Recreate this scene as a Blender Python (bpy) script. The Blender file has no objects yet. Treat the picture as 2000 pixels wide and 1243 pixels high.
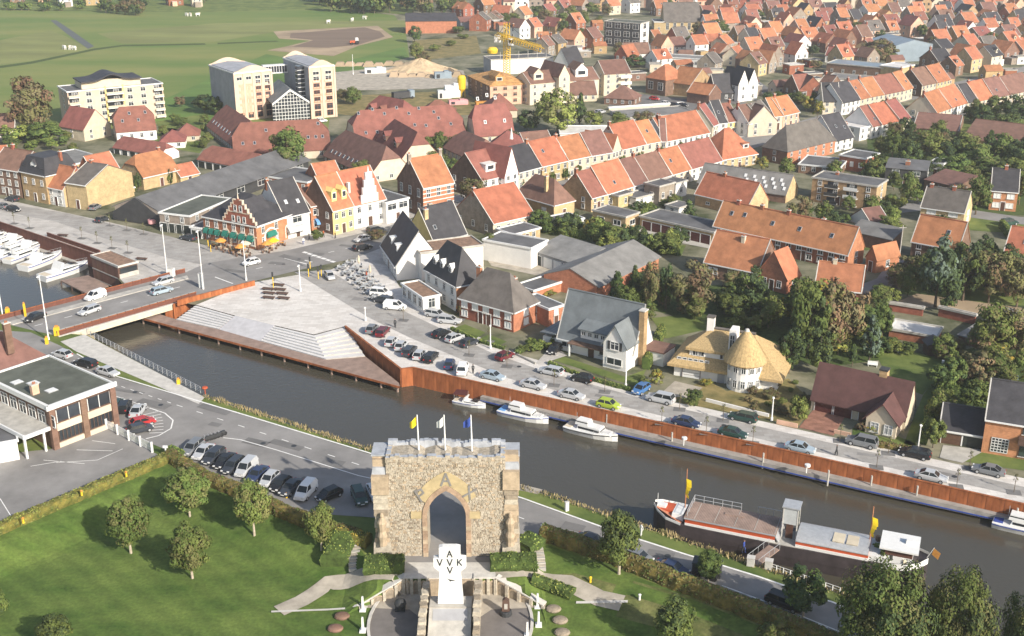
import bpy, math, random
from mathutils import Vector, Matrix
R = random.Random(11)
SC = bpy.context.scene
COL = SC.collection
rad = math.radians
# ---------------------------------------------------------------- camera, sky, sun, exposure
FPX, PITCH, CAMH = 2300.0, rad(20.75),80.0
cd = bpy.data.cameras.new('camera'); cam = bpy.data.objects.new('camera', cd); COL.objects.link(cam)
cam.location = (0,0, CAMH); cam.rotation_euler = (rad(90) - PITCH, 0,0)
cd.sensor_width = 36.0; cd.lens = FPX / 2000 * 36.0; cd.clip_start = 0.5; cd.clip_end = 9000
SC.camera = cam
SUN_AZ, SUN_EL = rad(138), rad(29)          # compass angle from +Y towards +X
W = bpy.data.worlds.new('World'); SC.world = W; W.use_nodes = True
wn = W.node_tree; bg = wn.nodes['Background']
sk = wn.nodes.new('ShaderNodeTexSky'); sk.sky_type = 'NISHITA'; sk.sun_disc = False
sk.sun_elevation = SUN_EL; sk.sun_rotation = SUN_AZ; sk.air_density = 1.0; sk.dust_density = 2.0
wn.links.new(sk.outputs[0], bg.inputs[0]); bg.inputs[1].default_value = 0.12
sd = bpy.data.lights.new('sun', 'SUN'); sd.energy = 4.8; sd.angle = rad(0.6); sd.color = (1.0,0.93,0.82)
so = bpy.data.objects.new('sun', sd); COL.objects.link(so)
sv = Vector((math.sin(SUN_AZ) * math.cos(SUN_EL), math.cos(SUN_AZ) * math.cos(SUN_EL), math.sin(SUN_EL)))
so.rotation_euler = sv.to_track_quat('Z', 'Y').to_euler(); so.location = sv * 300
SC.view_settings.view_transform = 'Standard'; SC.view_settings.look = 'None'
SC.view_settings.exposure = 0.46; SC.view_settings.gamma = 1.0; SC.view_settings.use_curve_mapping = False
SC.cycles.max_bounces = 5; SC.cycles.volume_bounces = 1; SC.cycles.use_denoising = True
try:
 SC.cycles.volume_step_rate = 5.0; SC.cycles.volume_max_steps = 64
except Exception: pass
CP, SP = math.cos(PITCH), math.sin(PITCH)
def ray(u, v):
 x = (u - 1000) / FPX; y = (621.5 - v) / FPX
 return Vector((x, CP + y * SP, -SP + y * CP))
def G(u, v, z=0.0):
 """ground point (on the plane z) that a sight line through (u, v) of the survey photo meets"""
 d = ray(u, v); t = (z - CAMH) / d.z
 return Vector((d.x * t, d.y * t, z))
def ZAT(u, v, Y):
 d = ray(u, v); return CAMH + d.z * Y / d.y
# ---------------------------------------------------------------- materials
def srgb(h):
 h = h.lstrip('#'); o = []
 for i in (0,2,4):
  c = int(h[i:i+2], 16) / 255; o.append(c / 12.92 if c <= .04045 else ((c + .055) / 1.055) ** 2.4)
 return tuple(o)
MATS = {}
def mat(name, col, rough=.85, var=.22, scale=1.0, bump=0., kind=None, metal=0., spec=.35, rnd=0., col2=None, coord='Object', aniso=None):
 if name in MATS: return MATS[name]
 m = bpy.data.materials.new(name); m.use_nodes = True; nt = m.node_tree; N = nt.nodes; Lk = nt.links.new
 p = N['Principled BSDF']; p.inputs['Roughness'].default_value = rough; p.inputs['Metallic'].default_value = metal
 p.inputs['Specular IOR Level'].default_value = spec
 if isinstance(col, str): col = srgb(col)
 c4 = (*col, 1)
 tc = N.new('ShaderNodeTexCoord')
 if coord == 'World':
  geo = N.new('ShaderNodeNewGeometry'); vec = geo.outputs['Position']
 else: vec = tc.outputs['Object']
 if aniso:
  mp = N.new('ShaderNodeMapping'); mp.inputs['Scale'].default_value = aniso; Lk(vec, mp.inputs[0]); nvec = mp.outputs[0]
 else: nvec = vec
 outc = None
 if var > 0 or col2:
  nz = N.new('ShaderNodeTexNoise'); nz.inputs['Scale'].default_value = scale; nz.inputs['Detail'].default_value = 5; nz.inputs['Roughness'].default_value = .65
  Lk(nvec, nz.inputs['Vector'])
  rp = N.new('ShaderNodeValToRGB'); rp.color_ramp.elements[0].position = .34; rp.color_ramp.elements[1].position = .66
  lo = tuple(max(0, c * (1 - var)) for c in col); hi = tuple(min(1, c * (1 + var)) for c in (col2 or col))
  rp.color_ramp.elements[0].color = (*lo, 1); rp.color_ramp.elements[1].color = (*hi, 1)
  Lk(nz.outputs[0], rp.inputs[0]); outc = rp.outputs[0]
 if kind in ('brick', 'sett'):
  sx = N.new('ShaderNodeSeparateXYZ'); Lk(vec, sx.inputs[0]); cb = N.new('ShaderNodeCombineXYZ')
  br = N.new('ShaderNodeTexBrick'); br.inputs['Scale'].default_value = 1.0
  if kind == 'brick':
   ad = N.new('ShaderNodeMath'); Lk(sx.outputs[0], ad.inputs[0]); Lk(sx.outputs[1], ad.inputs[1]); Lk(ad.outputs[0], cb.inputs[0]); Lk(sx.outputs[2], cb.inputs[1])
   br.inputs['Brick Width'].default_value = .42; br.inputs['Row Height'].default_value = .16; br.inputs['Mortar Size'].default_value = .018
  else:
   Lk(sx.outputs[0], cb.inputs[0]); Lk(sx.outputs[1], cb.inputs[1])
   br.inputs['Brick Width'].default_value = 1.5; br.inputs['Row Height'].default_value = .75; br.inputs['Mortar Size'].default_value = .03
  Lk(cb.outputs[0], br.inputs['Vector'])
  br.inputs['Color1'].default_value = (1,1,1,1); br.inputs['Color2'].default_value = (.78,.76,.74,1); br.inputs['Mortar'].default_value = (.95,.9,.85,1) if kind == 'brick' else (.7,.7,.7,1)
  mx = N.new('ShaderNodeMix'); mx.data_type = 'RGBA'; mx.blend_type = 'MULTIPLY'; mx.inputs[0].default_value = .8
  if outc: Lk(outc, mx.inputs[6])
  else: mx.inputs[6].default_value = c4
  Lk(br.outputs[0], mx.inputs[7]); outc = mx.outputs[2]
 if kind == 'mown':
  wv = N.new('ShaderNodeTexWave'); wv.bands_direction = 'DIAGONAL'; wv.inputs['Scale'].default_value = .16; wv.inputs['Distortion'].default_value = 2.5; wv.inputs['Detail'].default_value = 2; wv.inputs['Detail Scale'].default_value = .4
  n2 = N.new('ShaderNodeTexNoise'); n2.inputs['Scale'].default_value = 2.2; n2.inputs['Detail'].default_value = 6; n2.inputs['Roughness'].default_value = .7; Lk(vec, n2.inputs['Vector'])
  Lk(vec, wv.inputs[0]); ml = N.new('ShaderNodeMath'); ml.operation = 'MULTIPLY'; ml.inputs[1].default_value = 1.5; Lk(n2.outputs[0], ml.inputs[0])
  mv = N.new('ShaderNodeMapRange'); mv.inputs[3].default_value = .88; mv.inputs[4].default_value = 1.12; Lk(wv.outputs['Fac'], mv.inputs[0]); m5 = N.new('ShaderNodeMath'); m5.operation = 'MULTIPLY'; Lk(mv.outputs[0], m5.inputs[0]); Lk(ml.outputs[0], m5.inputs[1])
  m6 = N.new('ShaderNodeMath'); m6.operation = 'ADD'; m6.inputs[1].default_value = .22; Lk(m5.outputs[0], m6.inputs[0]); hv = N.new('ShaderNodeHueSaturation'); Lk(m6.outputs[0], hv.inputs['Value']); Lk(outc, hv.inputs['Color']); outc = hv.outputs[0]
 if kind == 'tile':
  wv = N.new('ShaderNodeTexWave'); wv.wave_type = 'BANDS'; wv.bands_direction = 'Z'; wv.inputs['Scale'].default_value = 2.2; wv.inputs['Distortion'].default_value = .6; wv.inputs['Detail'].default_value = 1
  Lk(vec, wv.inputs[0])
  mx = N.new('ShaderNodeMix'); mx.data_type = 'RGBA'; mx.blend_type = 'MULTIPLY'; mx.inputs[0].default_value = .22
  if outc: Lk(outc, mx.inputs[6])
  else: mx.inputs[6].default_value = c4
  Lk(wv.outputs[0], mx.inputs[7]); outc = mx.outputs[2]
 if kind == 'plank':
  wv = N.new('ShaderNodeTexWave'); wv.bands_direction = 'X'; wv.inputs['Scale'].default_value = 1.6; wv.inputs['Distortion'].default_value = .3
  Lk(vec, wv.inputs[0])
  mx = N.new('ShaderNodeMix'); mx.data_type = 'RGBA'; mx.blend_type = 'MULTIPLY'; mx.inputs[0].default_value = .35
  if outc: Lk(outc, mx.inputs[6])
  else: mx.inputs[6].default_value = c4
  Lk(wv.outputs[0], mx.inputs[7]); outc = mx.outputs[2]
 if rnd > 0:
  oi = N.new('ShaderNodeObjectInfo'); mr = N.new('ShaderNodeMapRange'); mr.inputs[3].default_value = 1 - rnd; mr.inputs[4].default_value = 1 + rnd
  Lk(oi.outputs['Random'], mr.inputs[0]); hs = N.new('ShaderNodeHueSaturation'); Lk(mr.outputs[0], hs.inputs['Value'])
  m2 = N.new('ShaderNodeMath'); m2.operation = 'MULTIPLY'; m2.inputs[1].default_value = 7.31; Lk(oi.outputs['Random'], m2.inputs[0])
  m3 = N.new('ShaderNodeMath'); m3.operation = 'FRACT'; Lk(m2.outputs[0], m3.inputs[0])
  m4 = N.new('ShaderNodeMapRange'); m4.inputs[3].default_value = .5 - rnd * .08; m4.inputs[4].default_value = .5 + rnd * .08; Lk(m3.outputs[0], m4.inputs[0]); Lk(m4.outputs[0], hs.inputs['Hue'])
  if outc: Lk(outc, hs.inputs['Color'])
  else: hs.inputs['Color'].default_value = c4
  outc = hs.outputs[0]
 if outc: Lk(outc, p.inputs['Base Color'])
 else: p.inputs['Base Color'].default_value = c4
 if bump > 0:
  bz = N.new('ShaderNodeTexNoise'); bz.inputs['Scale'].default_value = scale * 6; bz.inputs['Detail'].default_value = 3; Lk(nvec, bz.inputs['Vector'])
  b = N.new('ShaderNodeBump'); b.inputs['Strength'].default_value = bump; b.inputs['Distance'].default_value = .05
  Lk(bz.outputs[0], b.inputs['Height']); Lk(b.outputs[0], p.inputs['Normal'])
 MATS[name] = m
 return m
def MT(n): return MATS[n]
# roofs
mat('orange_tile', (.41,.165,.085),.8,.22,.45,.3, 'tile', rnd=.13)
mat('red_tile', (.25,.100,.076),.8,.2,.45,.3, 'tile', rnd=.12)
mat('brown_tile', (.205,.112,.085),.8,.2,.5,.3, 'tile', rnd=.14)
mat('slate', (.052,.05,.055),.6,.25,.5,.2, 'tile', rnd=.15)
mat('grey_tile', (.14,.125,.112),.8,.22,.5,.3, 'tile', rnd=.1)
mat('plum_tile', (.115,.055,.05),.75,.18,.6,.2, 'tile')
mat('bluegrey_tile', (.17,.19,.20),.7,.16,.5,.2, 'tile')
mat('thatch', (.44,.315,.155),.95,.28,1.6,.9, aniso=(2.5,2.5,.5))
mat('dry_lawn', (.095,.128,.030),.95,.3,.3,.3, 'mown', coord='World', col2=(.14,.14,.05))
mat('barge_black', (.05,.04,.043),.5,.3,.6)
mat('bitumen', (.115,.115,.118),.9,.25,.25,.1, rnd=.15)
mat('green_bitumen', (.10,.108,.088),.9,.25,.3,.1)
mat('corrugated', (.20,.195,.185),.8,.22,.3,.2, rnd=.12)
mat('white_roof', (.62,.60,.57),.8,.15,.4)
mat('metal_roof', (.26,.32,.37),.45,.1,.3, metal=.2)
mat('timber_roof', (.50,.27,.10),.85,.35,.7)
# walls
mat('white_wall', (.76,.74,.70),.85,.06,.5)
mat('cream_wall', (.58,.50,.38),.9,.1,.6, rnd=.1)
mat('peach_wall', (.60,.47,.36),.9,.1,.4)
mat('yellow_wall', (.72,.57,.22),.85,.08,.6)
mat('ochre_brick', (.43,.30,.16),.9,.2,.8,.1, 'brick', rnd=.1)
mat('yellow_brick', (.52,.40,.22),.9,.18,.8,.1, 'brick', rnd=.1)
mat('red_brick', (.30,.115,.07),.9,.22,.8,.1, 'brick', rnd=.12)
mat('orange_brick', (.45,.20,.11),.9,.2,.8,.1, 'brick', rnd=.1)
mat('brown_brick', (.20,.125,.09),.9,.22,.8,.1, 'brick', rnd=.12)
mat('grey_brick', (.30,.255,.21),.9,.2,.8,.1, 'brick', rnd=.1)
mat('pink_wall', (.60,.38,.27),.9,.2,.3)
mat('grey_wall', (.36,.36,.37),.85,.12,.4)
mat('dark_wall', (.05,.05,.052),.7,.2,.5)
mat('concrete', (.42,.40,.36),.9,.18,.7,.2)
mat('concrete_light', (.52,.50,.46),.9,.14,.8,.1)
mat('white_paint', (.70,.70,.68),.5,.04,2)
mat('glass', (.035,.042,.05),.12,.3,.4, spec=.6, rnd=.3)
mat('glass_green', (.05,.075,.07),.15,.3,.3, spec=.6)
mat('shutter', (.72,.72,.70),.6,.05,2)
mat('door_brown', (.10,.05,.035),.6,.2,2, rnd=.2)
mat('door_maroon', (.09,.028,.025),.55,.15,2)
mat('door_dark', (.03,.035,.03),.6,.2,2)
mat('green_cloth', (.02,.16,.12),.8,.15,2)
mat('blue_cloth', (.14,.33,.62),.8,.1,2)
mat('grey_cloth', (.45,.47,.47),.8,.1,2)
mat('orange_cloth', (.62,.28,.06),.8,.2,2)
mat('yellow_cloth', (.85,.62,.02),.7,.08,2)
mat('pink_cloth', (.66,.33,.33),.8,.1,2)
mat('dark_metal', (.04,.042,.045),.5,.15,3)
mat('steel', (.46,.47,.48),.4,.1,2, metal=.3)
mat('lamp_white', (.72,.72,.70),.4,.05,2)
mat('yellow_paint', (.78,.50,.03),.5,.08,2)
mat('red_paint', (.46,.085,.03),.5,.1,2)
mat('blue_paint', (.04,.075,.30),.5,.1,2)
mat('timber', (.30,.19,.13),.85,.3,1.2,.2, 'plank')
mat('deck_wood', (.33,.235,.19),.85,.22,.6,.2, 'plank')
mat('dark_wood', (.10,.06,.045),.8,.25,2)
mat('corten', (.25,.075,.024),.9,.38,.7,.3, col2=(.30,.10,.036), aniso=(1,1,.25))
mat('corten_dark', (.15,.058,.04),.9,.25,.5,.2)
mat('rubber', (.02,.02,.021),.8,.1,3)
# stone of the gate
mat('rubble', (.335,.29,.225),.95,.22,2.4,.6, col2=(.40,.35,.275))
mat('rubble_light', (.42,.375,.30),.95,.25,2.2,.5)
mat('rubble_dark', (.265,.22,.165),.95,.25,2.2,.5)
mat('sandstone', (.40,.315,.22),.92,.22,1.2,.4)
mat('arch_brick', (.34,.24,.165),.92,.25,1.8,.3)
mat('lead', (.36,.38,.41),.75,.2,.8)
mat('letter_grey', (.20,.19,.18),.85,.2,2)
mat('yellow_stone', (.42,.335,.19),.9,.15,1.5,.2)
# ground
mat('grass', (.072,.125,.021),.95,.26,.12,.3, coord='World', col2=(.14,.165,.042))
mat('lawn_grass', (.062,.122,.017),.95,.25,.16,.3, 'mown', coord='World', col2=(.098,.138,.028), aniso=(.6,1.1,1))
mat('dry_grass', (.16,.15,.05),.95,.3,.25,.4, coord='World', col2=(.22,.17,.07))
mat('meadow_grass', (.115,.195,.036),.95,.16,.012,.2, coord='World', col2=(.175,.185,.055), aniso=(.6,2.0,1))
mat('garden_soil', (.075,.098,.034),.95,.4,.09,.4, coord='World', col2=(.19,.175,.12))
mat('asphalt', (.235,.225,.215),.92,.2,.14,.15, coord='World')
mat('asphalt_dark', (.16,.155,.15),.92,.16,.3,.15, coord='World')
mat('pavement', (.50,.475,.44),.9,.12,.2,.1, 'sett', coord='World')
mat('quay_setts', (.36,.345,.325),.9,.14,.3,.1, 'sett', coord='World')
mat('plaza_stone', (.66,.63,.59),.9,.10,.12,.1, 'sett', coord='World')
mat('step_stone', (.60,.585,.57),.9,.08,.5)
mat('ramp_stone', (.45,.445,.46),.9,.10,.8,.3)
mat('paint_line', (.74,.73,.70),.8,.12,1.5)
mat('soil', (.30,.23,.15),.95,.18,.05,.4, coord='World', col2=(.36,.27,.18))
mat('tilled_soil', (.18,.13,.095),.95,.15,.05,.5, coord='World', aniso=(.2,3,1))
mat('gravel', (.38,.34,.28),.95,.25,.4,.3, coord='World')
mat('brick_paving', (.30,.15,.105),.9,.22,.8,.2, 'sett', coord='World')
mat('ditch_water', (.10,.11,.11),.9,.1,.2)
mat('ledge_stone', (.30,.28,.255),.9,.2,.6,.2)
mat('court_paving', (.165,.15,.14),.9,.15,.5,.3)
mat('pale_pasture', (.185,.20,.065),.95,.2,.03,.2, coord='World', aniso=(.6,2,1))
mat('deep_pasture', (.10,.17,.035),.95,.2,.03,.2, coord='World', aniso=(.6,2,1))
mat('reed', (.42,.33,.17),.95,.3,2, rnd=.15)
mat('sand_pile', (.50,.38,.24),.95,.2,.4,.5)
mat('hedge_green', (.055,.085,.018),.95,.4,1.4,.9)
mat('hedge_autumn', (.10,.095,.026),.95,.5,.7,.9, col2=(.145,.11,.03))
mat('hedge_yellow', (.10,.13,.028),.95,.4,.9,.9, col2=(.15,.125,.028))
mat('skin', (.55,.36,.27),.6,.05,3)
mat('pale_roof', (.33,.34,.37),.8,.15,.3)
mat('bark', (.13,.10,.07),.95,.3,3,.5)
mat('bark_pale', (.42,.36,.28),.95,.25,3,.4)
def leafmat(n, col, rnd=.18, var=.3): return mat(n, col, .75, var, .5,0, rnd=rnd, spec=.2)
for n, c in dict(leaf_green=(0.095,0.132,0.032), leaf_mid=(0.120,0.149,0.037), leaf_dark=(0.056,0.083,0.029), leaf_olive=(0.144,0.144,0.051),
    leaf_brown=(0.132,0.122,0.059), leaf_yellow=(0.317,0.244,0.043), leaf_blue=(0.104,0.140,0.104), leaf_light=(0.201,0.232,0.055), leaf_rust=(0.159,0.105,0.059), leaf_conifer=(0.044,0.068,0.029)).items(): leafmat(n, c)
# water: dark, slightly rippled
m = bpy.data.materials.new('river_water'); m.use_nodes = True; p = m.node_tree.nodes['Principled BSDF']
p.inputs['Base Color'].default_value = (.064,.058,.043,1); p.inputs['Roughness'].default_value = .16; p.inputs['Specular IOR Level'].default_value = .5
nz = m.node_tree.nodes.new('ShaderNodeTexNoise'); nz.inputs['Scale'].default_value = 1.3; nz.inputs['Detail'].default_value = 6
ge = m.node_tree.nodes.new('ShaderNodeNewGeometry'); m.node_tree.links.new(ge.outputs['Position'], nz.inputs['Vector'])
bp = m.node_tree.nodes.new('ShaderNodeBump'); bp.inputs['Strength'].default_value = .35; bp.inputs['Distance'].default_value = .12
m.node_tree.links.new(nz.outputs[0], bp.inputs['Height']); m.node_tree.links.new(bp.outputs[0], p.inputs['Normal']); MATS['river_water'] = m
# ---------------------------------------------------------------- mesh helpers
class MB:
 """collects faces in named materials and links them as one mesh"""
 def __init__(s): s.v = []; s.f = []; s.m = []; s.names = []
 def mi(s, n):
  if n not in s.names: s.names.append(n)
  return s.names.index(n)
 def poly(s, pts, m):
  i = len(s.v); s.v += [tuple(p) for p in pts]; s.f.append(tuple(range(i, i + len(pts)))); s.m.append(s.mi(m))
 def box(s, c, d, m, rz=0., top=None, taper=1.0):
  """centre of base c, size d"""
  cx, cy, cz = c; x, y, z = d[0] / 2, d[1] / 2, d[2]; cr, sr = math.cos(rz), math.sin(rz); P = []
  for zz, t in ((0,1),(z, taper)):
   for a, b in ((-x, -y),(x, -y),(x, y),(-x, y)):
    a *= t; b *= t; P.append((cx + a * cr - b * sr, cy + a * sr + b * cr, cz + zz))
  i = len(s.v); s.v += P; k = s.mi(m); kt = s.mi(top) if top else k
  for f, kk in (((0,1,5,4), k),((1,2,6,5), k),((2,3,7,6), k),((3,0,4,7), k),((4,5,6,7), kt),((3,2,1,0), k)):
   s.f.append(tuple(i + q for q in f)); s.m.append(kk)
  return s
 def prism(s, pts, dz, m, side=None):
  """pts: 3d outline (ccw from above), extruded down by dz"""
  n = len(pts); a = [Vector(p) for p in pts]; b = [p - Vector((0,0, dz)) for p in a]
  s.poly(a, m); s.poly(list(reversed(b)), side or m)
  for i in range(n): s.poly([a[i], b[i], b[(i + 1) % n], a[(i + 1) % n]], side or m)
  return s
 def extr(s, pts, off, m, side=None):
  """outline swept along the vector off (thickness); side faces too"""
  n = len(pts); off = Vector(off); a = [Vector(p) for p in pts]; b = [p + off for p in a]
  s.poly(a, m); s.poly(list(reversed(b)), m)
  for i in range(n): s.poly([a[i], b[i], b[(i + 1) % n], a[(i + 1) % n]], side or m)
  return s
 def tube(s, p, q, r0, r1, m, n=6, cap=True):
  p = Vector(p); q = Vector(q); d = (q - p).normalized(); a = d.orthogonal().normalized(); b = d.cross(a)
  A = [p + (a * math.cos(2 * math.pi * k / n) + b * math.sin(2 * math.pi * k / n)) * r0 for k in range(n)]
  B = [q + (a * math.cos(2 * math.pi * k / n) + b * math.sin(2 * math.pi * k / n)) * r1 for k in range(n)]
  for k in range(n): s.poly([A[k], A[(k + 1) % n], B[(k + 1) % n], B[k]], m)
  if cap: s.poly(list(reversed(A)), m); s.poly(B, m)
  return s
 def lathe(s, c, prof, m, n=16):
  cx, cy, cz = c
  for (r0, z0),(r1, z1) in zip(prof, prof[1:]):
   for k in range(n):
    a0, a1 = 2 * math.pi * k / n, 2 * math.pi * (k + 1) / n
    q = [(cx + r0 * math.cos(a0), cy + r0 * math.sin(a0), cz + z0),(cx + r0 * math.cos(a1), cy + r0 * math.sin(a1), cz + z0),
     (cx + r1 * math.cos(a1), cy + r1 * math.sin(a1), cz + z1),(cx + r1 * math.cos(a0), cy + r1 * math.sin(a0), cz + z1)]
    if r0 < 1e-4: q = q[1:]
    elif r1 < 1e-4: q = q[:3]
    s.poly(q, m)
  return s
 def mesh(s, name):
  me = bpy.data.meshes.new(name); me.from_pydata(s.v, [], s.f)
  for n in s.names: me.materials.append(MATS[n])
  if len(s.names) > 1: me.polygons.foreach_set('material_index', s.m)
  me.update(); return me
def put(name, me, parent=None, loc=(0,0,0), rz=0., kind=None, label=None, scale=None):
 if isinstance(me, MB): me = me.mesh(name)
 o = bpy.data.objects.new(name, me); COL.objects.link(o); o.location = loc
 if rz: o.rotation_euler = (0,0, rz)
 if scale: o.scale = scale
 if parent is not None: o.parent = parent
 if kind: o['kind'] = kind
 if label: o['label'] = label
 return o
def tag(o, label, cat, group=None):
 o['label'] = label; o['category'] = cat
 if group: o['group'] = group
 return o
def thing(name, label, cat, loc=(0,0,0), rz=0., group=None):
 o = bpy.data.objects.new(name, None); COL.objects.link(o); o.location = loc; o.rotation_euler = (0,0, rz); o.empty_display_size = .3
 return tag(o, label, cat, group)
KIDS = {}
def dup(src, loc, rz=0., label=None, group=None, scale=None, swap=None):
 """copy of a thing with copies of its parts and sub-parts"""
 if src not in KIDS: KIDS[src] = [(c, list(c.children)) for c in src.children]
 r = src.copy(); COL.objects.link(r); r.location = loc; r.rotation_euler = (0,0, rz)
 if scale: r.scale = scale if hasattr(scale, '__len__') else (scale,) * 3
 if label: r['label'] = label
 if group: r['group'] = group
 for c, gs in KIDS[src]:
  d = c.copy(); COL.objects.link(d); d.parent = r
  if swap and d.data and d.data.materials:
   for i, ms in enumerate(d.data.materials):
    if ms and ms.name in swap: d.material_slots[i].link = 'OBJECT'; d.material_slots[i].material = MATS[swap[ms.name]]
  for g in gs:
   e = g.copy(); COL.objects.link(e); e.parent = d
 return r
ORD = 'first second third fourth fifth sixth seventh eighth ninth tenth eleventh twelfth thirteenth fourteenth fifteenth sixteenth seventeenth eighteenth nineteenth twentieth'.split()
for t_, n_ in (('twenty', 'thirtieth'),('thirty', 'fortieth'),('forty', 'fiftieth'),('fifty', 'sixtieth'),('sixty', 'seventieth'),('seventy', 'eightieth')): ORD += [t_ + '-' + o for o in ORD[:9]] + [n_]
def flat(P, z): return [Vector((p.x, p.y, z)) for p in P]
def sheet(name, px, z, m, kind='structure', zg=0.):
 """flat ground sheet through surveyed outline points"""
 b = MB(); pts = [G(u, v, zg) for u, v in px]; pts = flat(pts, z)
 ar = sum(pts[i].x * pts[(i + 1) % len(pts)].y - pts[(i + 1) % len(pts)].x * pts[i].y for i in range(len(pts)))
 if ar < 0: pts.reverse()
 b.poly(pts, m); return put(name, b, kind=kind)
def strip_mb(pts, w, z, m, b=None):
 b = b or MB()
 for p, q in zip(pts, pts[1:]):
  d = (q - p).to_2d().normalized(); n = Vector((-d.y, d.x, 0)) * (w / 2)
  b.poly([Vector((*(p - n).xy, z)), Vector((*(q - n).xy, z)), Vector((*(q + n).xy, z)), Vector((*(p + n).xy, z))], m)
 return b
# ================================================================ GROUND AND WATER
WZ = -3.0
def smooth(t): t = max(0., min(1., t)); return t * t * (3 - 2 * t)
b = MB(); b.poly([(-2500,-200, WZ),(2500,-200, WZ),(2500,700, WZ),(-2500,700, WZ)], 'river_water'); put('river_water', b, kind='structure')
QUAY = [(-200,372),(0,435),(192,500),(240,556),(345,590),(383,596),(459,617),(536,636),(613,654),(674,638),(783,722),(806,719),(2000,987),(2400,1077)]
pts = [G(u, v) for u, v in QUAY]
pts = [Vector((-2600, pts[0].y + 60,0))] + pts + [Vector((2600, pts[-1].y - 60,0)), Vector((2600,4200,0)), Vector((-2600,4200,0))]
b = MB(); b.poly(pts, 'garden_soil'); put('town_ground', b, kind='structure')
# south bank: flat strip with the road, then the lawn falling away towards the memorial court
CREST = [(-260,590),(40,612),(115,650),(170,655),(395,774),(735,884),(1050,962),(1270,1035),(1480,1108),(1640,1160),(1830,1250),(2000,1325),(2300,1450)]
LAWN = [(-400,1240),(0,1047),(325,906),(400,945),(560,1012),(690,1052),(722,1100),(740,1120),(788,1131),(968,1131),(1025,1112),(1062,1062),(1200,1112),(1320,1155),(1450,1205),(1560,1248),(1700,1310),(2100,1460)]
cp = [G(u, v) for u, v in CREST]; lp = [G(u, v) for u, v in LAWN]
cp = [Vector((-900, cp[0].y + 40,0))] + cp; lp2 = [Vector((-900, lp[0].y, 0))] + lp
b = MB(); b.poly([p for p in reversed(cp)] + lp2 + [Vector((lp[-1].x + 2, cp[-1].y, 0))], 'grass'); put('bank_ground', b, kind='structure')
b = MB()
for p, q in zip(cp, cp[1:]):
 d = (q - p).normalized(); n = Vector((d.y * -1, d.x, 0)) * 2.2
 b.poly([p, q, q + n + Vector((0,0, WZ - .3)), p + n + Vector((0,0, WZ - .3))], 'dry_grass')
put('river_bank', b, kind='structure')
LOW = -2.2
TL, TR = G(788,1131), G(968,1131); WL, WR = G(703,1188, LOW), G(1056,1188, LOW)
def interp(P, x):
 for p, q in zip(P, P[1:]):
  if p.x <= x <= q.x: return p.y + (q.y - p.y) * (x - p.x) / max(1e-6, q.x - p.x)
 return P[0].y if x < P[0].x else P[-1].y
def hz(x, y):
 yb = interp(lp2, x); t = yb - y
 if t <= 0: return 0.
 if WL.x <= x <= TL.x and y < WL.y + (TL.y - WL.y) * (x - WL.x) / (TL.x - WL.x): return LOW
 if TR.x <= x <= WR.x and y < TR.y + (WR.y - TR.y) * (x - TR.x) / (WR.x - TR.x): return LOW
 if TL.x < x < TR.x: return LOW
 return LOW * smooth(t / 11)
def GT(u, v):
 z = 0.
 for _ in range(25): p = G(u, v, z); z = .5 * z + .5 * hz(p.x, p.y)
 return Vector((p.x, p.y, hz(p.x, p.y)))
xs = []
for p, q in zip(lp2, lp2[1:]):
 n = max(1, int((q.x - p.x) / 2.0)) if p.x > -120 else 8
 xs += [p.x + (q.x - p.x) * k / n for k in range(n)]
xs += [TL.x - .02, TL.x + .02, TR.x - .02, TR.x + .02, WL.x, WR.x]; xs = sorted(xs)
b = MB(); rows = []
for x in xs:
 yb = interp(lp2, x); yw = None
 if WL.x <= x <= TL.x: yw = WL.y + (TL.y - WL.y) * (x - WL.x) / (TL.x - WL.x)
 elif TR.x <= x <= WR.x: yw = TR.y + (WR.y - TR.y) * (x - TR.x) / (WR.x - TR.x)
 elif TL.x < x < TR.x: yw = yb - .06
 if yw is None: ys = [yb - 16 * k / 10 for k in range(11)] + [yb - 24, yb - 40, yb - 200]
 else:
  yw = min(yw, yb - .05); ys = [yb + (yw + .01 - yb) * k / 9 for k in range(10)] + [yw - .01, yw - 6, yw - 40, yw - 200]
 rows.append([Vector((x, y, hz(x, y) if k else 0.)) for k, y in enumerate(ys)])
for a, c in zip(rows, rows[1:]):
 for k in range(len(a) - 1): b.poly([a[k], a[k + 1], c[k + 1], c[k]], 'lawn_grass')
lawn = put('lawn', b, kind='structure')
# meadow and fields
sheet('meadow', [(-200,16),(300,24),(420,24),(640,16),(770,30),(792,62),(800,112),(660,140),(652,158),(640,262),(400,262),(330,240),(120,262),(-200,232)], .02, 'meadow_grass')
sheet('far_pasture', [(-300,-22),(860,-22),(800,30),(640,16),(420,24),(300,24),(-300,16)], .02, 'grass')
sheet('pasture_patch', [(-60,90),(100,60),(130,72),(176,98),(60,120),(-60,134)], .035, 'pale_pasture')
sheet('pasture_patch', [(190,66),(420,46),(790,40),(795,54),(640,56),(530,64),(420,82),(240,86)], .035, 'pale_pasture')
sheet('pasture_patch', [(120,250),(330,190),(520,106),(640,128),(790,92),(798,112),(650,158),(420,240),(330,240)], .035, 'deep_pasture')
sheet('field_margin', [(522,99),(560,91),(606,80),(545,76),(534,62),(640,56),(738,51),(768,73),(700,90),(652,110),(590,105)], .05, 'soil')
sheet('ploughed_field', [(570,92),(612,79),(566,74),(568,66),(712,54),(742,62),(752,72),(700,88),(640,94)], .08, 'tilled_soil')
sheet('ditch', [(98,40),(110,40),(140,60),(184,91),(172,96),(130,66)], .05, 'ditch_water')
sheet('ditch', [(-60,137),(60,121),(184,95),(240,88),(400,85),(402,88),(240,91),(184,99),(62,125),(-60,142)], .05, 'hedge_green')
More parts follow.
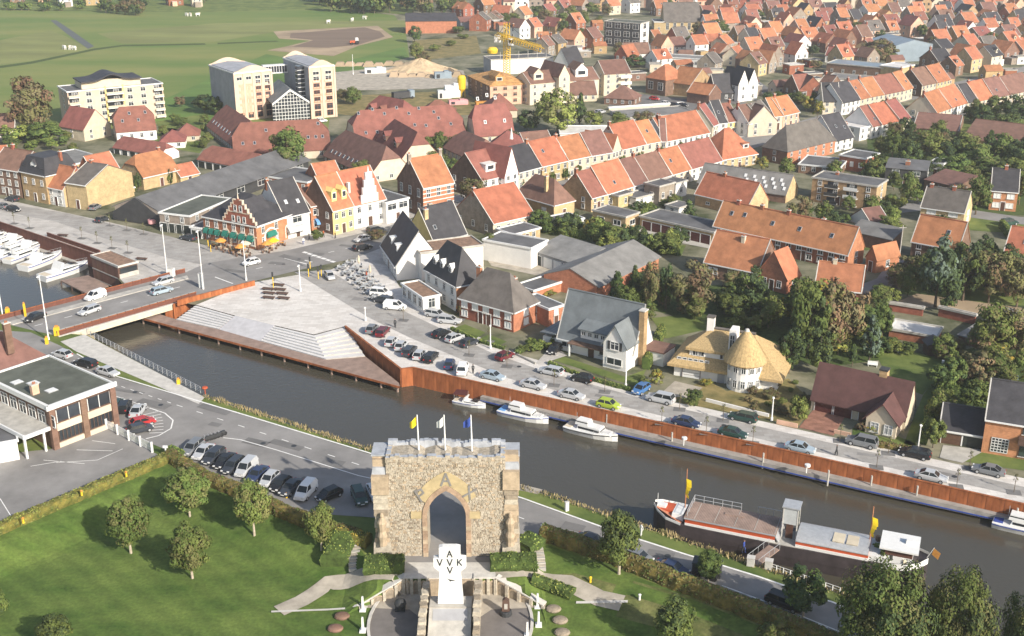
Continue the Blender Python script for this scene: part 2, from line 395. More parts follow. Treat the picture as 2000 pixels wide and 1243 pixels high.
sheet('ditch', [(425,84),(540,80),(545,82),(425,87)], .05, 'hedge_green')
sheet('field_track', [(640,172),(840,168),(935,160),(935,164),(840,174),(640,178)], .05, 'gravel')
sheet('building_site', [(650,142),(800,128),(905,138),(915,168),(650,173)], .06, 'gravel')
sheet('wasteland', [(652,190),(780,182),(905,178),(935,200),(925,225),(700,228),(655,222)], .04, 'dry_grass')
sheet('allotments', [(805,80),(930,70),(940,105),(812,120)], .04, 'dry_grass')
# paving and roads on the town side
sheet('quay_pavement', [(-150,392),(0,437),(192,501),(245,556),(340,548),(560,526),(510,500),(395,478),(220,436),(0,388),(-150,356)], .03, 'pavement')
sheet('quay_street', [(-150,364),(0,396),(130,417),(230,441),(330,462),(440,492),(490,508),(420,522),(330,505),(200,465),(110,434),(0,412),(-150,380)], .05, 'quay_setts')
sheet('pavement', [(385,462),(505,500),(560,490),(690,460),(760,442),(890,396),(1010,371),(1300,304),(1565,242),(1560,230),(1300,292),(1010,357),(880,384),(800,414),(690,440),(560,464),(505,478)], .04, 'pavement')
sheet('pavement', [(690,507),(770,465),(870,428),(1040,395),(1130,375),(1460,292),(1465,300),(1130,386),(1040,405),(930,421),(870,441),(800,475),(760,520)], .04, 'pavement')
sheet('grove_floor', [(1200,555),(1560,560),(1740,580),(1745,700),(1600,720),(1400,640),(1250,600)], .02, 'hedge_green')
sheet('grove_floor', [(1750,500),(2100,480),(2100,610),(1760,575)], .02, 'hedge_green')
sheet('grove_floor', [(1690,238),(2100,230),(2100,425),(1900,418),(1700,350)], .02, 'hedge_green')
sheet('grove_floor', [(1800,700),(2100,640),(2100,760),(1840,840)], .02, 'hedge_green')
sheet('promenade', [(490,553),(590,536),(640,530),(700,505),(745,500),(780,560),(880,632),(1000,690),(1095,716),(1250,768),(1500,826),(1640,858),(2000,935),(2400,1020),(2400,1074),(2000,985),(806,719),(783,722),(674,638),(613,654),(536,636),(459,617),(383,596)], .03, 'plaza_stone')
road = sheet('main_road', [(360,534),(400,516),(480,502),(560,490),(690,460),(760,442),(800,431),(880,400),(930,384),(1010,369),(1130,344),(1300,303),(1420,278),(1560,238),(1640,214),(1650,224),(1570,252),(1480,288),(1300,330),(1130,374),(1040,394),(930,410),(870,428),(770,464),(745,485),(690,506),(590,527),(500,549),(383,580)], .06, 'asphalt')
sheet('quay_road', [(575,532),(640,528),(680,552),(750,590),(860,642),(960,690),(1060,725),(1300,792),(1500,838),(2000,952),(2400,1040),(2400,1062),(2000,972),(1500,862),(1300,815),(1000,742),(900,702),(800,660),(722,622),(640,572)], .05, 'quay_setts')
sheet('side_street', [(1655,600),(1672,560),(1712,545),(1745,500),(1775,512),(1748,545),(1725,600),(1700,622)], .05, 'asphalt')
sheet('side_street', [(1690,405),(1800,396),(1990,424),(2200,440),(2200,458),(1985,438),(1800,412),(1700,424)], .05, 'asphalt')
sheet('garden_path', [(1735,598),(1790,574),(2000,603),(2200,625),(2200,650),(2000,627),(1835,602)], .05, 'soil')
sheet('yard', [(940,492),(1040,505),(1125,528),(1080,545),(960,520)], .04, 'gravel')
sheet('garage_yard', [(1240,450),(1255,442),(1395,472),(1385,486),(1330,475)], .04, 'concrete')
sheet('car_park', [(1185,178),(1262,185),(1392,200),(1360,240),(1240,236),(1190,214)], .05, 'asphalt_dark')
sheet('car_park', [(1400,165),(1470,150),(1505,175),(1450,205),(1400,200)], .05, 'asphalt_dark')
sheet('far_street', [(1640,214),(1720,190),(1850,165),(1960,140),(2100,105),(2100,115),(1965,150),(1860,178),(1650,226)], .05, 'asphalt')
sheet('driveway', [(1592,797),(1652,812),(1628,852),(1560,836)], .06, 'brick_paving')
sheet('driveway', [(1842,870),(1925,880),(1880,905),(1835,895)], .06, 'concrete')
sheet('driveway', [(1065,690),(1090,682),(1108,695),(1075,706),(1045,712)], .06, 'pavement')
sheet('driveway', [(1318,745),(1372,758),(1345,780),(1290,770)], .06, 'gravel')
sheet('villa_garden', [(1310,785),(1375,740),(1420,765),(1540,740),(1590,790),(1560,832),(1490,818)], .05, 'dry_grass')
for q in ([(1272,622),(1345,614),(1390,642),(1300,662)], [(1080,704),(1100,697),(1222,737),(1262,722),(1246,757)], [(880,644),(908,634),(948,650),(930,662)], [(933,664),(955,654),(990,668),(968,678)],
  [(1710,692),(1760,682),(1852,705),(1802,772),(1740,748)], [(1803,772),(1850,706),(1862,712),(1785,872),(1765,868)], [(1665,836),(1745,850),(1792,868),(1772,882),(1665,852)],
  [(1874,892),(1925,880),(2100,900),(2100,935),(1882,902)], [(1925,745),(1996,756),(1992,792),(1928,782)], [(560,340),(690,308),(700,340),(600,362)], [(305,238),(405,222),(412,252),(318,266)],
  [(1700,232),(2100,222),(2100,345),(1715,340)], [(1830,560),(2100,580),(2100,602),(1835,590)], [(1895,420),(2000,432),(2000,458),(1890,450)], [(1660,470),(1730,455),(1745,480),(1690,490)],
  [(310,250),(420,255),(390,300),(300,285)], [(1050,430),(1340,480),(1330,500),(1050,455)]):
 sheet('garden_lawn', q, .04, 'grass')
# south side
sroad = sheet('river_road', [(-80,640),(60,650),(118,676),(228,738),(480,812),(735,892),(1020,976),(1200,1040),(1330,1082),(1480,1128),(1625,1178),(1850,1268),(2100,1370),(2100,1440),(1700,1302),(1560,1240),(1320,1146),(1200,1094),(1062,1046),(960,1040),(735,1012),(560,1000),(400,935),(330,882),(215,832),(195,770),(-80,700)], .04, 'asphalt')
sheet('gate_forecourt', [(736,1012),(1014,1030),(1014,1088),(968,1131),(788,1131),(736,1088)], .05, 'asphalt')
sheet('museum_car_park', [(-160,905),(100,878),(214,836),(298,884),(330,898),(0,1042),(-200,1130)], .06, 'asphalt')
sheet('bank_walkway', [(165,654),(400,777),(388,790),(300,752),(150,688),(118,668)], .06, 'concrete_light')
sheet('bank_walkway', [(1015,946),(1060,957),(1050,966),(1015,958)], .03, 'gravel')
sheet('dry_verge', [(1215,1180),(1300,1150),(1420,1208),(1560,1262),(1300,1262)], -9, 'dry_grass')
# road markings (flat paint, children of their road)
def dashes(parent, p, q, n, w=.16, f=.4, z=.075):
 p, q = G(*p), G(*q); me = None
 d = (q - p); L = d.length / n
 b = MB(); b.poly([(0,-w / 2,0),(L * f, -w / 2,0),(L * f, w / 2,0),(0, w / 2,0)], 'paint_line'); me = b.mesh('lane_dash')
 for k in range(n): c = p + d * (k / n); put('lane_dash', me, parent, (c.x, c.y, z), math.atan2(d.y, d.x))
def line(parent, px, w=.18, z=.075):
 put('edge_line', strip_mb([G(*p) for p in px], w, z, 'paint_line'), parent)
line(sroad, [(150,692),(228,736),(480,812),(735,890),(1020,974),(1200,1039),(1330,1081),(1480,1127),(1625,1177),(1850,1268)], .3)
dashes(sroad, (220,750),(345,792),7); dashes(sroad, (345,792),(735,920),9, f=.3); dashes(sroad, (1010,1010),(1200,1078),4, f=.3); dashes(sroad, (1450,1160),(1700,1262),5, f=.4)
line(sroad, [(436,856),(470,860),(540,880),(620,905),(700,930),(736,938)]); line(sroad, [(1410,1145),(1500,1178),(1640,1235)])
line(sroad, [(292,798),(322,808),(338,822),(334,838),(310,852),(285,858)], .22)
for k in range(8): line(sroad, [(280 + k * 2 - 2,812 + k * 5),(312 + k * 3 - k * k * .3,804 + k * 6)], .15)
line(sroad, [(218,772),(290,797)], .15)
for q in ([(110,905),(190,900),(240,878)], [(60,912),(120,902)], [(85,900),(165,907)], [(180,862),(225,868)], [(150,880),(220,882)], [(0,975),(22,1010)]):
 put('bay_line', strip_mb([G(*p) for p in q], .12,.09, 'paint_line'), sroad)
dashes(road, (500,526),(740,472),7,.2,.35); line(road, [(560,500),(610,513)], .35); line(road, [(556,505),(604,518)], .35); line(road, [(420,542),(455,555)], .3)
for k in range(7): put('zebra_bar', strip_mb([G(592 + k * 9,501 + k * 3 - 8), G(600 + k * 9,503 + k * 3 - 8)], .9,.08, 'paint_line'), road)
# ---------------------------------------------------------------- corten quay walls in panels
def corten_wall(name, px, z1, z0, label, step=2.4, m='corten', th=.25):
 r = thing(name, label, 'quay wall'); P = [G(u, v, z1) for u, v in px]
 for p, q in zip(P, P[1:]):
  d = q - p; L = d.length; n = max(1, round(L / step)); a = math.atan2(d.y, d.x); w = L / n
  bb = MB(); bb.box((w / 2,0,0),(w - .05, th, z1 - z0), m); bb.box((w - .02,.02,.05),(.10, th * .6, z1 - z0 - .1), 'corten_dark'); bb.box((w / 2,0, z1 - z0),(w + .0, th + .12,.09), 'corten_dark' if m == 'corten_dark' else 'corten'); me = bb.mesh('corten_panel')
  for k in range(n): c = p + d * (k / n); put('corten_panel', me, r, (c.x, c.y, z0), a)
 return r
corten_wall('quay_wall', [(783,721),(806,718),(1000,762),(1500,872),(2000,985),(2300,1053)], .35,-3.3, 'long rust red steel quay wall below the parked cars')
corten_wall('quay_wall', [(674,637),(783,721)], .35,-3.3, 'slanting rust red steel wall beside the riverside steps')
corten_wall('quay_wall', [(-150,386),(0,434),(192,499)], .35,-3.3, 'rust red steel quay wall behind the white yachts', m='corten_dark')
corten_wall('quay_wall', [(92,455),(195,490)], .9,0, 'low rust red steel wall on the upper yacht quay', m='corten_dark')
# landing ledge with blue rubbing strip
r = thing('landing_stage', 'long pale landing ledge with blue edge under the rust wall', 'landing stage')
P = [G(u, v, -1.7) for u, v in ((938,775),(1200,838),(1500,906),(1700,952),(1990,1016),(2300,1086))]
for p, q in zip(P, P[1:]):
 d = (q - p); n = Vector((-d.y, d.x, 0)).normalized()
 b = MB(); b.prism([p, q, q + n * 2.6, p + n * 2.6], .9, 'ledge_stone'); put('ledge_slab', b, r)
 b = MB(); b.box((0,0,0),(d.length, .12,.16), 'blue_paint'); put('rubbing_strip', b, r, ((p + q) / 2) - n * .05 + Vector((0,0,-.75)), math.atan2(d.y, d.x))
for t, (u, v) in enumerate([(1072,800),(1185,826),(1312,862),(1490,903),(1617,937),(1701,948),(1790,968),(1985,1012)]):
 p = G(u, v, -1.7); b = MB(); b.tube((0,0,-1),(0,0,1.5),.14,.14, 'concrete', 8); mp_ = put('mooring_post', b, loc=p)
 tag(mp_, 'grey mooring post on the landing ledge, ' + ORD[t] + ' from the left', 'post', 'mooring posts along the ledge')
# life-ring boxes on the wall
for t, (u, v) in enumerate([(1336,855),(1576,908)]):
 p = G(u, v, .2); b = MB(); b.lathe((0,0,0), [(0,0),(.42,.05),(.42,.35),(0,.42)], 'white_paint', 12); b.box((0,.3,-1.2),(.12,.12,1.4), 'white_paint')
 tag(put('life_buoy', b, loc=(p.x, p.y - .4,.1)), ['white life buoy on the rust wall near the green car', 'white life buoy on the rust wall above the black barge'][t], 'life buoy', 'life buoys on the quay wall')
# ---------------------------------------------------------------- riverside steps and deck
DZ = -1.65
st = thing('riverside_steps', 'pale stone steps fanning down from plaza to wooden deck', 'steps')
TOPP = [(383,596),(459,617),(536,636),(613,654),(676,637)]; BOTP = [(344,625),(428,644),(509,667),(637,703),(713,697)]
tp = [G(u, v) for u, v in TOPP]; bt = [G(u, v, DZ) for u, v in BOTP]
for k in range(4):
 if k == 1:
  b = MB(); q = [tp[1] + Vector((0,0,.02)), bt[1] + Vector((0,0,.05)), bt[2] + Vector((0,0,.05)), tp[2] + Vector((0,0,.02))]
  b.prism(q, .4, 'ramp_stone'); put('ramp', b, st); continue
 for i in range(7):
  f0, f1 = i / 7,(i + 1) / 7; z = DZ * (i + .55) / 7.3
  q = [tp[k].lerp(bt[k], f0), tp[k].lerp(bt[k], f1), tp[k + 1].lerp(bt[k + 1], f1), tp[k + 1].lerp(bt[k + 1], f0)]
  b = MB(); b.prism(flat(q, z),.38, 'step_stone', 'concrete' if k == 3 else 'corten_dark'); put('step', b, st)
  b = MB(); e = [q[1], q[2]]; b.extr([Vector((e[0].x, e[0].y, z + .012)), Vector((e[1].x, e[1].y, z + .012)), Vector((e[1].x, e[1].y, z - .33)), Vector((e[0].x, e[0].y, z - .33))], (.0,-.05,0), 'steel' if k < 3 else 'step_stone')
  if k < 3: put('nosing', b, st)
b = MB(); b.prism([p + Vector((0,0,-.5)) for p in tp] + [p + Vector((0,0,-.5)) for p in reversed(bt)], .3, 'concrete'); put('step_base', b, st)
dk = thing('river_deck', 'long brown timber deck on posts below the pale steps', 'deck')
DL = [(309,613),(281,622),(781,755),(779,748),(713,696),(637,702),(509,666),(428,643),(344,624)]
b = MB(); b.prism([G(u, v, DZ) for u, v in DL], .3, 'deck_wood'); put('deck_floor', b, dk)
b = MB(); b.tube((0,0,-2),(0,0,-.3),.2,.2, 'deck_wood', 8); pm = b.mesh('deck_post')
for zx in (65,175,315,455,590,740,890,1050,1215,1380,1550,1725,1840):
 u = 260 + zx / 3.571; v = 622 + (u - 281) * .2655; p = G(u + 1, v - 1.5, DZ); put('deck_post', pm, dk, (p.x, p.y, DZ))
b = MB()
pn = G(281,622, DZ); pf = G(781,755, DZ); b.extr([pn, pf, pf - Vector((0,0,.36)), pn - Vector((0,0,.36))], (0,-.12,0), 'corten'); put('fascia', b, dk)
# ---------------------------------------------------------------- road bridge
br = thing('road_bridge', 'road bridge with cream side beam and rusty red parapets', 'bridge')
N0, N1, F0, F1 = G(112,657), G(384,579), G(-10,628), G(362,533)
b = MB(); b.prism([N0, N1, F1, F0], .8, 'asphalt'); dko = put('bridge_deck', b, br, (0,0,.05))
dn = (N1 - N0); an = math.atan2(dn.y, dn.x); nn = Vector((dn.y, -dn.x, 0)).normalized()
b = MB(); b.box((dn.length / 2,0,-1.15),(dn.length, .5,1.05), 'cream_wall'); b.box((dn.length / 2,-.15,-.1),(dn.length, .5,.18), 'concrete_light'); put('side_beam', b, br, N0 + nn * .3, an)
for nm, a0, a1, n in (('parapet_panel', N0, N1,17),('parapet_panel', F0, F1,20)):
 d = a1 - a0; w = d.length / n; bb = MB(); bb.box((w / 2,0,0),(w - .08,.1,.75), 'corten_dark'); bb.box((w / 2,0,.8),(w, .16,.12), 'corten'); bb.box((0,0,0),(.16,.2,1.0), 'corten_dark'); me = bb.mesh('parapet_panel')
 for k in range(n): c = a0 + d * (k / n); put('parapet_panel', me, br, (c.x, c.y, .06), math.atan2(d.y, d.x))
for f in (.16,.84):
 put('footway', MB().prism([N0.lerp(F0, max(0, f - .13)) + Vector((0,0,.22)), N1.lerp(F1, max(0, f - .13)) + Vector((0,0,.22)), N1.lerp(F1, f + .0) + Vector((0,0,.22)), N0.lerp(F0, f) + Vector((0,0,.22))], .16, 'concrete'), br)
for f in (.5,):
 a0, a1 = N0.lerp(F0, f), N1.lerp(F1, f); d = a1 - a0
 bb = MB(); bb.poly([(0,-.1,0),(1.6,-.1,0),(1.6,.1,0),(0,.1,0)], 'paint_line'); me = bb.mesh('lane_dash')
 for k in range(6): c = a0 + d * (k / 6 + .05); put('lane_dash', me, br, (c.x, c.y, .062), math.atan2(d.y, d.x))
b = MB(); q = [G(112,657), G(168,652)]; b.extr([q[0] + Vector((0,0,.0)), q[1] + Vector((1,0,-.95)), q[1] + Vector((1,0,-3.3)), q[0] + Vector((0,0,-3.3))], (0,1.5,0), 'yellow_stone'); put('abutment', b, br)
b = MB(); c0, c1 = G(346,594), G(372,540); b.extr([c0 + Vector((-2.4,-.5,.02)), c0 + Vector((.5,0,.02)), c0 + Vector((.5,0,-3.4)), c0 + Vector((-2.4,-.5,-3.4))], c1 - c0, 'corten'); put('abutment', b, br)
corten_wall('ramp_wall', [(345,588),(497,549)], 1.0,-.1, 'orange rust retaining wall between the bridge road and plaza')
b = MB(); a0, a1 = G(338,596), G(392,583); b.extr([a0 + Vector((0,0,.2)), a1 + Vector((0,0,.2)), a1 + Vector((0,0,-1.5)), a0 + Vector((0,0,-3.3))], (0,.3,0), 'corten'); put('abutment', b, br)

QP = random.Random(6); qroad = [o for o in COL.objects if o.name == 'quay_road'][0]
for par, m, pts in ((sroad, 'asphalt_dark', ((300,790),(420,830),(560,870),(650,905),(500,865),(1120,1030),(1290,1085),(420,800),(250,765),(600,940))),(road, 'asphalt_dark', ((540,515),(620,497),(690,482),(460,530),(570,505),(760,455))),(qroad, 'asphalt', ((700,585),(850,655),(1000,715),(1180,775),(1400,830),(1700,890),(1850,930)))):
 for u, v in pts:
  p = G(u, v); w, l = QP.uniform(.8,2.2), QP.uniform(2,7); a = QP.uniform(-.3,.1) - .35
  put('road_patch', MB().box((0,0,0),(l, w, .008), m), par, (p.x, p.y, .066 if par is not road else .068), a)
 for u, v in pts[::2]: p = G(u + 14, v + 2); put('manhole_cover', MB().lathe((0,0,0), [(.42,0),(.42,.012),(0,.012)], 'dark_metal', 10), par, (p.x, p.y, .07))
# ================================================================ BUILDERS: houses
def memo(f):
 d = {}
 def g(*a):
  if a not in d: d[a] = f(*a)
  return d[a]
 return g
@memo
def win_mesh(w, h, fm, gm, sill):
 b = MB(); t = .11
 b.box((0,-.01,0),(w - .08,.05, h), gm)
 for sx in (-1,1): b.box((sx * (w / 2 - t / 2),-.03,0),(t, .1, h), fm)
 for zz in (0, h - t): b.box((0,-.03, zz),(w, .1, t), fm)
 if w > .8: b.box((0,-.03,0),(.08,.09, h), fm)
 if h > 1.2: b.box((0,-.03, h * .66),(w, .09,.07), fm)
 if sill: b.box((0,-.08,-.12),(w + .2,.2,.1), 'concrete_light')
 return b.mesh('window')
@memo
def frame_mesh(w, h, fm, sill):
 b = MB(); t = .10
 for sx in (-1,1): b.box((sx * (w / 2 - t / 2),-.03,0),(t, .1, h), fm)
 for zz in (0, h - t): b.box((0,-.03, zz),(w, .1, t), fm)
 if w > .9: b.box((0,-.03,0),(.07,.09, h), fm)
 if h > 1.3: b.box((0,-.03, h * .66),(w, .09,.06), fm)
 if sill: b.box((0,-.09,-.12),(w + .2,.22,.1), 'concrete_light')
 return b.mesh('window')
@memo
def pane_mesh(w, h, gm): b = MB(); b.box((0,0,.03),(w - .08,.04, h - .06), gm); return b.mesh('pane')
@memo
def door_mesh(w, h, m, fm):
 b = MB(); b.box((0,-.02,0),(w, .08, h), m)
 for sx in (-1,1): b.box((sx * (w / 2 + .05),-.04,0),(.1,.12, h + .1), fm)
 b.box((0,-.04, h),(w + .2,.12,.12), fm)
 if w > 2:
  for k in range(1,4): b.box((0,-.07, h * k / 4),(w - .1,.02,.05), fm if m == 'white_paint' else m)
 return b.mesh('door')
@memo
def chim_mesh(w, d, h, m):
 b = MB(); b.box((0,0,-1.2),(w, d, h + 1.2), m); b.box((0,0, h),(w + .14, d + .14,.14), 'concrete_light')
 b.tube((-.12,0, h + .1),(-.12,0, h + .5),.12,.1, 'orange_tile', 6); b.tube((.14,0, h + .1),(.14,0, h + .45),.12,.1, 'orange_tile', 6)
 return b.mesh('chimney')
@memo
def sky_mesh(w, h, m):
 b = MB(); b.box((0,0,0),(w, h, .12), 'steel'); b.box((0,0,.12),(w - .2, h - .2,.03), m); return b.mesh('skylight')
@memo
def dormer_mesh(w, h, d, wm, rm, st):
 b = MB(); b.box((0, d / 2,0),(w, d, h), wm)
 if st == 'g':
  r = w * .45
  b.poly([(-w / 2,0, h),(w / 2,0, h),(0,0, h + r)], wm)
  b.prism([(-w / 2 - .15,-.2, h - .05),(0,-.2, h + r + .1),(0, d + r, h + r + .1),(-w / 2 - .15, d + r, h - .05)], .12, rm); b.prism([(0,-.2, h + r + .1),(w / 2 + .15,-.2, h - .05),(w / 2 + .15, d + r, h - .05),(0, d + r, h + r + .1)], .12, rm)
 else: b.prism([(-w / 2 - .2,-.25, h + .12),(w / 2 + .2,-.25, h + .12),(w / 2 + .2, d + 1.5, h + .3),(-w / 2 - .2, d + 1.5, h + .3)], .16, rm)
 b.box((0,-.03, h * .25),(w * .72,.08, h * .62), 'white_paint'); b.box((0,-.06, h * .3),(w * .6,.06, h * .5), 'glass')
 return b.mesh('dormer')
ALLH = []
def house(A, B, vb=None, d=9., rise=4., roof='g', wall='cream_wall', tile='orange_tile', label='', name='house', cat='house', group=None, h=None, fl=2, win=True,
  ws=2.6, wsz=(1.1,1.5), gm='glass', fm='white_paint', chim=(), sky=(), dorm=(), doors=None, gut=True, cm='red_brick', side=None, near=True, oh=.3, wsd=True, skm='glass', side_wall=None, z0=0., par=None, top0=.55):
 """A, B: surveyed left and right ends of the visible eave; vb: row of the foot of the wall under A (or h the eave height)"""
 if h is None:
  g = G(A[0], vb, z0); h = ZAT(A[0], A[1], g.y) - z0
 a, bb = G(A[0], A[1], z0 + h), G(B[0], B[1], z0 + h); a.z = bb.z = z0
 dv = bb - a; L = dv.length; ang = math.atan2(dv.y, dv.x)
 n = Vector((-dv.y, dv.x, 0)).normalized()
 if isinstance(d, tuple):
  c = G(d[0], d[1], z0 + h); ref = a if d[0] < A[0] + .5 and d[0] < B[0] else bb
  d = abs((c - ref).dot(n)) if abs((c - ref).dot(n)) > 2 else (c - ref).length
 return house_at((a.x, a.y, z0), ang, L, d, h, rise, roof, wall, tile, label, name, cat, group, fl, win, ws, wsz, gm, fm, chim, sky, dorm, doors, gut, cm, near, oh, wsd, skm, side_wall, par, top0)
def house_at(loc, ang, L, d, h, rise=4., roof='g', wall='cream_wall', tile='orange_tile', label='', name='house', cat='house', group=None, fl=2, win=True, ws=2.6, wsz=(1.1,1.5), gm='glass', fm='white_paint',
   chim=(), sky=(), dorm=(), doors=None, gut=True, cm='red_brick', near=True, oh=.3, wsd=True, skm='glass', side_wall=None, par=None, top0=.55):
 if par is None: r = thing(name, label, cat, loc, ang, group)
 else: r = par
 off = Vector((0,0,0))
 sw = side_wall or wall
 b = MB(); T = .18
 b.poly([(0,0,0),(L, 0,0),(L, 0, h),(0,0, h)], wall); b.poly([(L, d, 0),(0, d, 0),(0, d, h),(L, d, h)], wall)
 b.poly([(L, 0,0),(L, d, 0),(L, d, h),(L, 0, h)], sw); b.poly([(0, d, 0),(0,0,0),(0,0, h),(0, d, h)], sw)
 rf = MB(); z = h + T
 def sl(pts): rf.prism([Vector(p) for p in pts], T, tile)
 k = oh * rise / max(.1,(d / 2 if roof in 'gj' else L / 2)) if rise else 0
 if roof == 'g':
  b.poly([(L, 0, h),(L, d, h),(L, d / 2, h + rise)], sw); b.poly([(0, d, h),(0,0, h),(0, d / 2, h + rise)], sw)
  sl([(-.12,-oh, z - k),(L + .12,-oh, z - k),(L + .12, d / 2, z + rise),(-.12, d / 2, z + rise)]); sl([(L + .12, d + oh, z - k),(-.12, d + oh, z - k),(-.12, d / 2, z + rise),(L + .12, d / 2, z + rise)])
 elif roof == 'x':
  b.poly([(0,0, h),(L, 0, h),(L / 2,0, h + rise)], wall); b.poly([(L, d, h),(0, d, h),(L / 2, d, h + rise)], wall)
  sl([(-oh, -.12, z - k),(L / 2,-.12, z + rise),(L / 2, d + .12, z + rise),(-oh, d + .12, z - k)]); sl([(L / 2,-.12, z + rise),(L + oh, -.12, z - k),(L + oh, d + .12, z - k),(L / 2, d + .12, z + rise)])
 elif roof in ('h', 'j'):
  e = oh
  if roof == 'h':
   q = min(L, d) / 2
   if L >= d: r0, r1 = (q, d / 2, z + rise),(L - q, d / 2, z + rise)
   else: r0, r1 = (L / 2, q, z + rise),(L / 2, d - q, z + rise)
   c = [(-e, -e, z),(L + e, -e, z),(L + e, d + e, z),(-e, d + e, z)]
   if L >= d: sl([c[0], c[1], r1, r0]); sl([c[2], c[3], r0, r1]); sl([c[1], c[2], r1]); sl([c[3], c[0], r0])
   else: sl([c[0], c[1], r0]); sl([c[2], c[3], r1]); sl([c[1], c[2], r1, r0]); sl([c[3], c[0], r0, r1])
  else:
   f = .55; yh = d / 2 * f; hh = rise * f; q = d / 2 * (1 - f) * .8
   for x, s in ((0,0),(L, 1)):
    tr = [(x, 0, h),(x, d, h),(x, d - yh, h + hh),(x, yh, h + hh)]
    b.poly(tr if s else list(reversed(tr)), sw)
   sl([(-.15,-oh, z - k),(L + .15,-oh, z - k),(L + .15, yh, z + hh),(L - q, d / 2, z + rise),(q, d / 2, z + rise),(-.15, yh, z + hh)])
   sl([(L + .15, d + oh, z - k),(-.15, d + oh, z - k),(-.15, d - yh, z + hh),(q, d / 2, z + rise),(L - q, d / 2, z + rise),(L + .15, d - yh, z + hh)])
   sl([(L + .25, yh, z + hh),(L + .25, d - yh, z + hh),(L - q, d / 2, z + rise)]); sl([(-.25, d - yh, z + hh),(-.25, yh, z + hh),(q, d / 2, z + rise)])
 elif roof == 'm':
  q = rise * .35
  c = [(-oh, -oh, z),(L + oh, -oh, z),(L + oh, d + oh, z),(-oh, d + oh, z)]; t = [(q, q, z + rise),(L - q, q, z + rise),(L - q, d - q, z + rise),(q, d - q, z + rise)]
  for i in range(4): sl([c[i], c[(i + 1) % 4], t[(i + 1) % 4], t[i]])
  sl(t)
 elif roof == 'p':
  c = [(-oh, -oh, z),(L + oh, -oh, z),(L + oh, d + oh, z),(-oh, d + oh, z)]; t = (L / 2, d / 2, z + rise)
  for i in range(4): sl([c[i], c[(i + 1) % 4], t])
 elif roof == 's':
  b.poly([(L, 0, h),(L, d, h),(L, d, h + rise)], sw); b.poly([(0, d, h),(0,0, h),(0, d, h + rise)], sw); b.poly([(L, d, h),(0, d, h),(0, d, h + rise),(L, d, h + rise)], wall)
  sl([(-.2,-oh, z),(L + .2,-oh, z),(L + .2, d + .2, z + rise),(-.2, d + .2, z + rise)])
 else:
  rf.prism([(-.1,-.1, h + .12),(L + .1,-.1, h + .12),(L + .1, d + .1, h + .12),(-.1, d + .1, h + .12)], .12, tile)
  e, t = .1,.28
  for c, s in (((L / 2,-e, h - .05),(L + 2 * e + t, t, .42)),((L / 2, d + e, h - .05),(L + 2 * e + t, t, .42)),((-e, d / 2, h - .05),(t, d + 2 * e - t, .42)),((L + e, d / 2, h - .05),(t, d + 2 * e - t, .42))): rf.box(c, s, 'white_paint' if gut else 'concrete')
 put('wall', b, r); ro = put('roof', rf, r)
 if roof == 'g' and gut and L < 60:
  put('ridge_tiles', MB().tube((0, d / 2, z + rise + .02),(L, d / 2, z + rise + .02),.16,.16, tile, 5), ro)
  if near or L < 14:
   for x in (-.1, L + .1): put('verge', MB().extr([(x - .09,-oh, z - k),(x - .09, d / 2, z + rise),(x - .09, d / 2, z + rise + .12),(x - .09,-oh, z - k + .12)], (.18,0,0), 'concrete_light'), ro)
 if gut and roof in 'gjhmp' and near:
  g = MB(); g.box((L / 2,-oh - .04, h - .12 - (k if roof in 'gj' else 0) + .1),(L + .3,.2,.22), 'white_paint'); put('gutter', g, r)
 if gut and near and roof in 'hmp':
  for x in (-oh - .04, L + oh + .04): g = MB(); g.box((x, d / 2, h - .02),(.2, d + .3,.22), 'white_paint'); put('gutter', g, r)
 # windows on the faces that can be seen from the tower side
 cr, sr = math.cos(ang), math.sin(ang)
 def seen(nx, ny, px, py):
  wx, wy = nx * cr - ny * sr, nx * sr + ny * cr; qx, qy = loc[0] + px * cr - py * sr, loc[1] + px * sr + py * cr
  return wx * (-qx) + wy * (-qy) > 0
 faces = [(0,-1, L, 0,0,0.),(1,0, d, L, 0, rad(90)),(-1,0, d, 0, d, rad(-90))]
 fh = (h - .3) / max(1, fl)
 if doors is None: doors = [('d', .5)] if near else []
 for fi, (nx, ny, ln, ox, oy, rz) in enumerate(faces):
  if not win or (fi and not wsd): continue
  if not seen(nx, ny, ox + (ln / 2 if fi == 0 else 0), oy + (0 if fi == 0 else (ln / 2 if fi == 1 else -ln / 2))): continue
  nw = max(1, int(ln / ws)) if fi == 0 else max(1, int(ln / (ws * 1.6)))
  w, hh = wsz
  w = min(w, ln * .6); hh = min(hh, fh * .72)
  for f in range(fl):
   for i in range(nw):
    t = (i + .5) / nw * ln; zz = f * fh + fh * .34
    dx, dy = (math.cos(rz) * t, math.sin(rz) * t)
    if fi == 0 and f == 0 and any(abs(t - dd[1] * L) < (dd[2] if len(dd) > 2 else 1.0) / 2 + w / 2 + .1 for dd in doors): continue
    lw = (ox + dx + nx * .02, oy + dy + ny * .02, zz)
    if near:
     o = put('window', frame_mesh(round(w, 2), round(hh, 2), fm, True), r, lw, rz); put('pane', pane_mesh(round(w, 2), round(hh, 2), gm), o)
    else: put('window', win_mesh(round(w, 1), round(hh, 1), fm, gm, False), r, lw, rz)
 for dd in doors:
  w = dd[2] if len(dd) > 2 else 1.0; m = dd[3] if len(dd) > 3 else 'door_brown'; hh = min(2.3 if w < 2 else 2.2, h * .8)
  put('door' if w < 2 else 'garage_door', door_mesh(w, round(hh, 2), m, fm), r, (dd[1] * L, -.02,0))
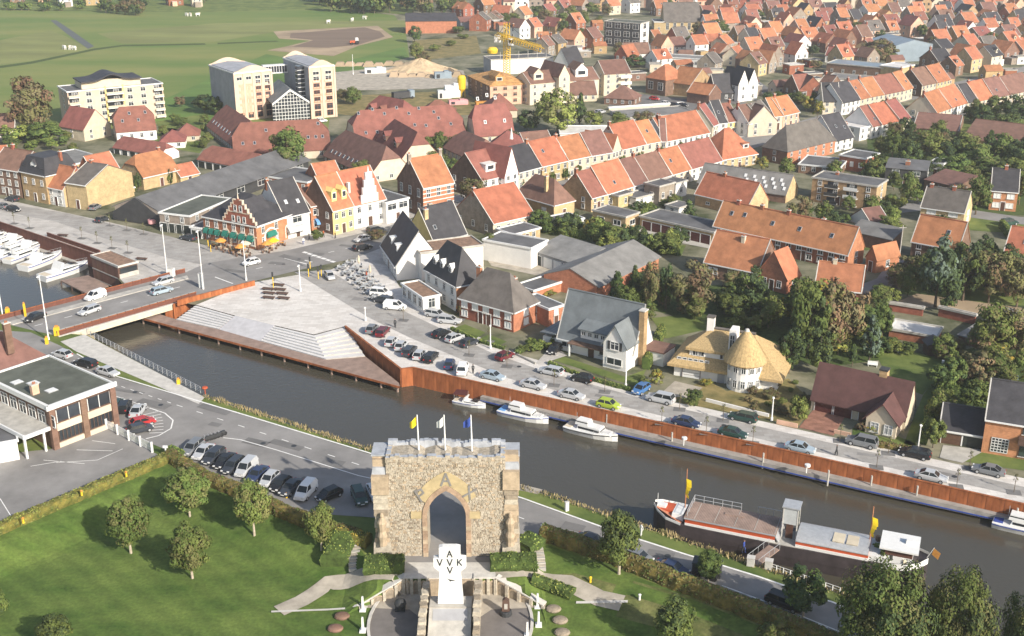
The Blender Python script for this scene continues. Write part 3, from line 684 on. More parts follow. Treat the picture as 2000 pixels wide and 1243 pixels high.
 for c in chim:   # (fx, fy, height[, width])
  x, y = c[0] * L, c[1] * d; w = c[3] if len(c) > 3 else .8
  zz = h + rise * (1 - abs(c[1] - .5) * 2) if roof in 'gj' else (h + rise * (1 - abs(c[0] - .5) * 2) if roof == 'x' else h + rise * (.7 if roof in 'hp' else (.98 if roof == 'm' else 0)))
  put('chimney', chim_mesh(w, .7, c[2], cm), ro, (x, y, zz))
 for s in sky:
  x, y = s[0] * L, s[1] * d
  if roof == 'f': o = put('skylight', sky_mesh(1.4,1.4, skm), ro, (x, y, h + .12)); continue
  zz = h + T + rise * s[1] * 2; tl = math.atan2(rise, d / 2)
  if roof == 'x': zz = h + T + rise * (1 - abs(s[0] - .5) * 2); tl = 0
  o = put('skylight', sky_mesh(.8,1.1, skm), ro, (x, y, zz + .02)); o.rotation_euler = (tl, 0,0)
 for q in dorm:   # (fx, width, height, style[, roof])
  w, hh, stl = q[1], q[2], q[3]; tm = q[4] if len(q) > 4 else tile; wm_ = q[5] if len(q) > 5 else 'white_paint'
  y = d / 2 * .22; zz = h + T + rise * .22 if roof != 'm' else h + .3; y = y if roof != 'm' else rise * .12
  put('dormer', dormer_mesh(w, hh, hh / max(.3,(rise / (d / 2) if roof != 'm' else 3)) + .3, wm_, tm, stl), r, (q[0] * L, y, zz))
 r['footprint'] = [loc[0], loc[1], ang, L, d]
 ALLH.append((loc[0], loc[1], ang, L, d)); r_ = r
 del r['footprint']
 return r
def clear(x, y, m=1.5):
 for hx, hy, a, L, d in ALLH:
  dx, dy = x - hx, y - hy; lx = dx * math.cos(a) + dy * math.sin(a); ly = -dx * math.sin(a) + dy * math.cos(a)
  if -m < lx < L + m and -m < ly < d + m: return False
 return True
def stepped_gable(r, L, h, rise, x0, w, m, trim, th=.4, steps=5, y=-.12):
 """ornamental stepped gable wall standing on the front of a house"""
 p = [(x0, y, h)]
 for i in range(steps):
  f0, f1 = i / steps, (i + 1) / steps; x = x0 + w / 2 * f0 * .86; p += [(x, y, h + rise * f1 * .92)]
  p += [(x0 + w / 2 * f1 * .86, y, h + rise * f1 * .92)]
 left = p; cx = x0 + w / 2
 right = [(2 * cx - q[0], q[1], q[2]) for q in reversed(left)]
 b = MB(); b.extr(left + [(cx, y, h + rise)] + right, (0, th, 0), m); put('gable', b, r)
 bt = MB()
 for i in range(steps):
  f1 = (i + 1) / steps
  for s in (-1,1):
   xa = w / 2 * (1 - i / steps * .86); xb = w / 2 * (1 - f1 * .86)
   bt.box((cx + s * (xa + xb) / 2, y + th / 2, h + rise * f1 * .92),(xa - xb + .25, th + .2,.2), trim); bt.box((cx + s * xa, y + th / 2, h + rise * i / steps * .92),(.22, th + .16, rise * .92 / steps), trim)
 bt.tube((cx, y + th / 2, h + rise * .95),(cx, y + th / 2, h + rise + 1.0),.22,.06, trim, 8); put('gable_trim', bt, r)
# ================================================================ BUILDERS: plants
def leaf_crown(nm, mats, seed, n=1500, clumps=34, shape='round', leaf=.10):
 """unit crown: leaf-sized faces gathered in clumps spread through the crown volume"""
 Q = random.Random(seed); b = MB()
 ix = [b.mi(m) for m in mats]; C = []
 while len(C) < clumps:
  x, y, z = Q.uniform(-1,1), Q.uniform(-1,1), Q.uniform(-1,1); rr = math.sqrt(x * x + y * y + z * z)
  if rr > 1 or rr < .3: continue
  if shape == 'cone':
   zz = (z + 1) / 2; k = (1 - zz) ** .8 * .95 + .05; x *= k; y *= k
  elif shape == 'oval': x *= .85 - .2 * z; y *= .85 - .2 * z
  elif shape == 'pine':
   k = .55 + .45 * math.sin((z + 1) * 2.2); x *= k; y *= k
  C.append((Vector((x, y, z)) * .86, Q.uniform(.16,.34) * (.7 if shape == 'cone' else 1), Q.choice(ix)))
 V, F, Mi = [], [], []
 per = n // clumps
 for c, cr, mi in C:
  for _ in range(per):
   dv = Vector((Q.gauss(0,1), Q.gauss(0,1), Q.gauss(0,1))).normalized() * cr * Q.uniform(.45,1.0) ** .6
   p = c + Vector((dv.x, dv.y, dv.z * .8)); nrm = (dv.normalized() + p.normalized() * .6 + Vector((Q.uniform(-.6,.6), Q.uniform(-.6,.6), Q.uniform(-.2,.8)))).normalized()
   t = nrm.orthogonal().normalized(); s = nrm.cross(t); a = Q.uniform(0,6.28); t, s = t * math.cos(a) + s * math.sin(a), s * math.cos(a) - t * math.sin(a)
   l = leaf * Q.uniform(.6,1.3); i = len(V)
   V += [p - t * l, p + s * l * .62, p + t * l, p - s * l * .62]; F.append((i, i + 1, i + 2, i + 3)); Mi.append(mi if Q.random() < .75 else Q.choice(ix))
 b.v = [tuple(v) for v in V]; b.f = F; b.m = Mi
 return b.mesh(nm)
@memo
def trunk_mesh(th, hgt, rr, m, spread):
 """trunk to the crown base at th, limbs up into the crown (hgt total, rr crown radius)"""
 Q = random.Random(int(th * 100 + hgt * 10)); b = MB(); r0 = max(.08, hgt * .022)
 b.tube((0,0,-.1),(.05,.03, th), r0, r0 * .75, m, 7); b.tube((.05,.03, th),(0,0, hgt * .82), r0 * .75, r0 * .2, m, 6)
 for k in range(spread):
  a = k * 2.4 + Q.random(); z0 = th + (hgt - th) * (.05 + .4 * k / spread); z1 = z0 + (hgt - th) * Q.uniform(.15,.35)
  b.tube((0.03,0.02, z0),(math.cos(a) * rr * .7, math.sin(a) * rr * .7, z1), r0 * .42, r0 * .1, m, 5)
 return b.mesh('trunk')
CROWNS = {}
def crown(kind, i):
 k = (kind, i)
 if k not in CROWNS:
  ms, sh, n, cl, lf = KINDS[kind]; CROWNS[k] = leaf_crown('crown', ms, sum(map(ord, kind)) + i * 17, n, cl, sh, lf)
 return CROWNS[k]
KINDS = {'green': (['leaf_green', 'leaf_mid', 'leaf_dark'], 'round', 3800,44,.075), 'olive': (['leaf_olive', 'leaf_mid', 'leaf_green'], 'oval', 4200,54,.07), 'brown': (['leaf_brown', 'leaf_olive', 'leaf_rust'], 'round', 3600,50,.065),
  'dark': (['leaf_dark', 'leaf_conifer', 'leaf_green'], 'round', 3600,44,.075), 'conifer': (['leaf_conifer', 'leaf_dark', 'leaf_green'], 'cone', 2600,60,.08), 'spruce': (['leaf_blue', 'leaf_blue', 'leaf_dark'], 'cone', 2600,60,.08),
  'cedar': (['leaf_conifer', 'leaf_blue', 'leaf_dark'], 'pine', 2600,44,.08), 'yellow': (['leaf_yellow', 'leaf_olive', 'leaf_light'], 'round', 1600,30,.09), 'light': (['leaf_light', 'leaf_mid', 'leaf_green'], 'round', 2000,34,.09),
  'big': (['leaf_green', 'leaf_green', 'leaf_mid', 'leaf_dark', 'leaf_olive'], 'round', 20000,110,.030), 'willow': (['leaf_olive', 'leaf_mid', 'leaf_light'], 'round', 3200,50,.075), 'rust': (['leaf_rust', 'leaf_brown'], 'round', 1600,30,.09), 'lawn': (['leaf_olive', 'leaf_mid', 'leaf_green'], 'oval', 9000,90,.055), 'lawng': (['leaf_green', 'leaf_mid', 'leaf_green', 'leaf_dark'], 'oval', 9000,90,.055)}
def tree_at(p, hgt, wid, kind, label, group=None, name='tree', cat='tree', bark='bark', bare=.13, rot=None):
 r = thing(name, label, cat, p, R.uniform(0,6.28) if rot is None else rot, group)
 th = hgt * bare; sz = (hgt - th) / 2
 put('crown', crown(kind, R.randrange(3)), r, (0,0, th + sz), scale=(wid / 2 * 1.12, wid / 2 * 1.12, sz * 1.08))
 put('trunk', trunk_mesh(round(th, 1), round(hgt, 1), round(wid / 2,1), bark, 5 if hgt > 4 else 2), r)
 return r
def tree(u, v, vt, wpx, kind, label, group=None, gz=None, **k):
 """base at (u, v), top at row vt, crown wpx across"""
 p = gz or G(u, v); d = ray(u, v); s = FPX / ((p - Vector((0,0, CAMH))).dot(Vector((0, CP, -SP))))
 hgt = ZAT(u, vt, p.y) - p.z
 return tree_at(p, max(1.2, hgt), wpx / s, kind, label, group, **k)
def hedge(px, h, w, m, label, z=0., name='hedge', cat='hedge', terr=None, leafm=None):
 P = [(terr(u, v) if terr else G(u, v, z)) for u, v in px]; b = MB(); sec = []
 for p, q in zip(P, P[1:]):
  n = max(1, int((q - p).length / .6))
  for k in range(n + (1 if q is P[-1] else 0)):
   c = p.lerp(q, k / n); t = (q - p).normalized(); nn = Vector((-t.y, t.x, 0)); pr = []
   for o, zz in ((-.5,0),(-.56,.45),(-.48,.9),(-.1,1.02),(.3,1.0),(.5,.85),(.55,.4),(.5,0)):
    j = .12; pr.append(c + nn * (o * w + R.uniform(-j, j)) + Vector((R.uniform(-j, j), R.uniform(-j, j), zz * h + (R.uniform(-j, j) if zz else -.1))))
   sec.append(pr)
 for a, c in zip(sec, sec[1:]):
  for k in range(7): b.poly([a[k], a[k + 1], c[k + 1], c[k]], m)
  if leafm:
   for _ in range(int(26 * h)):
    k = R.randrange(7); p = a[k].lerp(a[k + 1], R.random()).lerp(c[k].lerp(c[k + 1], R.random()), R.random()); t = Vector((R.gauss(0,1), R.gauss(0,1), R.gauss(0,1))).normalized(); s = t.orthogonal().normalized(); l = R.uniform(.09,.2); p = p + Vector((0,0,.05))
    b.poly([p - t * l, p + s * l * .7, p + t * l, p - s * l * .7], R.choice(leafm))
 b.poly(sec[0], m); b.poly(list(reversed(sec[-1])), m)
 return tag(put(name, b), label, cat)
# ================================================================ MEMORIAL GATE, CROSS AND COURT
g0 = G(874,1087); gl = G(733,1087).x - g0.x; gr = G(1014,1087).x - g0.x
TH = 4.0
top = ZAT(874,897, g0.y)
gate = thing('memorial_gate', 'tall rubble stone gate with pointed arch and PAX letters', 'gate', g0)
bw = 7.25; aw = 2.38; ap = 9.3; spg = 5.6
def arch(w, apx, s, n=9):
 """pointed arch from right springing to left springing"""
 Rr = ((apx - s) ** 2 + w * w) / (2 * w); out = []
 for k in range(n + 1):
  a = k / n * math.acos((Rr - w) / Rr); out.append((-(Rr - w) + Rr * math.cos(a), s + Rr * math.sin(a)))
 return out + [(-x, z) for x, z in reversed(out[:-1])]
Q = random.Random(5)
tops = [(-bw + 2 * bw * k / 22, top + (Q.uniform(-.22,.25) if 0 < k < 22 else .1)) for k in range(23)]
outl = [(-bw, -.1)] + [(aw - 2 * aw, -.1)][:0]
outline = [(-bw, -.05)] + [(-aw, -.05)] + list(reversed(arch(aw, ap, spg))) + [(aw, -.05),(bw, -.05)] + list(reversed(tops))
b = MB(); b.extr([(x, 0, z) for x, z in outline], (0, TH, 0), 'rubble'); put('wall', b, gate)
# rubble facing: uneven stones standing proud of the wall face
b = MB(); z = .1
ringw = .62
def inband(x, z, pad):
 if z < spg: return abs(x) < aw + pad
 Rr = ((ap - spg) ** 2 + aw * aw) / (2 * aw); cx = -(Rr - aw)
 return math.hypot(abs(x) - cx, z - spg) < Rr + pad
row = 0
while z < top - .15:
 hh = Q.uniform(.17,.30); x = -bw + Q.uniform(0,.3)
 while x < bw - .2:
  w = Q.uniform(.2,.52); w = min(w, bw - x)
  if not inband(x + w / 2, z + hh / 2, ringw + .25):
   m = Q.choice(['rubble', 'rubble', 'rubble_light', 'rubble_light', 'rubble_dark', 'sandstone']); dp = Q.uniform(.03,.12); g = .025
   a = [(x + g + Q.uniform(0,.06),-dp, z + g + Q.uniform(0,.05)),(x + w - g - Q.uniform(0,.06),-dp, z + g + Q.uniform(0,.05)),(x + w - g - Q.uniform(0,.08),-dp, z + hh - g - Q.uniform(0,.05)),(x + g + Q.uniform(0,.08),-dp, z + hh - g - Q.uniform(0,.05))]
   c = [(p[0] + s1 * .03,.01, p[2] + s2 * .03) for p, s1, s2 in zip(a, (-1,1,1,-1),(-1,-1,1,1))]
   b.poly(a, m)
   for k in range(4): b.poly([a[k], c[k], c[(k + 1) % 4], a[(k + 1) % 4]], m)
  x += w
 z += hh
put('rubble_facing', b, gate, kind='stuff')
# arch ring and letter stones
av = arch(aw + .02, ap + .03, spg, 8); av2 = [(x * 1.0, z) for x, z in arch(aw + ringw, ap + ringw * 1.25, spg, 8)]
for k in range(len(av) - 1):
 b = MB(); b.extr([(av[k][0], -.16, av[k][1]),(av[k + 1][0], -.16, av[k + 1][1] + .0),(av2[k + 1][0], -.16, av2[k + 1][1]),(av2[k][0], -.16, av2[k][1])], (0,.3,0), 'arch_brick'); put('voussoir', b, gate)
for s in (-1,1):
 for k in range(9):
  b = MB(); b.box((s * (aw + ringw / 2),-.02, k * spg / 9 + .02),(ringw, .28 + .05 * (k % 2), spg / 9 - .03), 'arch_brick' if k % 3 else 'sandstone'); put('jamb_stone', b, gate)
av3 = arch(aw + ringw + .03, ap + ringw * 1.25 + .03, spg, 8); av4 = arch(aw + ringw + 1.35, ap + ringw * 1.25 + 1.9, spg, 8)
for k in range(3, len(av3) - 4):
 b = MB(); b.extr([(av3[k][0], -.14, av3[k][1]),(av3[k + 1][0], -.14, av3[k + 1][1]),(av4[k + 1][0], -.14, av4[k + 1][1]),(av4[k][0], -.14, av4[k][1])], (0,.2,0), 'yellow_stone'); put('letter_stone', b, gate)
def letter(ch, x, z, s, rz, parent, m, y=-.2, th=.1, name='letter', loc=None):
 """carved or painted letter in the x-z plane made of strokes"""
 ST = {'P': [((0,0),(0,2)),((0,2),(1,1.8)),((1,1.8),(1,1.15)),((1,1.15),(0,.95))], 'A': [((-.2,0),(.5,2)),((.5,2),(1.2,0)),((.12,.75),(.88,.75))], 'X': [((-.1,0),(1.1,2)),((1.1,0),(-.1,2))],
  'V': [((-.2,2),(.5,0)),((.5,0),(1.2,2))], 'K': [((0,0),(0,2)),((0,.8),(1.1,2)),((.35,1.1),(1.15,0))]}[ch]
 b = MB(); c, sn = math.cos(rz), math.sin(rz); t = .15 * s
 for (x0, z0),(x1, z1) in ST:
  p = [((x0 - .5) * s, (z0 - 1) * s),((x1 - .5) * s, (z1 - 1) * s)]; dx, dz = p[1][0] - p[0][0], p[1][1] - p[0][1]; l = math.hypot(dx, dz); nx, nz = -dz / l * t, dx / l * t; ex, ez = dx / l * t * .6, dz / l * t * .6
  q = [(p[0][0] - ex + nx, p[0][1] - ez + nz),(p[0][0] - ex - nx, p[0][1] - ez - nz),(p[1][0] + ex - nx, p[1][1] + ez - nz),(p[1][0] + ex + nx, p[1][1] + ez + nz)]
  b.extr([(x + a * c - d * sn, y - .001 * ST.index(((x0, z0),(x1, z1))), z + a * sn + d * c) for a, d in q], (0, th, 0), m)
 return put(name, b, parent, loc or (0,0,0))
def gx(u): return (u - 874) / 15.75
def gz(v): return ZAT(874, v, g0.y)
letter('P', gx(826), gz(966) , .8, rad(28), gate, 'letter_grey'); letter('A', 0, gz(936),.82,0, gate, 'letter_grey'); letter('X', gx(919), gz(962),.82, rad(-28), gate, 'letter_grey')
for u, s in ((812,-1),(929,1)):
 b = MB(); b.box((gx(u) + (.2 if s < 0 else 0),-.08, gz(1012)),(1.3,.2,.95), 'yellow_stone'); put('yellow_block', b, gate)
# slabs and ragged lead-grey parapet on the top
b = MB(); b.box((0,1.9, top - .55),(2 * bw - .6,2.7,.12), 'lead'); put('roof_slab', b, gate)
for y0, nm in ((.3,0),(TH - .3,1)):
 for k in range(26):
  x = -bw + .3 + k * (2 * bw - .6) / 25; hh = Q.uniform(.25,.7) + (.35 if nm else 0)
  b = MB(); b.box((x, y0, top - .5),(.62,.62 + Q.uniform(0,.15), hh + .3), 'lead' if nm else 'rubble', top='lead', rz=Q.uniform(-.12,.12), taper=.92); put('parapet_stone', b, gate)
for s in (-1,1):
 for k in range(5): b = MB(); b.box((s * (bw - .3),.8 + k * .62, top - .5),(.6,.6, Q.uniform(.6,1.0)), 'rubble', top='lead', rz=Q.uniform(-.1,.1), taper=.94); put('parapet_stone', b, gate)
# corner buttresses: plinth, column courses, brown cap block, weathering
for s in (-1,1):
 x = (gl + 1.0) if s < 0 else (gr - 1.0)
 for yy in (.6, TH - .6):
  zz = 0
  b = MB(); b.box((x, yy, -.1),(2.3,2.2,2.3), 'rubble_light', taper=.9); put('plinth_block', b, gate)
  zz = 2.2; k = 0
  while zz < 8.8:
   hh = Q.uniform(.5,.95); b = MB(); b.box((x + Q.uniform(-.06,.06), yy, zz),(Q.uniform(1.5,1.95), Q.uniform(1.5,1.8), hh - .03), Q.choice(['sandstone', 'rubble_light', 'rubble_dark', 'sandstone']), taper=Q.uniform(.93,1)); put('buttress_stone', b, gate); zz += hh
  b = MB(); b.box((x, yy, zz),(2.05,2.1,2.55), 'sandstone'); put('cap_block', b, gate)
  b = MB(); b.box((x, yy + .3, zz + 2.55),(2.0,1.6,.9), 'lead', taper=.86); b.box((x, yy + .5, zz + 3.45),(1.75,1.3,.95), 'sandstone'); put('weathering', b, gate)
 b = MB(); b.box((x, TH / 2,0),(1.5, TH - 2, top - 1.2), 'rubble'); put('side_wall', b, gate)
 b = MB(); b.box((x, TH / 2 + .4, top - 1.2),(1.9, TH - 1.0,1.2), 'sandstone', top='lead'); b.box((x, TH / 2 + .4, top),(2.1, TH - .6,.18), 'lead'); put('top_block', b, gate)
 # weathered standing figure on the front of the buttress
 b = MB(); b.lathe((x - s * .1,-.7,2.1), [(.55,0),(.5,.6),(.62,1.3),(.42,2.0),(.5,2.6),(.6,3.2),(.34,3.7),(.2,3.85),(.26,4.1),(.2,4.4),(0,4.5)], 'sandstone', 9); put('carved_figure', b, gate)
# flagpoles with small flags on the parapet
for i, (u, c, lab) in enumerate(((818, 'yellow_cloth', 'white flagpole with a yellow flag on the gate top'),(870, 'white_paint', 'white flagpole with a pale flag, middle of the gate top'),(922, 'blue_paint', 'white flagpole with a dark blue flag on the gate top'))):
 zt = top - .45; Yp = g0.y + 2.0; x = (ray(u, 876).x / ray(u, 876).y) * Yp
 fp = thing('flagpole', lab, 'flagpole', (x, Yp, zt),0, 'flagpoles on the gate'); H = 5.4
 b = MB(); b.tube((0,0,0),(-.1,0, H),.12,.07, 'lamp_white', 8); b.tube((0,0,0),(0,0,.3),.3,.25, 'sandstone', 8); put('pole', b, fp)
 b = MB(); pr = None
 for k in range(7):
  t = k / 6; xx = -.12 - t * 1.0 + .1; yy = .18 * math.sin(t * 7 + i); za, zb = H - .1 - t * .95, H - 1.3 - t * .6 + t * t * .5 - .4 * t
  cur = [(xx, yy, za),(xx, yy, zb)]
  if pr: b.extr([pr[0], cur[0], cur[1], pr[1]], (0,.03,0), c)
  pr = cur
 put('flag', b, fp)
# terrace in front of the gate, retaining walls with arched niches
ter = thing('memorial_terrace', 'pale stone terrace wall with arched niches under the gate', 'terrace')
b = MB(); e = [G(788,1131), G(968,1131), G(968,1100), G(788,1100)]; b.prism(flat(e, .10),.35, 'concrete_light'); put('terrace_slab', b, ter)
def niche_wall(p, q, z1a, z1b, n, nm, m, th=.7, top=True):
 d = q - p; L = d.length; a = math.atan2(d.y, d.x)
 r = put('retaining_wall', MB().extr([(0,0, LOW - .1),(L, 0, LOW - .1),(L, 0, z1b),(0,0, z1a)], (0, th, 0), m), ter, (p.x, p.y, 0), a)
 b = MB(); b.extr([(0,-.12, z1a),(L, -.12, z1b),(L, -.12, z1b + .16),(0,-.12, z1a + .16)], (0, th + .24,0), 'concrete_light'); put('coping', b, r)
 for k in range(n):
  x = L * (k + .5) / n; hh = min(1.75,(z1a + (z1b - z1a) * x / L) - LOW - .3)
  if hh < .6: continue
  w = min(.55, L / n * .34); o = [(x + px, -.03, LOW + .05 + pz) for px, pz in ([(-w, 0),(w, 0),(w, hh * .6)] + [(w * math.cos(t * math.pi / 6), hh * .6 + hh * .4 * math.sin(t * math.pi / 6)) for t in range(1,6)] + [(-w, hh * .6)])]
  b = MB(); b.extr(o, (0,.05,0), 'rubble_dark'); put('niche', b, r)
  ob = MB(); e2 = [(x + (vx - x) * 1.28,-.1, LOW + (vz - LOW) * 1.13) for vx, _, vz in o]
  for i in range(1, len(o) - 0):
   j = (i + 1) % len(o)
   if j == 1: break
   ob.extr([(o[i][0], -.1, o[i][2]),(o[j][0], -.1, o[j][2]), e2[j], e2[i]], (0,.12,0), 'sandstone')
  put('niche_arch', ob, r)
 for k in range(n + 1):
  x = L * k / n; zz = z1a + (z1b - z1a) * k / n
  b = MB(); b.box((x, -.12, LOW),(.38,.35, max(.3, zz - LOW)), 'rubble_light'); put('pilaster', b, r)
fl_, fr_ = G(835,1131), G(925,1131)
b = MB(); b.box(((fl_ + fr_) / 2) + Vector((0,-.1, LOW - .1)),((fr_ - fl_).length, .7,2.3), 'sandstone'); put('retaining_wall', b, ter)
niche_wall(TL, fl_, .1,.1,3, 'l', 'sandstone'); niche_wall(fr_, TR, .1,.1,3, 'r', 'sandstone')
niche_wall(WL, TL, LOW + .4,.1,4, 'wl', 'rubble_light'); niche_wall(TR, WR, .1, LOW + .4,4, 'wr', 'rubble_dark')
# court floor
cc = G(880,1215, LOW); rr = (G(1036,1210, LOW) - G(724,1210, LOW)).length / 2
b = MB(); pts = [(cc.x + rr * math.cos(t * math.pi / 24), cc.y + rr * math.sin(t * math.pi / 24) * 1.15, LOW + .05) for t in range(48)]; b.poly(pts, 'court_paving'); put('court_floor', b, kind='structure')
b = MB()
for t in range(48):
 a0, a1 = t * math.pi / 24,(t + 1) * math.pi / 24
 if math.sin((a0 + a1) / 2) > .45: continue
 b.prism([(cc.x + k * math.cos(a), cc.y + k * math.sin(a) * 1.15, LOW + .2) for k, a in ((rr, a0),(rr + .35, a0),(rr + .35, a1),(rr, a1))], .25, 'concrete_light')
put('court_kerb', b, kind='structure')
b = MB(); e = [TL, TR, WR, G(1030,1189, LOW), G(960,1192, LOW), G(925,1215, LOW), G(830,1215, LOW), G(800,1192, LOW), WL]; b.poly([Vector((p.x, p.y, LOW + .08)) for p in reversed(e)], 'gravel'); put('court_apron', b, kind='structure')
# stone crypt block with inscription slab and the white cross
cb = G(880,1184,.3)
cr = thing('crypt_block', 'grey inscribed stone slab at the foot of the white cross', 'tomb', (cb.x, cb.y, LOW))
b = MB(); b.box((0,0.9,0),(4.9,2.2,2.5), 'rubble_dark', top='concrete'); put('block', b, cr)
b = MB(); b.extr([(-2.45,-.2,2.45),(2.45,-.2,2.45),(2.45,-6,.25),(-2.45,-6,.25)], (0,0,-.5), 'concrete'); b.extr([(-2.0,-.45,2.40),(2.0,-.45,2.40),(2.0,-1.9,1.85),(-2.0,-1.9,1.85)], (0,0,-.02), 'grey_wall'); put('slab', b, cr)
for s in (-1,1):
 b = MB(); b.extr([(s * 2.75,4.5,0),(s * 2.75,4.5,2.5),(s * 2.75,1.5,3.1),(s * 2.75,-1,3.0),(s * 2.75,-7,1.2),(s * 2.75,-7,0)], (s * .7,0,0), 'rubble'); put('flank_wall', b, cr)
 for k in range(9):
  y = 4.2 - k * 1.2; zz = 2.5 if y > 3 else (2.6 + (4.5 - y) * .16 if y > 1 else 3.0 if y > -1 else 3.0 + (y + 1) * .3)
  b = MB(); b.box((s * 3.1, y, zz - .1),(Q.uniform(.8,1.0),1.05, Q.uniform(.3,.6)), Q.choice(['rubble', 'rubble_light', 'rubble_dark']), rz=Q.uniform(-.2,.2), taper=.85); put('coping_stone', b, cr)
b = MB()
for k, (ln) in enumerate(([(-1.85,1.15), ], [(-1.85,-1.0),(-.8,1.85)], [(-1.0,.55)], [(-1.85,-.9),(-.6,1.9)], [(-.55,.5)])):
 y = -.55 - k * .26
 for x0, x1 in ln:
  x = x0
  while x < x1 - .1:
   w = Q.uniform(.10,.16); z = 2.46 + (y + .2) * .379 - .02; b.poly([(x, y, z),(x + w, y, z),(x + w, y + .15, z + .057),(x, y + .15, z + .057)], 'white_paint'); x += w + .045
put('inscription', b, cr, kind='stuff')
cz = .35
cx = thing('memorial_cross', 'white stone cross with black AVV-VVK letters', 'cross', (cb.x, cb.y + .35, cz))
Hc = ZAT(880,1072, cb.y) - cz
hw = [(1.5,0),(1.22, Hc * .57),(1.75, Hc * .63),(1.88, Hc * .66),(1.88, Hc * .80),(1.68, Hc * .805),(1.22, Hc * .81),(1.22, Hc * .985),(.8, Hc),(-.8, Hc)]
o = [(x, 0, z) for x, z in hw[:-1]] + [(-x, 0, z) for x, z in reversed(hw[:-1])]
b = MB(); b.extr(o, (0,.7,0), 'white_paint'); put('cross_body', b, cx)
for ch, x, f in (('A', 0,.88),('V', -1.15,.735),('V', 0,.735),('K', 1.1,.735),('V', 0,.60)): letter(ch, x, Hc * f, .40,0, cx, 'dark_metal', y=-.05, th=.06)
b = MB(); pz = Hc * .43
b.extr([(-.35,-.04, pz + .16),(0,-.04, pz + .02),(.3,-.04, pz - .02),(.62,-.04, pz - .16),(.2,-.04, pz - .14),(-.02,-.04, pz - .24),(-.1,-.04, pz - .04)], (0,.05,0), 'dark_metal'); put('bird_emblem', b, cx)
# small things in the court
def at_low(u, v): return G(u, v, LOW + .06)
p = at_low(782,1190); b = MB(); b.lathe((0,0,0), [(.5,0),(.62,.3),(.75,.8),(.62,1.15),(.3,1.4),(0,1.5)], 'dark_metal', 12); b.box((0,0,0),(1.2,1.2,.25), 'dark_metal'); tag(put('bronze_urn', b, loc=p), 'dark round bronze urn left of the white cross', 'urn')
p = at_low(988,1200); sf = thing('stone_statue', 'dark standing monument right of the white cross', 'monument', p)
b = MB(); b.lathe((0,0,0), [(.75,0),(.7,.5),(.55,.6)], 'dark_metal', 12); put('plinth', b, sf); b = MB(); b.box((0,0,.5),(.95,.5,1.3), 'dark_wood', taper=.85); b.tube((0,-.25,1.8),(0,.25,1.8),.42,.42, 'dark_wood', 12); b.box((0,-.28,.9),(.4,.06,.7), 'concrete'); put('headstone', b, sf)
for i, (u, v) in enumerate(((709,1192),(709,1233),(1050,1186),(1052,1222),(1030,1243))):
 p = G(u, v, LOW); b = MB(); b.box((0,0,0),(.75,.9,.18), 'white_paint'); b.box((0,0,.18),(.30,.3,1.7), 'white_paint', taper=.7)
 tag(put('white_marker', b, loc=p), ['white stone marker by the upper left cushion stone', 'white stone marker, lowest left of the cross', 'white stone marker by the right arched wall', 'white stone marker between the court and right cushion stones', 'white stone marker at the bottom right court edge'][i], 'marker', 'white stone markers round the court')
for i, (u, v) in enumerate(((668,1206),(655,1230),(1081,1192),(1094,1214),(1098,1238))):
 p = G(u, v, LOW); b = MB(); b.lathe((0,0,0), [(.85,0),(.95,.18),(.8,.38),(.4,.48),(0,.5)], 'brown_brick' if i < 2 else 'rubble_dark', 14)
 o = tag(put('cushion_stone', b, loc=p, scale=(1,.8,1)), ['upper flat round stone on the lawn left of court', 'lower flat round stone on the lawn left of court', 'topmost flat round stone right of the court', 'middle flat round stone right of the court', 'lowest flat round stone right of the court'][i], 'stone', 'flat round stones on the lawn')
# paths and their kerbs round the memorial
def tsheet(name, px, m, dz=.05):
 b = MB(); P = [GT(u, v) + Vector((0,0, dz)) for u, v in px]
 c = sum(P, Vector()) / len(P)
 for i in range(len(P)): b.poly([P[i], P[(i + 1) % len(P)], c], m)
 return put(name, b, kind='structure')
def tpath(name, px, w, m, dz=.12):
 b = MB(); P = [GT(u, v) for u, v in px]; out = []
 for p, q in zip(P, P[1:]):
  n = max(1, int((q - p).length / 1.0)); out += [p.lerp(q, k / n) for k in range(n)]
 out.append(P[-1]); L = []
 for i, p in enumerate(out):
  t = (out[min(i + 1, len(out) - 1)] - out[max(0, i - 1)]).to_2d().normalized(); n = Vector((-t.y, t.x, 0)) * w / 2
  L.append([Vector((e.x, e.y, hz(e.x, e.y) + dz)) for e in (p + n, p, p - n)])
 for a, c in zip(L, L[1:]):
  for k in range(2): b.poly([a[k], a[k + 1], c[k + 1], c[k]], m)
 return put(name, b, kind='structure')
tpath('footpath', [(788,1125),(700,1128),(640,1140),(590,1175),(545,1195)], 2.4, 'gravel'); tpath('footpath', [(968,1122),(1040,1118),(1110,1140),(1170,1170),(1215,1180)], 2.2, 'gravel')
tpath('path_kerb', [(530,1197),(640,1193),(718,1188)], .35, 'concrete_light', .16); tpath('path_kerb', [(1125,1179),(1175,1178),(1226,1177)], .35, 'concrete_light', .16)
for i, (pp, lab) in enumerate((([(692,1112),(690,1090),(698,1062),(702,1050)], 'stone stair path left of the gate'),([(1056,1110),(1054,1090),(1050,1072),(1046,1056)], 'stone stair path right of the gate'))):
 P = [GT(*q) for q in pp]; r = thing('stair_path', lab, 'steps', P[0])
 for k in range(14):
  f = k / 13 * (len(P) - 1); j = min(int(f), len(P) - 2); c = P[j].lerp(P[j + 1], f - j); b = MB(); b.box((0,0,-.3),(1.3,.5,.42 + .02 * k), 'gravel' if k % 2 else 'concrete'); put('step', b, r, c - P[0], .08 * (k % 3))

tpath('dry_verge', [(1220,1168),(1330,1196),(1480,1256)], 5.5, 'dry_lawn', .03); tpath('dry_verge', [(1060,1130),(1120,1128),(1200,1150)], 1.2, 'dry_lawn', .03)
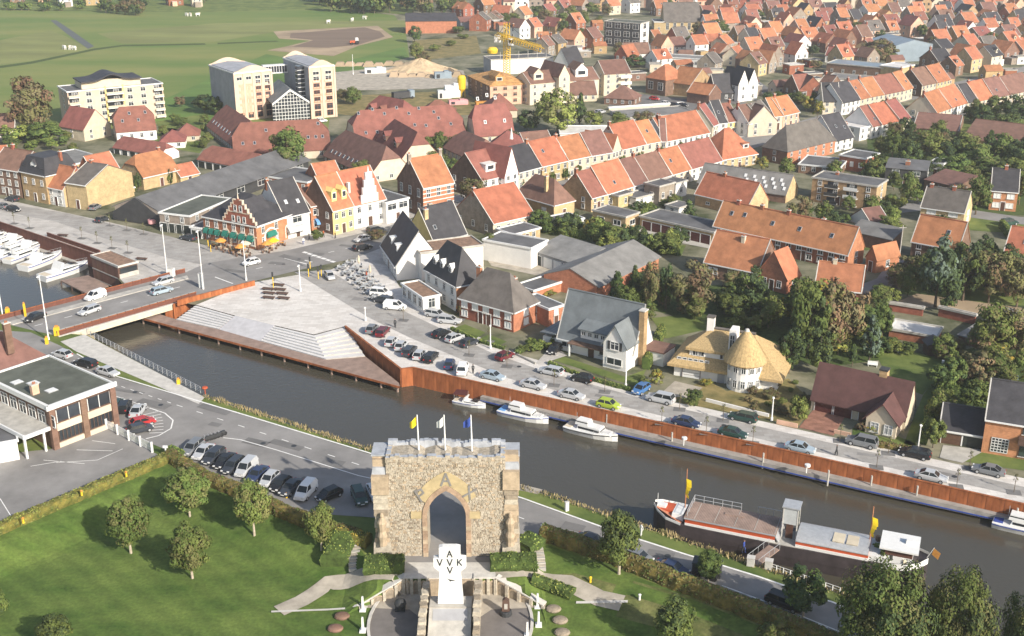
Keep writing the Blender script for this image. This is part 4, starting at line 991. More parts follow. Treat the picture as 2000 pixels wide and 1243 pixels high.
# ================================================================ HOUSES BY THE RIVER AND ALONG THE MAIN ROAD
HD = house
# --- left quay
HD((-20,326),(36,335),378,11,4, 'g', 'brown_brick', 'brown_tile', 'tall brown brick house at the far left quay edge', fl=3, chim=((.3,.5,1.2),))
HD((40,336),(88,346),389,10,4.2, 'm', 'ochre_brick', 'slate', 'narrow quay house with black mansard and arched dormer', fl=2, dorm=((.5,2.2,2.4, 'g'),(.15,1,1.5, 'f'),(.85,1,1.5, 'f')), chim=((.9,.6,1.2),))
HD((90,364),(124,371),398,9,4.6, 'g', 'white_wall', 'orange_tile', 'small white quay house with orange roof and yellow gable', fl=2, side_wall='yellow_brick', chim=((.95,.5,.8),))
HD((128,357),(168,363),405,16,3.5, 'g', 'yellow_brick', 'grey_tile', 'tall blind yellow brick building behind the small white house', win=False, chim=((.2,.5,.8),))
HD((187,347),(237,336),362,9,5, 'g', 'red_brick', 'orange_tile', 'red brick back house with orange roof and white windows', fl=1, ws=3.2, gut=True)
HD((170,368),(213,363),400,7,1.6, 'x', 'white_wall', 'orange_tile', 'low white annex with small gable beside yellow wall', fl=1, win=False)
HD((279,347),(349,331),372,10,5, 'j', 'yellow_brick', 'orange_tile', 'orange roofed yellow brick barn behind the dark warehouse', win=False, chim=((.8,.5,.8),))
HD((352,346),(389,338),359,6,2.5, 'g', 'yellow_brick', 'orange_tile', 'small orange roofed annex right of the barn', win=False)
HD((212,378),(263,367),386,1.0,0, 'f', 'yellow_brick', 'concrete', 'long yellow garden wall beside the warehouse yard', name='garden_wall', cat='wall', win=False, near=False, doors=[])
# --- dark warehouse, shop front and garages
wh = HD((224,402),(312,415),430,62,2.8, 'x', 'grey_brick', 'bitumen', 'wide dark roofed warehouse with black gable front', name='warehouse', cat='warehouse', fl=1, ws=5, wsz=(3.2,2.0), gut=False, side_wall='dark_wall', oh=1.0, near=False, doors=[])
b = MB(); hb = None
for o in wh.children:
 if o.name.startswith('wall'): hb = o
Lw, hw_ = max(v.co.x for v in hb.data.vertices), sorted(v.co.z for v in hb.data.vertices)[-1]
b.extr([(-.6,-.35, hw_ - 6.2),(Lw + .4,-.35, hw_ - 6.2),(Lw + .4,-.35, hw_ - 4.3),(Lw / 2,-.35, hw_ + .1),(-.6,-.35, hw_ - 4.3)], (0,.3,0), 'dark_wall'); put('gable_cladding', b, wh)
b = MB(); b.lathe((Lw * .84,-.5, hw_ - 5.2), [(0,-.5),(1.0,-.45),(1.0,.45),(0,.5)], 'pink_cloth', 14); put('shop_sign', b, wh)
HD((311,417),(370,424),452,17,0, 'f', 'grey_brick', 'green_bitumen', 'flat roofed brick workshop with four dark garage doors', name='workshop', cat='workshop', fl=2, gut=True, doors=[('g', .14,2.4, 'door_dark'),('g', .38,2.4, 'door_dark'),('g', .62,2.4, 'door_dark'),('g', .86,2.4, 'door_dark')], ws=3.4)
HD((372,445),(394,448),464,5,0, 'f', 'white_wall', 'bitumen', 'small white garage between workshop and brick cafe', name='garage', cat='garage', win=False, doors=[('g', .5,2.6, 'door_dark')])
# --- corner cafe with stepped gable
cf = HD((396,424),(500,444),468,13,5.2, 'h', 'red_brick', 'slate', 'red brick corner cafe with white stepped gable and green awnings', name='cafe', cat='cafe', fl=2, wsz=(1.1,1.7), ws=2.5, doors=[], side_wall='orange_brick', sky=((.8,.2),))
cw = [o for o in cf.children if o.name.startswith('wall')][0]; Lc = max(v.co.x for v in cw.data.vertices); hc = max(v.co.z for v in cw.data.vertices); Dc = max(v.co.y for v in cw.data.vertices)
stepped_gable(cf, Lc, hc, 6.0, Lc * .40, Lc * .60, 'red_brick', 'cream_wall', steps=6)
b = MB(); x0, w_ = Lc * .44, Lc * .52; b.prism([(x0,0, hc),(x0 + w_ / 2,0, hc + 5.2),(x0 + w_ / 2, Dc * .6, hc + 5.2),(x0, Dc * .6, hc)], .2, 'slate'); b.prism([(x0 + w_ / 2,0, hc + 5.2),(x0 + w_, 0, hc),(x0 + w_, Dc * .6, hc),(x0 + w_ / 2, Dc * .6, hc + 5.2)], .2, 'slate'); put('cross_roof', b, cf)
for zz in (hc * .52, hc - .25, hc + 2.6): b = MB(); ww = Lc if zz < hc else Lc * .42; b.box((Lc / 2 if zz < hc else Lc * .70,-.06, zz),(ww, .16,.22), 'cream_wall'); put('string_course', b, cf)
for zz in (hc + .5, hc + 3.0):
 for k in range(3 if zz < hc + 1 else 2): o = put('window', frame_mesh(.9,1.4, 'white_paint', True), cf, (Lc * (.60 + .1 * k) + (Lc * .05 if zz > hc + 1 else 0),-.16, zz)); put('pane', pane_mesh(.9,1.4, 'glass'), o)
def awning(par, x, z, w, d, m, y=0., rz=0.):
 b = MB(); n = 6; pr = None
 for k in range(n + 1):
  t = k / n; cur = (-d * math.sin(t * 1.45),-1.3 * (1 - math.cos(t * 1.45)))
  if pr: b.extr([(-w / 2, pr[0], pr[1]),(w / 2, pr[0], pr[1]),(w / 2, cur[0], cur[1]),(-w / 2, cur[0], cur[1])], (0,0,-.05), m)
  pr = cur
 b.poly([(-w / 2,0,0),(-w / 2,-d, -1.2),(-w / 2,0,-1.2)], m); b.poly([(w / 2,0,0),(w / 2,0,-1.2),(w / 2,-d, -1.2)], m)
 return put('awning', b, par, (x, y, z), rz)
def archtrim(par, x, z, w, h, m, y=-.08, rz=0.):
 b = MB(); n = 10
 for k in range(n):
  a0, a1 = math.pi * k / n, math.pi * (k + 1) / n
  q = [(w / 2 * math.cos(a), h * math.sin(a)) for a in (a0, a1)]; q2 = [(x_ * 1.22, z_ * 1.22) for x_, z_ in q]
  b.extr([(q[0][0], 0, q[0][1]),(q2[0][0], 0, q2[0][1]),(q2[1][0], 0, q2[1][1]),(q[1][0], 0, q[1][1])], (0,.16,0), m)
 for s in (-1,1): b.box((s * w * .555,.08,-2.0),(w * .12,.16,2.0), m)
 return put('arch_trim', b, par, (x, y, z), rz)
for k in range(3): awning(cf, Lc * (.07 + .105 * k),3.1,1.35,.9, 'green_cloth', -.02)
for k in range(4): awning(cf, Lc * (.43 + .155 * k),3.2,1.6,.9, 'green_cloth', -.02); archtrim(cf, Lc * (.43 + .155 * k),2.3,1.9,1.3, 'cream_wall')
archtrim(cf, Lc + .08,2.2,3.6,1.7, 'white_paint', Dc * .35, rad(90)); archtrim(cf, Lc + .08,2.4,1.5,.9, 'white_paint', Dc * .8, rad(90)); awning(cf, Lc + .02,3.4,3.0,.7, 'green_cloth', Dc * .35, rad(90))
b = MB(); b.box((Lc + .05, Dc / 2, hc - .3),(.16, Dc, .4), 'white_paint'); put('cornice', b, cf)
# --- north side of the main road, right of the cafe
h2 = HD((555,424),(604,413),468,12,7, 'g', 'white_wall', 'slate', 'white shop with big black roof and two skylights', fl=2, wsz=(2.6,1.7), ws=4.2, sky=((.3,.18),(.75,.16)), chim=((.02,.55,1.4),), skm='white_paint'); awning(h2,2.6,2.9,4.6,1.6, 'grey_cloth')
h3 = HD((606,404),(648,396),452,11,3, 'g', 'orange_brick', 'brown_tile', 'orange brick shop with pale blue awning', fl=2, wsz=(1.7,1.6), ws=2.6, chim=((.9,.6,1.2,1.2),)); awning(h3,3,2.9,4.4,1.5, 'blue_cloth')
h4 = HD((649,412),(690,402),460,12,7, 'g', 'yellow_wall', 'orange_tile', 'yellow house with two ornate yellow dormer gables', side_wall='brown_brick', fl=2, ws=1.9, dorm=((.28,1.5,2.4, 'g', 'yellow_wall', 'yellow_wall'),(.75,1.5,2.4, 'g', 'yellow_wall', 'yellow_wall')))
h5 = HD((690,402),(753,388),448,12,7, 'g', 'white_wall', 'orange_tile', 'white house with tall white stepped gable and orange roof', fl=2, ws=2.6, fm='white_paint', doors=[('d', .5,1.2)]); w5 = [o for o in h5.children if o.name.startswith('wall')][0]; L5 = max(v.co.x for v in w5.data.vertices); e5 = ZAT(690,402, h5.location.y)
stepped_gable(h5, L5, e5,7.8, L5 * .25, L5 * .5, 'white_wall', 'white_paint', steps=4); b = MB(); b.box((L5 * .06,2.5, e5 + 1.5),(.5,.9,3.6), 'white_wall'); put('chimney', b, h5)
HD((754,398),(798,388),438,10,0, 'f', 'white_wall', 'bitumen', 'flat roofed white modern house with wide window bands', fl=2, ws=3.2, wsz=(2.7,1.6))
h7 = HD((826,367),(886,356),425,(776,349),6.0, 'g', 'orange_brick', 'orange_tile', 'tall striped brick and white house with two chimneys', fl=2, ws=2.4, wsz=(1.2,2.1), side_wall='brown_brick', chim=((.0,.5,1.3,.9),(1., .5,1.3,.9)), cm='grey_brick')
w7 = [o for o in h7.children if o.name.startswith('wall')][0]; L7 = max(v.co.x for v in w7.data.vertices); e7 = ZAT(826,367, w7.parent.location.y)
for k in range(7): b = MB(); b.box((L7 / 2,-.02, e7 * (k + .6) / 7.3),(L7,.08,.22), 'white_wall'); put('stone_band', b, h7)
h8 = HD((941,353),(985,343),390,13,6, 'g', 'white_wall', 'red_tile', 'white house with brown side wall and pink shop awning', fl=2, ws=2.3, side_wall='brown_brick', dorm=((.55,3.4,1.9, 'f', 'white_roof'),)); awning(h8,4,2.9,5.5,1.6, 'pink_cloth')
h9 = HD((986,344),(1012,337),385,13,7, 'x', 'white_wall', 'red_tile', 'white house with pointed white gable beside the pink awning', fl=3, ws=1.8); 
b = MB(); b.tube((2.6,0,15),(2.6,0,18),.5,.05, 'white_wall', 6); put('finial', b, h9)
def terrace(nodes, base, d, rise, specs, rowname, fl=2, group=None, near=True, **kw):
 """row of joined houses: eave nodes left to right; base = (row of foot under first, under last)"""
 n = len(nodes) - 1
 for i in range(n):
  sp = specs[i % len(specs)]; wl, tl = sp[0], sp[1]; rf = sp[2] if len(sp) > 2 else 'g'; rs = rise + (sp[3] if len(sp) > 3 else 0)
  f = i / max(1, n - 1); vb = nodes[i][1] + (base[0] - nodes[0][1]) * (1 - f) + (base[1] - nodes[-1][1]) * f
  lab = '%s %s-roofed house, %s from left in %s' % (WN[wl], TN[tl], ORD[i], rowname)
  hh = HD(nodes[i], nodes[i + 1], vb, d + R.uniform(-.6,.6), rs + R.uniform(-.25,.25), rf, wl, tl, lab, fl=fl, group=group or rowname, chim=((R.choice((.02,.98)),.5,1.1),) if i % 2 == 0 else (), sky=((R.uniform(.2,.8), R.uniform(.12,.3)),) if i % 3 == 1 and rf == 'g' else (), near=near, **kw)
 return
WN = dict(white_wall='white', cream_wall='cream', yellow_wall='yellow', ochre_brick='ochre brick', yellow_brick='yellow brick', red_brick='red brick', orange_brick='orange brick', brown_brick='brown brick', grey_brick='grey brick', pink_wall='pink', grey_wall='grey', sandstone='sandstone', concrete_light='pale grey')
TN = dict(orange_tile='orange', red_tile='red', brown_tile='brown', slate='black', grey_tile='grey', plum_tile='plum', bluegrey_tile='blue-grey', bitumen='flat dark', orange='orange', corrugated='grey sheet', white_roof='white', green_bitumen='flat green', metal_roof='metal')
terrace([(1012,337),(1058,325),(1110,313),(1155,304),(1196,297)], (375,334),11,5.5, [('cream_wall', 'slate'),('yellow_brick', 'orange_tile'),('cream_wall', 'orange_tile', 'g', -.4),('cream_wall', 'brown_tile')], 'the main road terrace', ws=2.2)
h = HD((1196,297),(1214,291),331,11,4.5, 'x', 'cream_wall', 'orange_tile', 'narrow pale yellow house with stepped gable in the main terrace', fl=2, ws=1.6)
terrace([(1214,292),(1262,281),(1290,276),(1302,276)], (325,308),11,5.5, [('cream_wall', 'orange_tile', 'g', .5),('cream_wall', 'orange_tile'),('cream_wall', 'brown_tile')], 'the upper main terrace', ws=2.2)
HD((1302,276),(1386,259),307,12,5.8, 'g', 'white_wall', 'orange_tile', 'wide white house with red panels and long orange roof', ws=2.2, chim=((.1,.5,1),))
terrace([(1392,246),(1404,241),(1422,239),(1444,236),(1462,242),(1488,238),(1512,228),(1530,226),(1561,219)], (272,246),11,5, [('cream_wall', 'red_tile', 'g', 1),('white_wall', 'slate', 'g', 1),('yellow_wall', 'red_tile'),('cream_wall', 'brown_tile'),('white_wall', 'brown_tile'),('cream_wall', 'grey_tile'),('cream_wall', 'orange_tile'),('pink_wall', 'orange_tile')], 'the upper shopping row', ws=2.3)
# --- south side of the main road (backs towards us)
terrace([(1155,387),(1184,379),(1237,363),(1266,355),(1312,341),(1350,330),(1410,313)], (415,338),10.5,5.6, [('yellow_brick', 'red_tile'),('yellow_brick', 'orange_tile', 'g', .3),('white_wall', 'brown_tile'),('cream_wall', 'brown_tile'),('cream_wall', 'orange_tile'),('white_wall', 'red_tile')], 'the back terrace', ws=2.6, side_wall='ochre_brick')
for A_, B_, vb_, wl_, lab_ in (((1208,385),(1236,377),408, 'yellow_brick', 'flat yellow rear wing behind the second back terrace house'),((1242,389),(1286,378),406, 'white_wall', 'flat white rear wing behind the brown back terrace roofs'),((1288,366),(1318,358),400, 'grey_brick', 'two storey tan rear wing with terrace at the back row'),((1320,360),(1342,354),388, 'white_wall', 'small white rear wing left of the grey shed'),((1300,402),(1326,408),420, 'white_wall', 'low white garden annex beside the green conifer')): HD(A_, B_, vb_, 5,0, 'f', wl_, 'bitumen', lab_, name='annex', cat='annex', fl=1, ws=3, gut=False, doors=[])
HD((1410,314),(1479,302),334,12,7.5, 'h', 'yellow_brick', 'orange_tile', 'yellow corner house with steep orange hipped roof', dorm=((.75,2.2,1.6, 'f'),))
HD((1082,403),(1122,393),431,14,5.5, 'h', 'yellow_brick', 'brown_tile', 'yellow brick house with hipped brown roof and tall chimneys', fl=1, ws=4, wsz=(1.6,1.5), side_wall='ochre_brick', gm='shutter', chim=((.2,.3,2.6),(.95,.8,2.0)), cm='yellow_brick')
HD((1083,440),(1140,428),455,6,0, 'f', 'white_wall', 'bitumen', 'low white flat annex below the hipped brown roof', fl=1, name='annex', cat='annex')
HD((963,437),(1043,419),463,(913,405),6.2, 'g', 'cream_wall', 'orange_tile', 'cream house with orange roof and blind tan side wall', fl=1, ws=3, side_wall='grey_brick', chim=((.02,.5,.8),))
HD((1003,460),(1055,447),478,6,0, 'f', 'yellow_brick', 'bitumen', 'flat roofed yellow extension behind the cream house', fl=1, name='annex', cat='annex', ws=3)
HD((944,470),(1037,487),508,7,0, 'f', 'white_wall', 'bitumen', 'long blank white wall block behind the dark mansard', win=False, name='annex', cat='annex', doors=[])
HD((1038,490),(1122,517),514,9,1.6, 's', 'grey_wall', 'corrugated', 'low garage row with white doors and grey sheet roof', fl=1, win=False, name='garage_row', cat='garage', doors=[('g', .15,2.4, 'door_dark'),('g', .4,2.4, 'white_paint'),('g', .62,2.4, 'white_paint'),('g', .85,2.4, 'white_paint')], near=False)
HD((1062,536),(1166,560),562,(1333,510),2.4, 'x', 'orange_brick', 'corrugated', 'large grey roofed workshop with red brick gable', name='workshop', cat='workshop', win=False, doors=[], near=False, oh=.6)
HD((1042,570),(1110,548),588,5,0, 'f', 'orange_brick', 'bitumen', 'low red brick lean-to beside the grey workshop', name='annex', cat='annex', win=False, doors=[])
HD((1158,412),(1222,426),437,(1250,417),0, 'f', 'yellow_brick', 'bitumen', 'flat yellow brick bungalow beside the garage row', fl=1, ws=4.5, wsz=(2.2,1.3), doors=[], gut=False)
gr_ = HD((1250,424),(1394,456),447,8,0, 'f', 'ochre_brick', 'bitumen', 'long flat row of seven maroon garage doors', fl=1, win=False, name='garage_row', cat='garage', doors=[('g', .1 + .133 * k, 2.5, 'door_maroon') for k in range(7)], gut=False)
HD((1358,378),(1462,402),401,(1492,388),4.8, 'g', 'ochre_brick', 'orange_tile', 'long orange roofed barn with bright yellow gable end', fl=1, ws=6, wsz=(1.2,.7), side_wall='yellow_brick', chim=((.35,.5,.8),), doors=[])
HD((1362,356),(1535,381),372,(1588,371),4.2, 'g', 'brown_brick', 'corrugated', 'big grey shed roof with rows of white skylights', name='shed', cat='shed', win=False, side_wall='yellow_brick', doors=[], sky=[(.50 + .1 * i + .03 * j, .32 - .1 * j) for i in range(5) for j in range(3)], near=False, skm='white_paint')
ap_ = HD((1587,348),(1713,366),393,(1746,355),0, 'f', 'ochre_brick', 'bitumen', 'flat roofed yellow brick apartment block with balconies', name='apartment_block', cat='apartments', fl=3, ws=3.4, side_wall='yellow_brick', doors=[('d', .42,1.2)], gut=False, chim=((.25,.8,.8),))
hA = ZAT(1587,348, ap_.location.y)
for f in range(3):
 for k, x in enumerate((5.5,10.5)):
  b = MB(); zf = .3 + f * hA / 3; b.box((x, -.65, zf),(3.6,1.3,.15), 'concrete_light'); b.box((x, -1.28, zf + .15),(3.6,.06,.8), 'dark_metal' if k == 0 else 'white_paint'); b.box((x, -.02, zf + .15),(2.6,.08, hA / 3 - .7), 'glass'); put('balcony', b, ap_)
HD((1394,440),(1657,497),470,(1690,482),5, 'g', 'red_brick', 'orange_tile', 'long terrace of brick cottages under one orange roof', name='cottage_terrace', cat='terrace', fl=2, ws=2.4, wsz=(1.3,1.2), side_wall='orange_brick', chim=((.12,.5,.8),(.3,.5,.8),(.5,.5,.8),(.75,.55,.8)), sky=((.1,.28),(.2,.3),(.42,.25),(.62,.25),(.85,.25)), doors=[('d', .12 + .19 * k, 1) for k in range(5)])
HD((1376,511),(1480,532),540,10,5.6, 'g', 'brown_brick', 'orange_tile', 'brown brick house with steep orange roof and side gable', fl=1, ws=3.2, wsz=(2.2,1.4), gm='shutter', chim=((.55,.4,1.2),), cm='cream_wall')
HD((1480,531),(1537,546),560,5,5, 'x', 'orange_brick', 'orange_tile', 'orange brick gabled wing beside the steep orange roof', fl=1, ws=3)
HD((1592,560),(1682,570),586,8,4, 'g', 'orange_brick', 'orange_tile', 'low house with orange roof half hidden by brown trees', fl=1, chim=((.35,.5,.8),), cm='cream_wall')
HD((1660,452),(1742,470),476,5,1.6, 's', 'brown_brick', 'corrugated', 'grey lean-to sheds behind the long brick terrace', name='shed', cat='shed', win=False, doors=[])
HD((1692,500),(1712,507),527,7,2.5, 'x', 'orange_brick', 'orange_tile', 'small red extension at the terrace end', fl=1, name='annex', cat='annex')
HD((1799,404),(1884,416),433,(1903,402),4.2, 'g', 'yellow_brick', 'grey_tile', 'yellow brick house with grey roof and white shutters', fl=2, ws=5, wsz=(2.2,1.3), gm='shutter', chim=((.1,.5,.7),(.62,.5,.8)))
HD((1781,470),(1872,487),506,(1906,474),5, 'g', 'brown_brick', 'orange_tile', 'orange roofed brick house behind the blue cedar', fl=2, ws=3.4, sky=((.7,.25),))
HD((1960,497),(2030,508),523,10,5, 'g', 'brown_brick', 'orange_tile', 'orange roofed brick house at the right edge', fl=1, ws=4, gm='shutter', sky=((.5,.25),))
HD((1936,372),(1989,376),410,10,4.5, 'g', 'orange_brick', 'slate', 'square orange brick house with black roof among trees', fl=2, ws=3, wsz=(1.8,1.3), gm='shutter', chim=((.5,.5,.9),))
HD((1730,328),(1811,335),356,9,.8, 's', 'dark_wall', 'bitumen', 'dark modern house with white edged sloping flat roof', fl=2, ws=4, wsz=(2,1.5), gm='glass_green', chim=((.5,.4,1.5,1.2),))
HD((1815,318),(1842,322),345,6,0, 'f', 'white_wall', 'bitumen', 'small white modern wing right of the dark house', fl=1, name='annex', cat='annex')
HD((1806,352),(1868,366),374,9,1.6, 's', 'brown_brick', 'brown_tile', 'low brown roofed house right of the dark modern house', fl=1, ws=4)
HD((1700,436),(1735,431),447,7,2.5, 'g', 'white_wall', 'brown_tile', 'small white bungalow with dark timber in the gardens', fl=1, ws=3)
HD((1728,592),(1803,604),606,.6,0, 'f', 'red_brick', 'concrete', 'red brick garden wall with grey coping by the path', name='garden_wall', cat='wall', win=False, doors=[], near=False, gut=False)
HD((1834,602),(1905,618),618,.6,0, 'f', 'red_brick', 'concrete', 'second red brick garden wall right of the gate', name='garden_wall', cat='wall', win=False, doors=[], near=False, gut=False)
HD((1737,644),(1829,660),660,(1842,642),0, 'f', 'red_brick', 'white_roof', 'low garage with white flat roof behind the lawn', name='garage', cat='garage', win=False, doors=[], gut=False)
HD((1872,655),(1905,665),668,16,1.5, 's', 'brown_brick', 'corrugated', 'low grey sheet roof shed behind right trees', name='shed', cat='shed', win=False, doors=[])
# --- corner of the quay: white mansard building, slate house, brown house
HD((846,472),(911,456),492,10,6.5, 'g', 'yellow_wall', 'slate', 'yellow house with big black roof and two brick chimneys', fl=1, ws=3.5, chim=((.08,.35,2.0,1.0),(.4,.6,1.6,.9)), cm='yellow_brick', sky=((.2,.18),))
HD((745,478),(774,520),505,10,7, 'g', 'white_wall', 'slate', 'white corner building with dark roof and two white dormers', fl=2, ws=2.4, dorm=((.35,1.1,1.5, 'f', 'white_paint'),(.7,1.1,1.5, 'f', 'white_paint')), wsd=False)
HD((800,478),(822,496),530,14,0, 'f', 'white_wall', 'timber', 'plain white stair tower with tan flat roof edge', win=False, name='stair_tower', cat='tower', doors=[], gut=False)
HD((830,528),(891,562),574,(946,548),6.5, 'h', 'white_wall', 'slate', 'white building with dark hipped roof and three white dormers', fl=2, ws=2.6, dorm=((.22,1.3,1.5, 'g', 'white_paint'),(.45,1.3,1.5, 'g', 'white_paint'),(.72,1.3,1.5, 'g', 'white_paint')), side_wall='orange_brick')
pv = HD((785,556),(826,584),584,(858,577),0, 'f', 'white_wall', 'timber', 'low white glazed restaurant wing with brown flat roof', name='restaurant_wing', cat='annex', fl=1, ws=2.0, wsz=(1.5,2.0), doors=[])
HD((897,584),(1003,613),620,(1072,597),6, 'h', 'red_brick', 'grey_tile', 'brown brick double house with grey hipped roof', fl=2, ws=2.5, wsz=(1.5,1.5), side_wall='orange_brick', chim=((.15,.5,1.6,1.0),(.75,.6,.8)), cm='orange_brick', doors=[('d', .4),('d', .55)], gm='shutter')
HD((1072,606),(1100,598),640,8,0, 'f', 'orange_brick', 'bitumen', 'flat roofed brick side wing with white garage door', name='annex', cat='annex', fl=2, ws=3, gm='shutter')
# --- white villa with blue-grey roof
v1 = HD((1090,655),(1238,690),682,(1288,668),7.6, 'g', 'white_wall', 'bluegrey_tile', 'white villa with steep blue-grey roof and brick chimney', name='villa', cat='villa', fl=1, ws=3.6, wsz=(2.2,1.4), doors=[('d', .45,1.2)])
w1 = [o for o in v1.children if o.name.startswith('wall')][0]; L1 = max(v.co.x for v in w1.data.vertices); e1 = min(v.co.z for v in w1.data.vertices if v.co.z > .5)
g_ = MB(); xg, wg, dg = L1 * .70, L1 * .29,2.6; eg = e1 + 1.9
g_.extr([(xg, -dg, 0),(xg + wg, -dg, 0),(xg + wg, -dg, eg),(xg + wg / 2,-dg, eg + 3.4),(xg, -dg, eg)], (0, dg + 3,0), 'white_wall'); fg = put('front_gable', g_, v1)
g_ = MB(); g_.prism([(xg - .35,-dg - .3, eg - .3),(xg + wg / 2,-dg - .3, eg + 3.65),(xg + wg / 2,4.0, eg + 3.65),(xg - .35,3.0, eg - .3)], .2, 'bluegrey_tile'); g_.prism([(xg + wg / 2,-dg - .3, eg + 3.65),(xg + wg + .35,-dg - .3, eg - .3),(xg + wg + .35,3.0, eg - .3),(xg + wg / 2,4.0, eg + 3.65)], .2, 'bluegrey_tile'); put('gable_roof', g_, v1)
for zz, w_, hh in ((.8,3.0,1.3),(3.6,1.7,1.5)):
 o = put('window', frame_mesh(w_, hh, 'white_paint', True), v1,(xg + wg / 2,-dg - .03, zz)); put('pane', pane_mesh(w_, hh, 'glass'), o)
 for s in (-1,1):
  if zz > 2: put('shutter', MB().box((s * (w_ / 2 + .3),0,0),(.45,.08, hh), 'dark_wall'), v1,(xg + wg / 2,-dg - .05, zz))
b = MB(); xd, wd = L1 * .30, L1 * .42; b.box((xd + wd / 2,1.9, e1 + .5),(wd, 3.6,1.9), 'white_wall'); b.prism([(xd - .4,-.35, e1 + 2.3),(xd + wd + .4,-.35, e1 + 2.3),(xd + wd - 1.2,5.2, e1 + 6.2),(xd + 1.2,5.2, e1 + 6.2)], .2, 'bluegrey_tile'); b.poly([(xd - .4,-.35, e1 + 2.3),(xd + 1.2,5.2, e1 + 6.2),(xd - .4,3.2, e1 + 2.3)], 'bluegrey_tile'); put('dormer', b, v1)
for k in range(5): put('window', win_mesh(.9,.9, 'white_paint', 'glass', False), v1,(xd + wd * (k + .5) / 5,0.06, e1 + 1.0))
b = MB(); b.box((L1 * .45,-.9,2.35),(L1 * .5,2.0,.18), 'brown_brick'); b.box((L1 * .22,-1.7,0),(.25,.25,2.3), 'white_paint'); b.box((L1 * .68,-1.7,0),(.25,.25,2.3), 'white_paint'); put('porch', b, v1)
b = MB(); b.box((L1 + .45,2.2,0),(1.0,1.3, e1 + 7.2), 'ochre_brick'); b.box((L1 + .45,2.2, e1 + 7.2),(1.2,1.5,.2), 'concrete_light'); put('chimney', b, v1)
b = MB(); b.prism([(-.4,-.4, e1 + .2),(-.4,9, e1 + .2),(-4.2,8,.9 + e1 * .5),(-4.2,.6,.9 + e1 * .5)][::-1], .18, 'bluegrey_tile'); b.box((-1.8,4.2,0),(3.6,7,1.6), 'white_wall'); put('side_wing', b, v1)
b = MB(); b.box((L1 + 2.2,5.2,0),(4,4.5,2.4), 'white_wall', top='brown_tile'); b.box((L1 + 2.2,5.2,2.4),(4.3,4.8,.2), 'brown_tile'); put('side_annex', b, v1)
# --- thatched villa with round turret
t0 = G(1316,733); t1 = G(1434,752); dv = t1 - t0; ta = math.atan2(dv.y, dv.x)
v2 = thing('thatched_villa', 'white villa with straw thatched roof and round turret', 'villa', t0, ta)
LT = dv.length; LT2 = LT + 7; DT = 11.; eT = ZAT(1312,704, t0.y)
b = MB(); b.box((LT2 / 2, DT / 2,0),(LT2, DT, eT + .4), 'white_wall'); put('wall', b, v2)
b = MB(); e = 1.0; rz_ = ZAT(1420,634, t0.y + DT / 2 - .8)
R0, R1 = (5.0, DT / 2, rz_),(LT2 - 5.5, DT / 2, rz_)
c = [(-e, -e, eT - .3),(LT2 + e, -e, eT - .3),(LT2 + e, DT + e, eT - .3),(-e, DT + e, eT - .3)]
for q in ([c[0], c[1], R1, R0], [c[2], c[3], R0, R1], [c[1], c[2], R1], [c[3], c[0], R0]): b.prism([Vector(x) for x in q], .45, 'thatch')
b.tube((4.6, DT / 2, rz_),(LT2 - 5.1, DT / 2, rz_),.3,.3, 'grey_tile', 6); put('roof', b, v2)
b = MB(); x0, x1 = LT * .22, LT * .93; z0_ = eT + 1.0
b.box(((x0 + x1) / 2,2.6, z0_ - .4),(x1 - x0,3.6,2.0), 'white_wall'); b.prism([(x0 - .6,.3, z0_ + 1.55),(x1 + .6,.3, z0_ + 1.55),(x1 - .5,5.6, rz_ - .3),(x0 + 2.2,5.6, rz_ - .3)], .45, 'thatch'); b.poly([(x0 - .6,.3, z0_ + 1.55),(x0 + 2.2,5.6, rz_ - .3),(x0 - .9,4.6, z0_ + 1.1)], 'thatch'); put('thatched_dormer', b, v2)
for f in (.15,.27,.78,.9): put('window', win_mesh(1.2,1.1, 'white_paint', 'glass', False), v2,(x0 + (x1 - x0) * f, .78, z0_ + .1))
for k in range(6): put('window', win_mesh(.8,1.3, 'white_paint', 'glass', False), v2,(.8 + k * .95,-.03,2.3))
put('garage_door', door_mesh(3.0,1.9, 'white_paint', 'dark_wood'), v2,(3.0,-.08,.05)); put('door', door_mesh(1.2,2.2, 'grey_wall', 'white_paint'), v2,(LT * .78,-.04,0))
b = MB(); b.box((4.6, DT / 2, rz_ - 1),(1.2,1.0,2.9), 'white_wall'); b.box((4.6, DT / 2, rz_ + 1.9),(1.35,1.15,.25), 'grey_tile'); put('chimney', b, v2)
tc_ = G(1456,766); tv = Vector((tc_.x - t0.x, tc_.y + 2.2 - t0.y)); cA = ZAT(1461,644, tc_.y + 2.2); cE = ZAT(1456,716, tc_.y - .8); tx, ty = tv.x * math.cos(ta) + tv.y * math.sin(ta),-tv.x * math.sin(ta) + tv.y * math.cos(ta)
b = MB(); b.lathe((tx, ty, 0), [(2.75,0),(2.75, cE + .4)], 'white_wall', 24); tw = put('turret', b, v2)
b = MB(); hk = (cA - cE) / 6.6; b.lathe((tx, ty, cE), [(2.7,.1),(3.5,-.2),(3.6,0),(2.6,2.1 * hk),(1.5,4.4 * hk),(.5,6.2 * hk),(0,6.6 * hk)], 'thatch', 24); b.lathe((tx, ty, cA - .4), [(.5,0),(.3,.5),(0,.6)], 'concrete_light', 10); put('turret_roof', b, v2)
for f in (.7, cE - 1.6):
 for k in range(6):
  a = rad(-160 + k * 28) - ta; put('window', win_mesh(.85,1.4, 'white_paint', 'glass', False), v2,(tx + 2.78 * math.cos(a), ty + 2.78 * math.sin(a), f), a + rad(90))
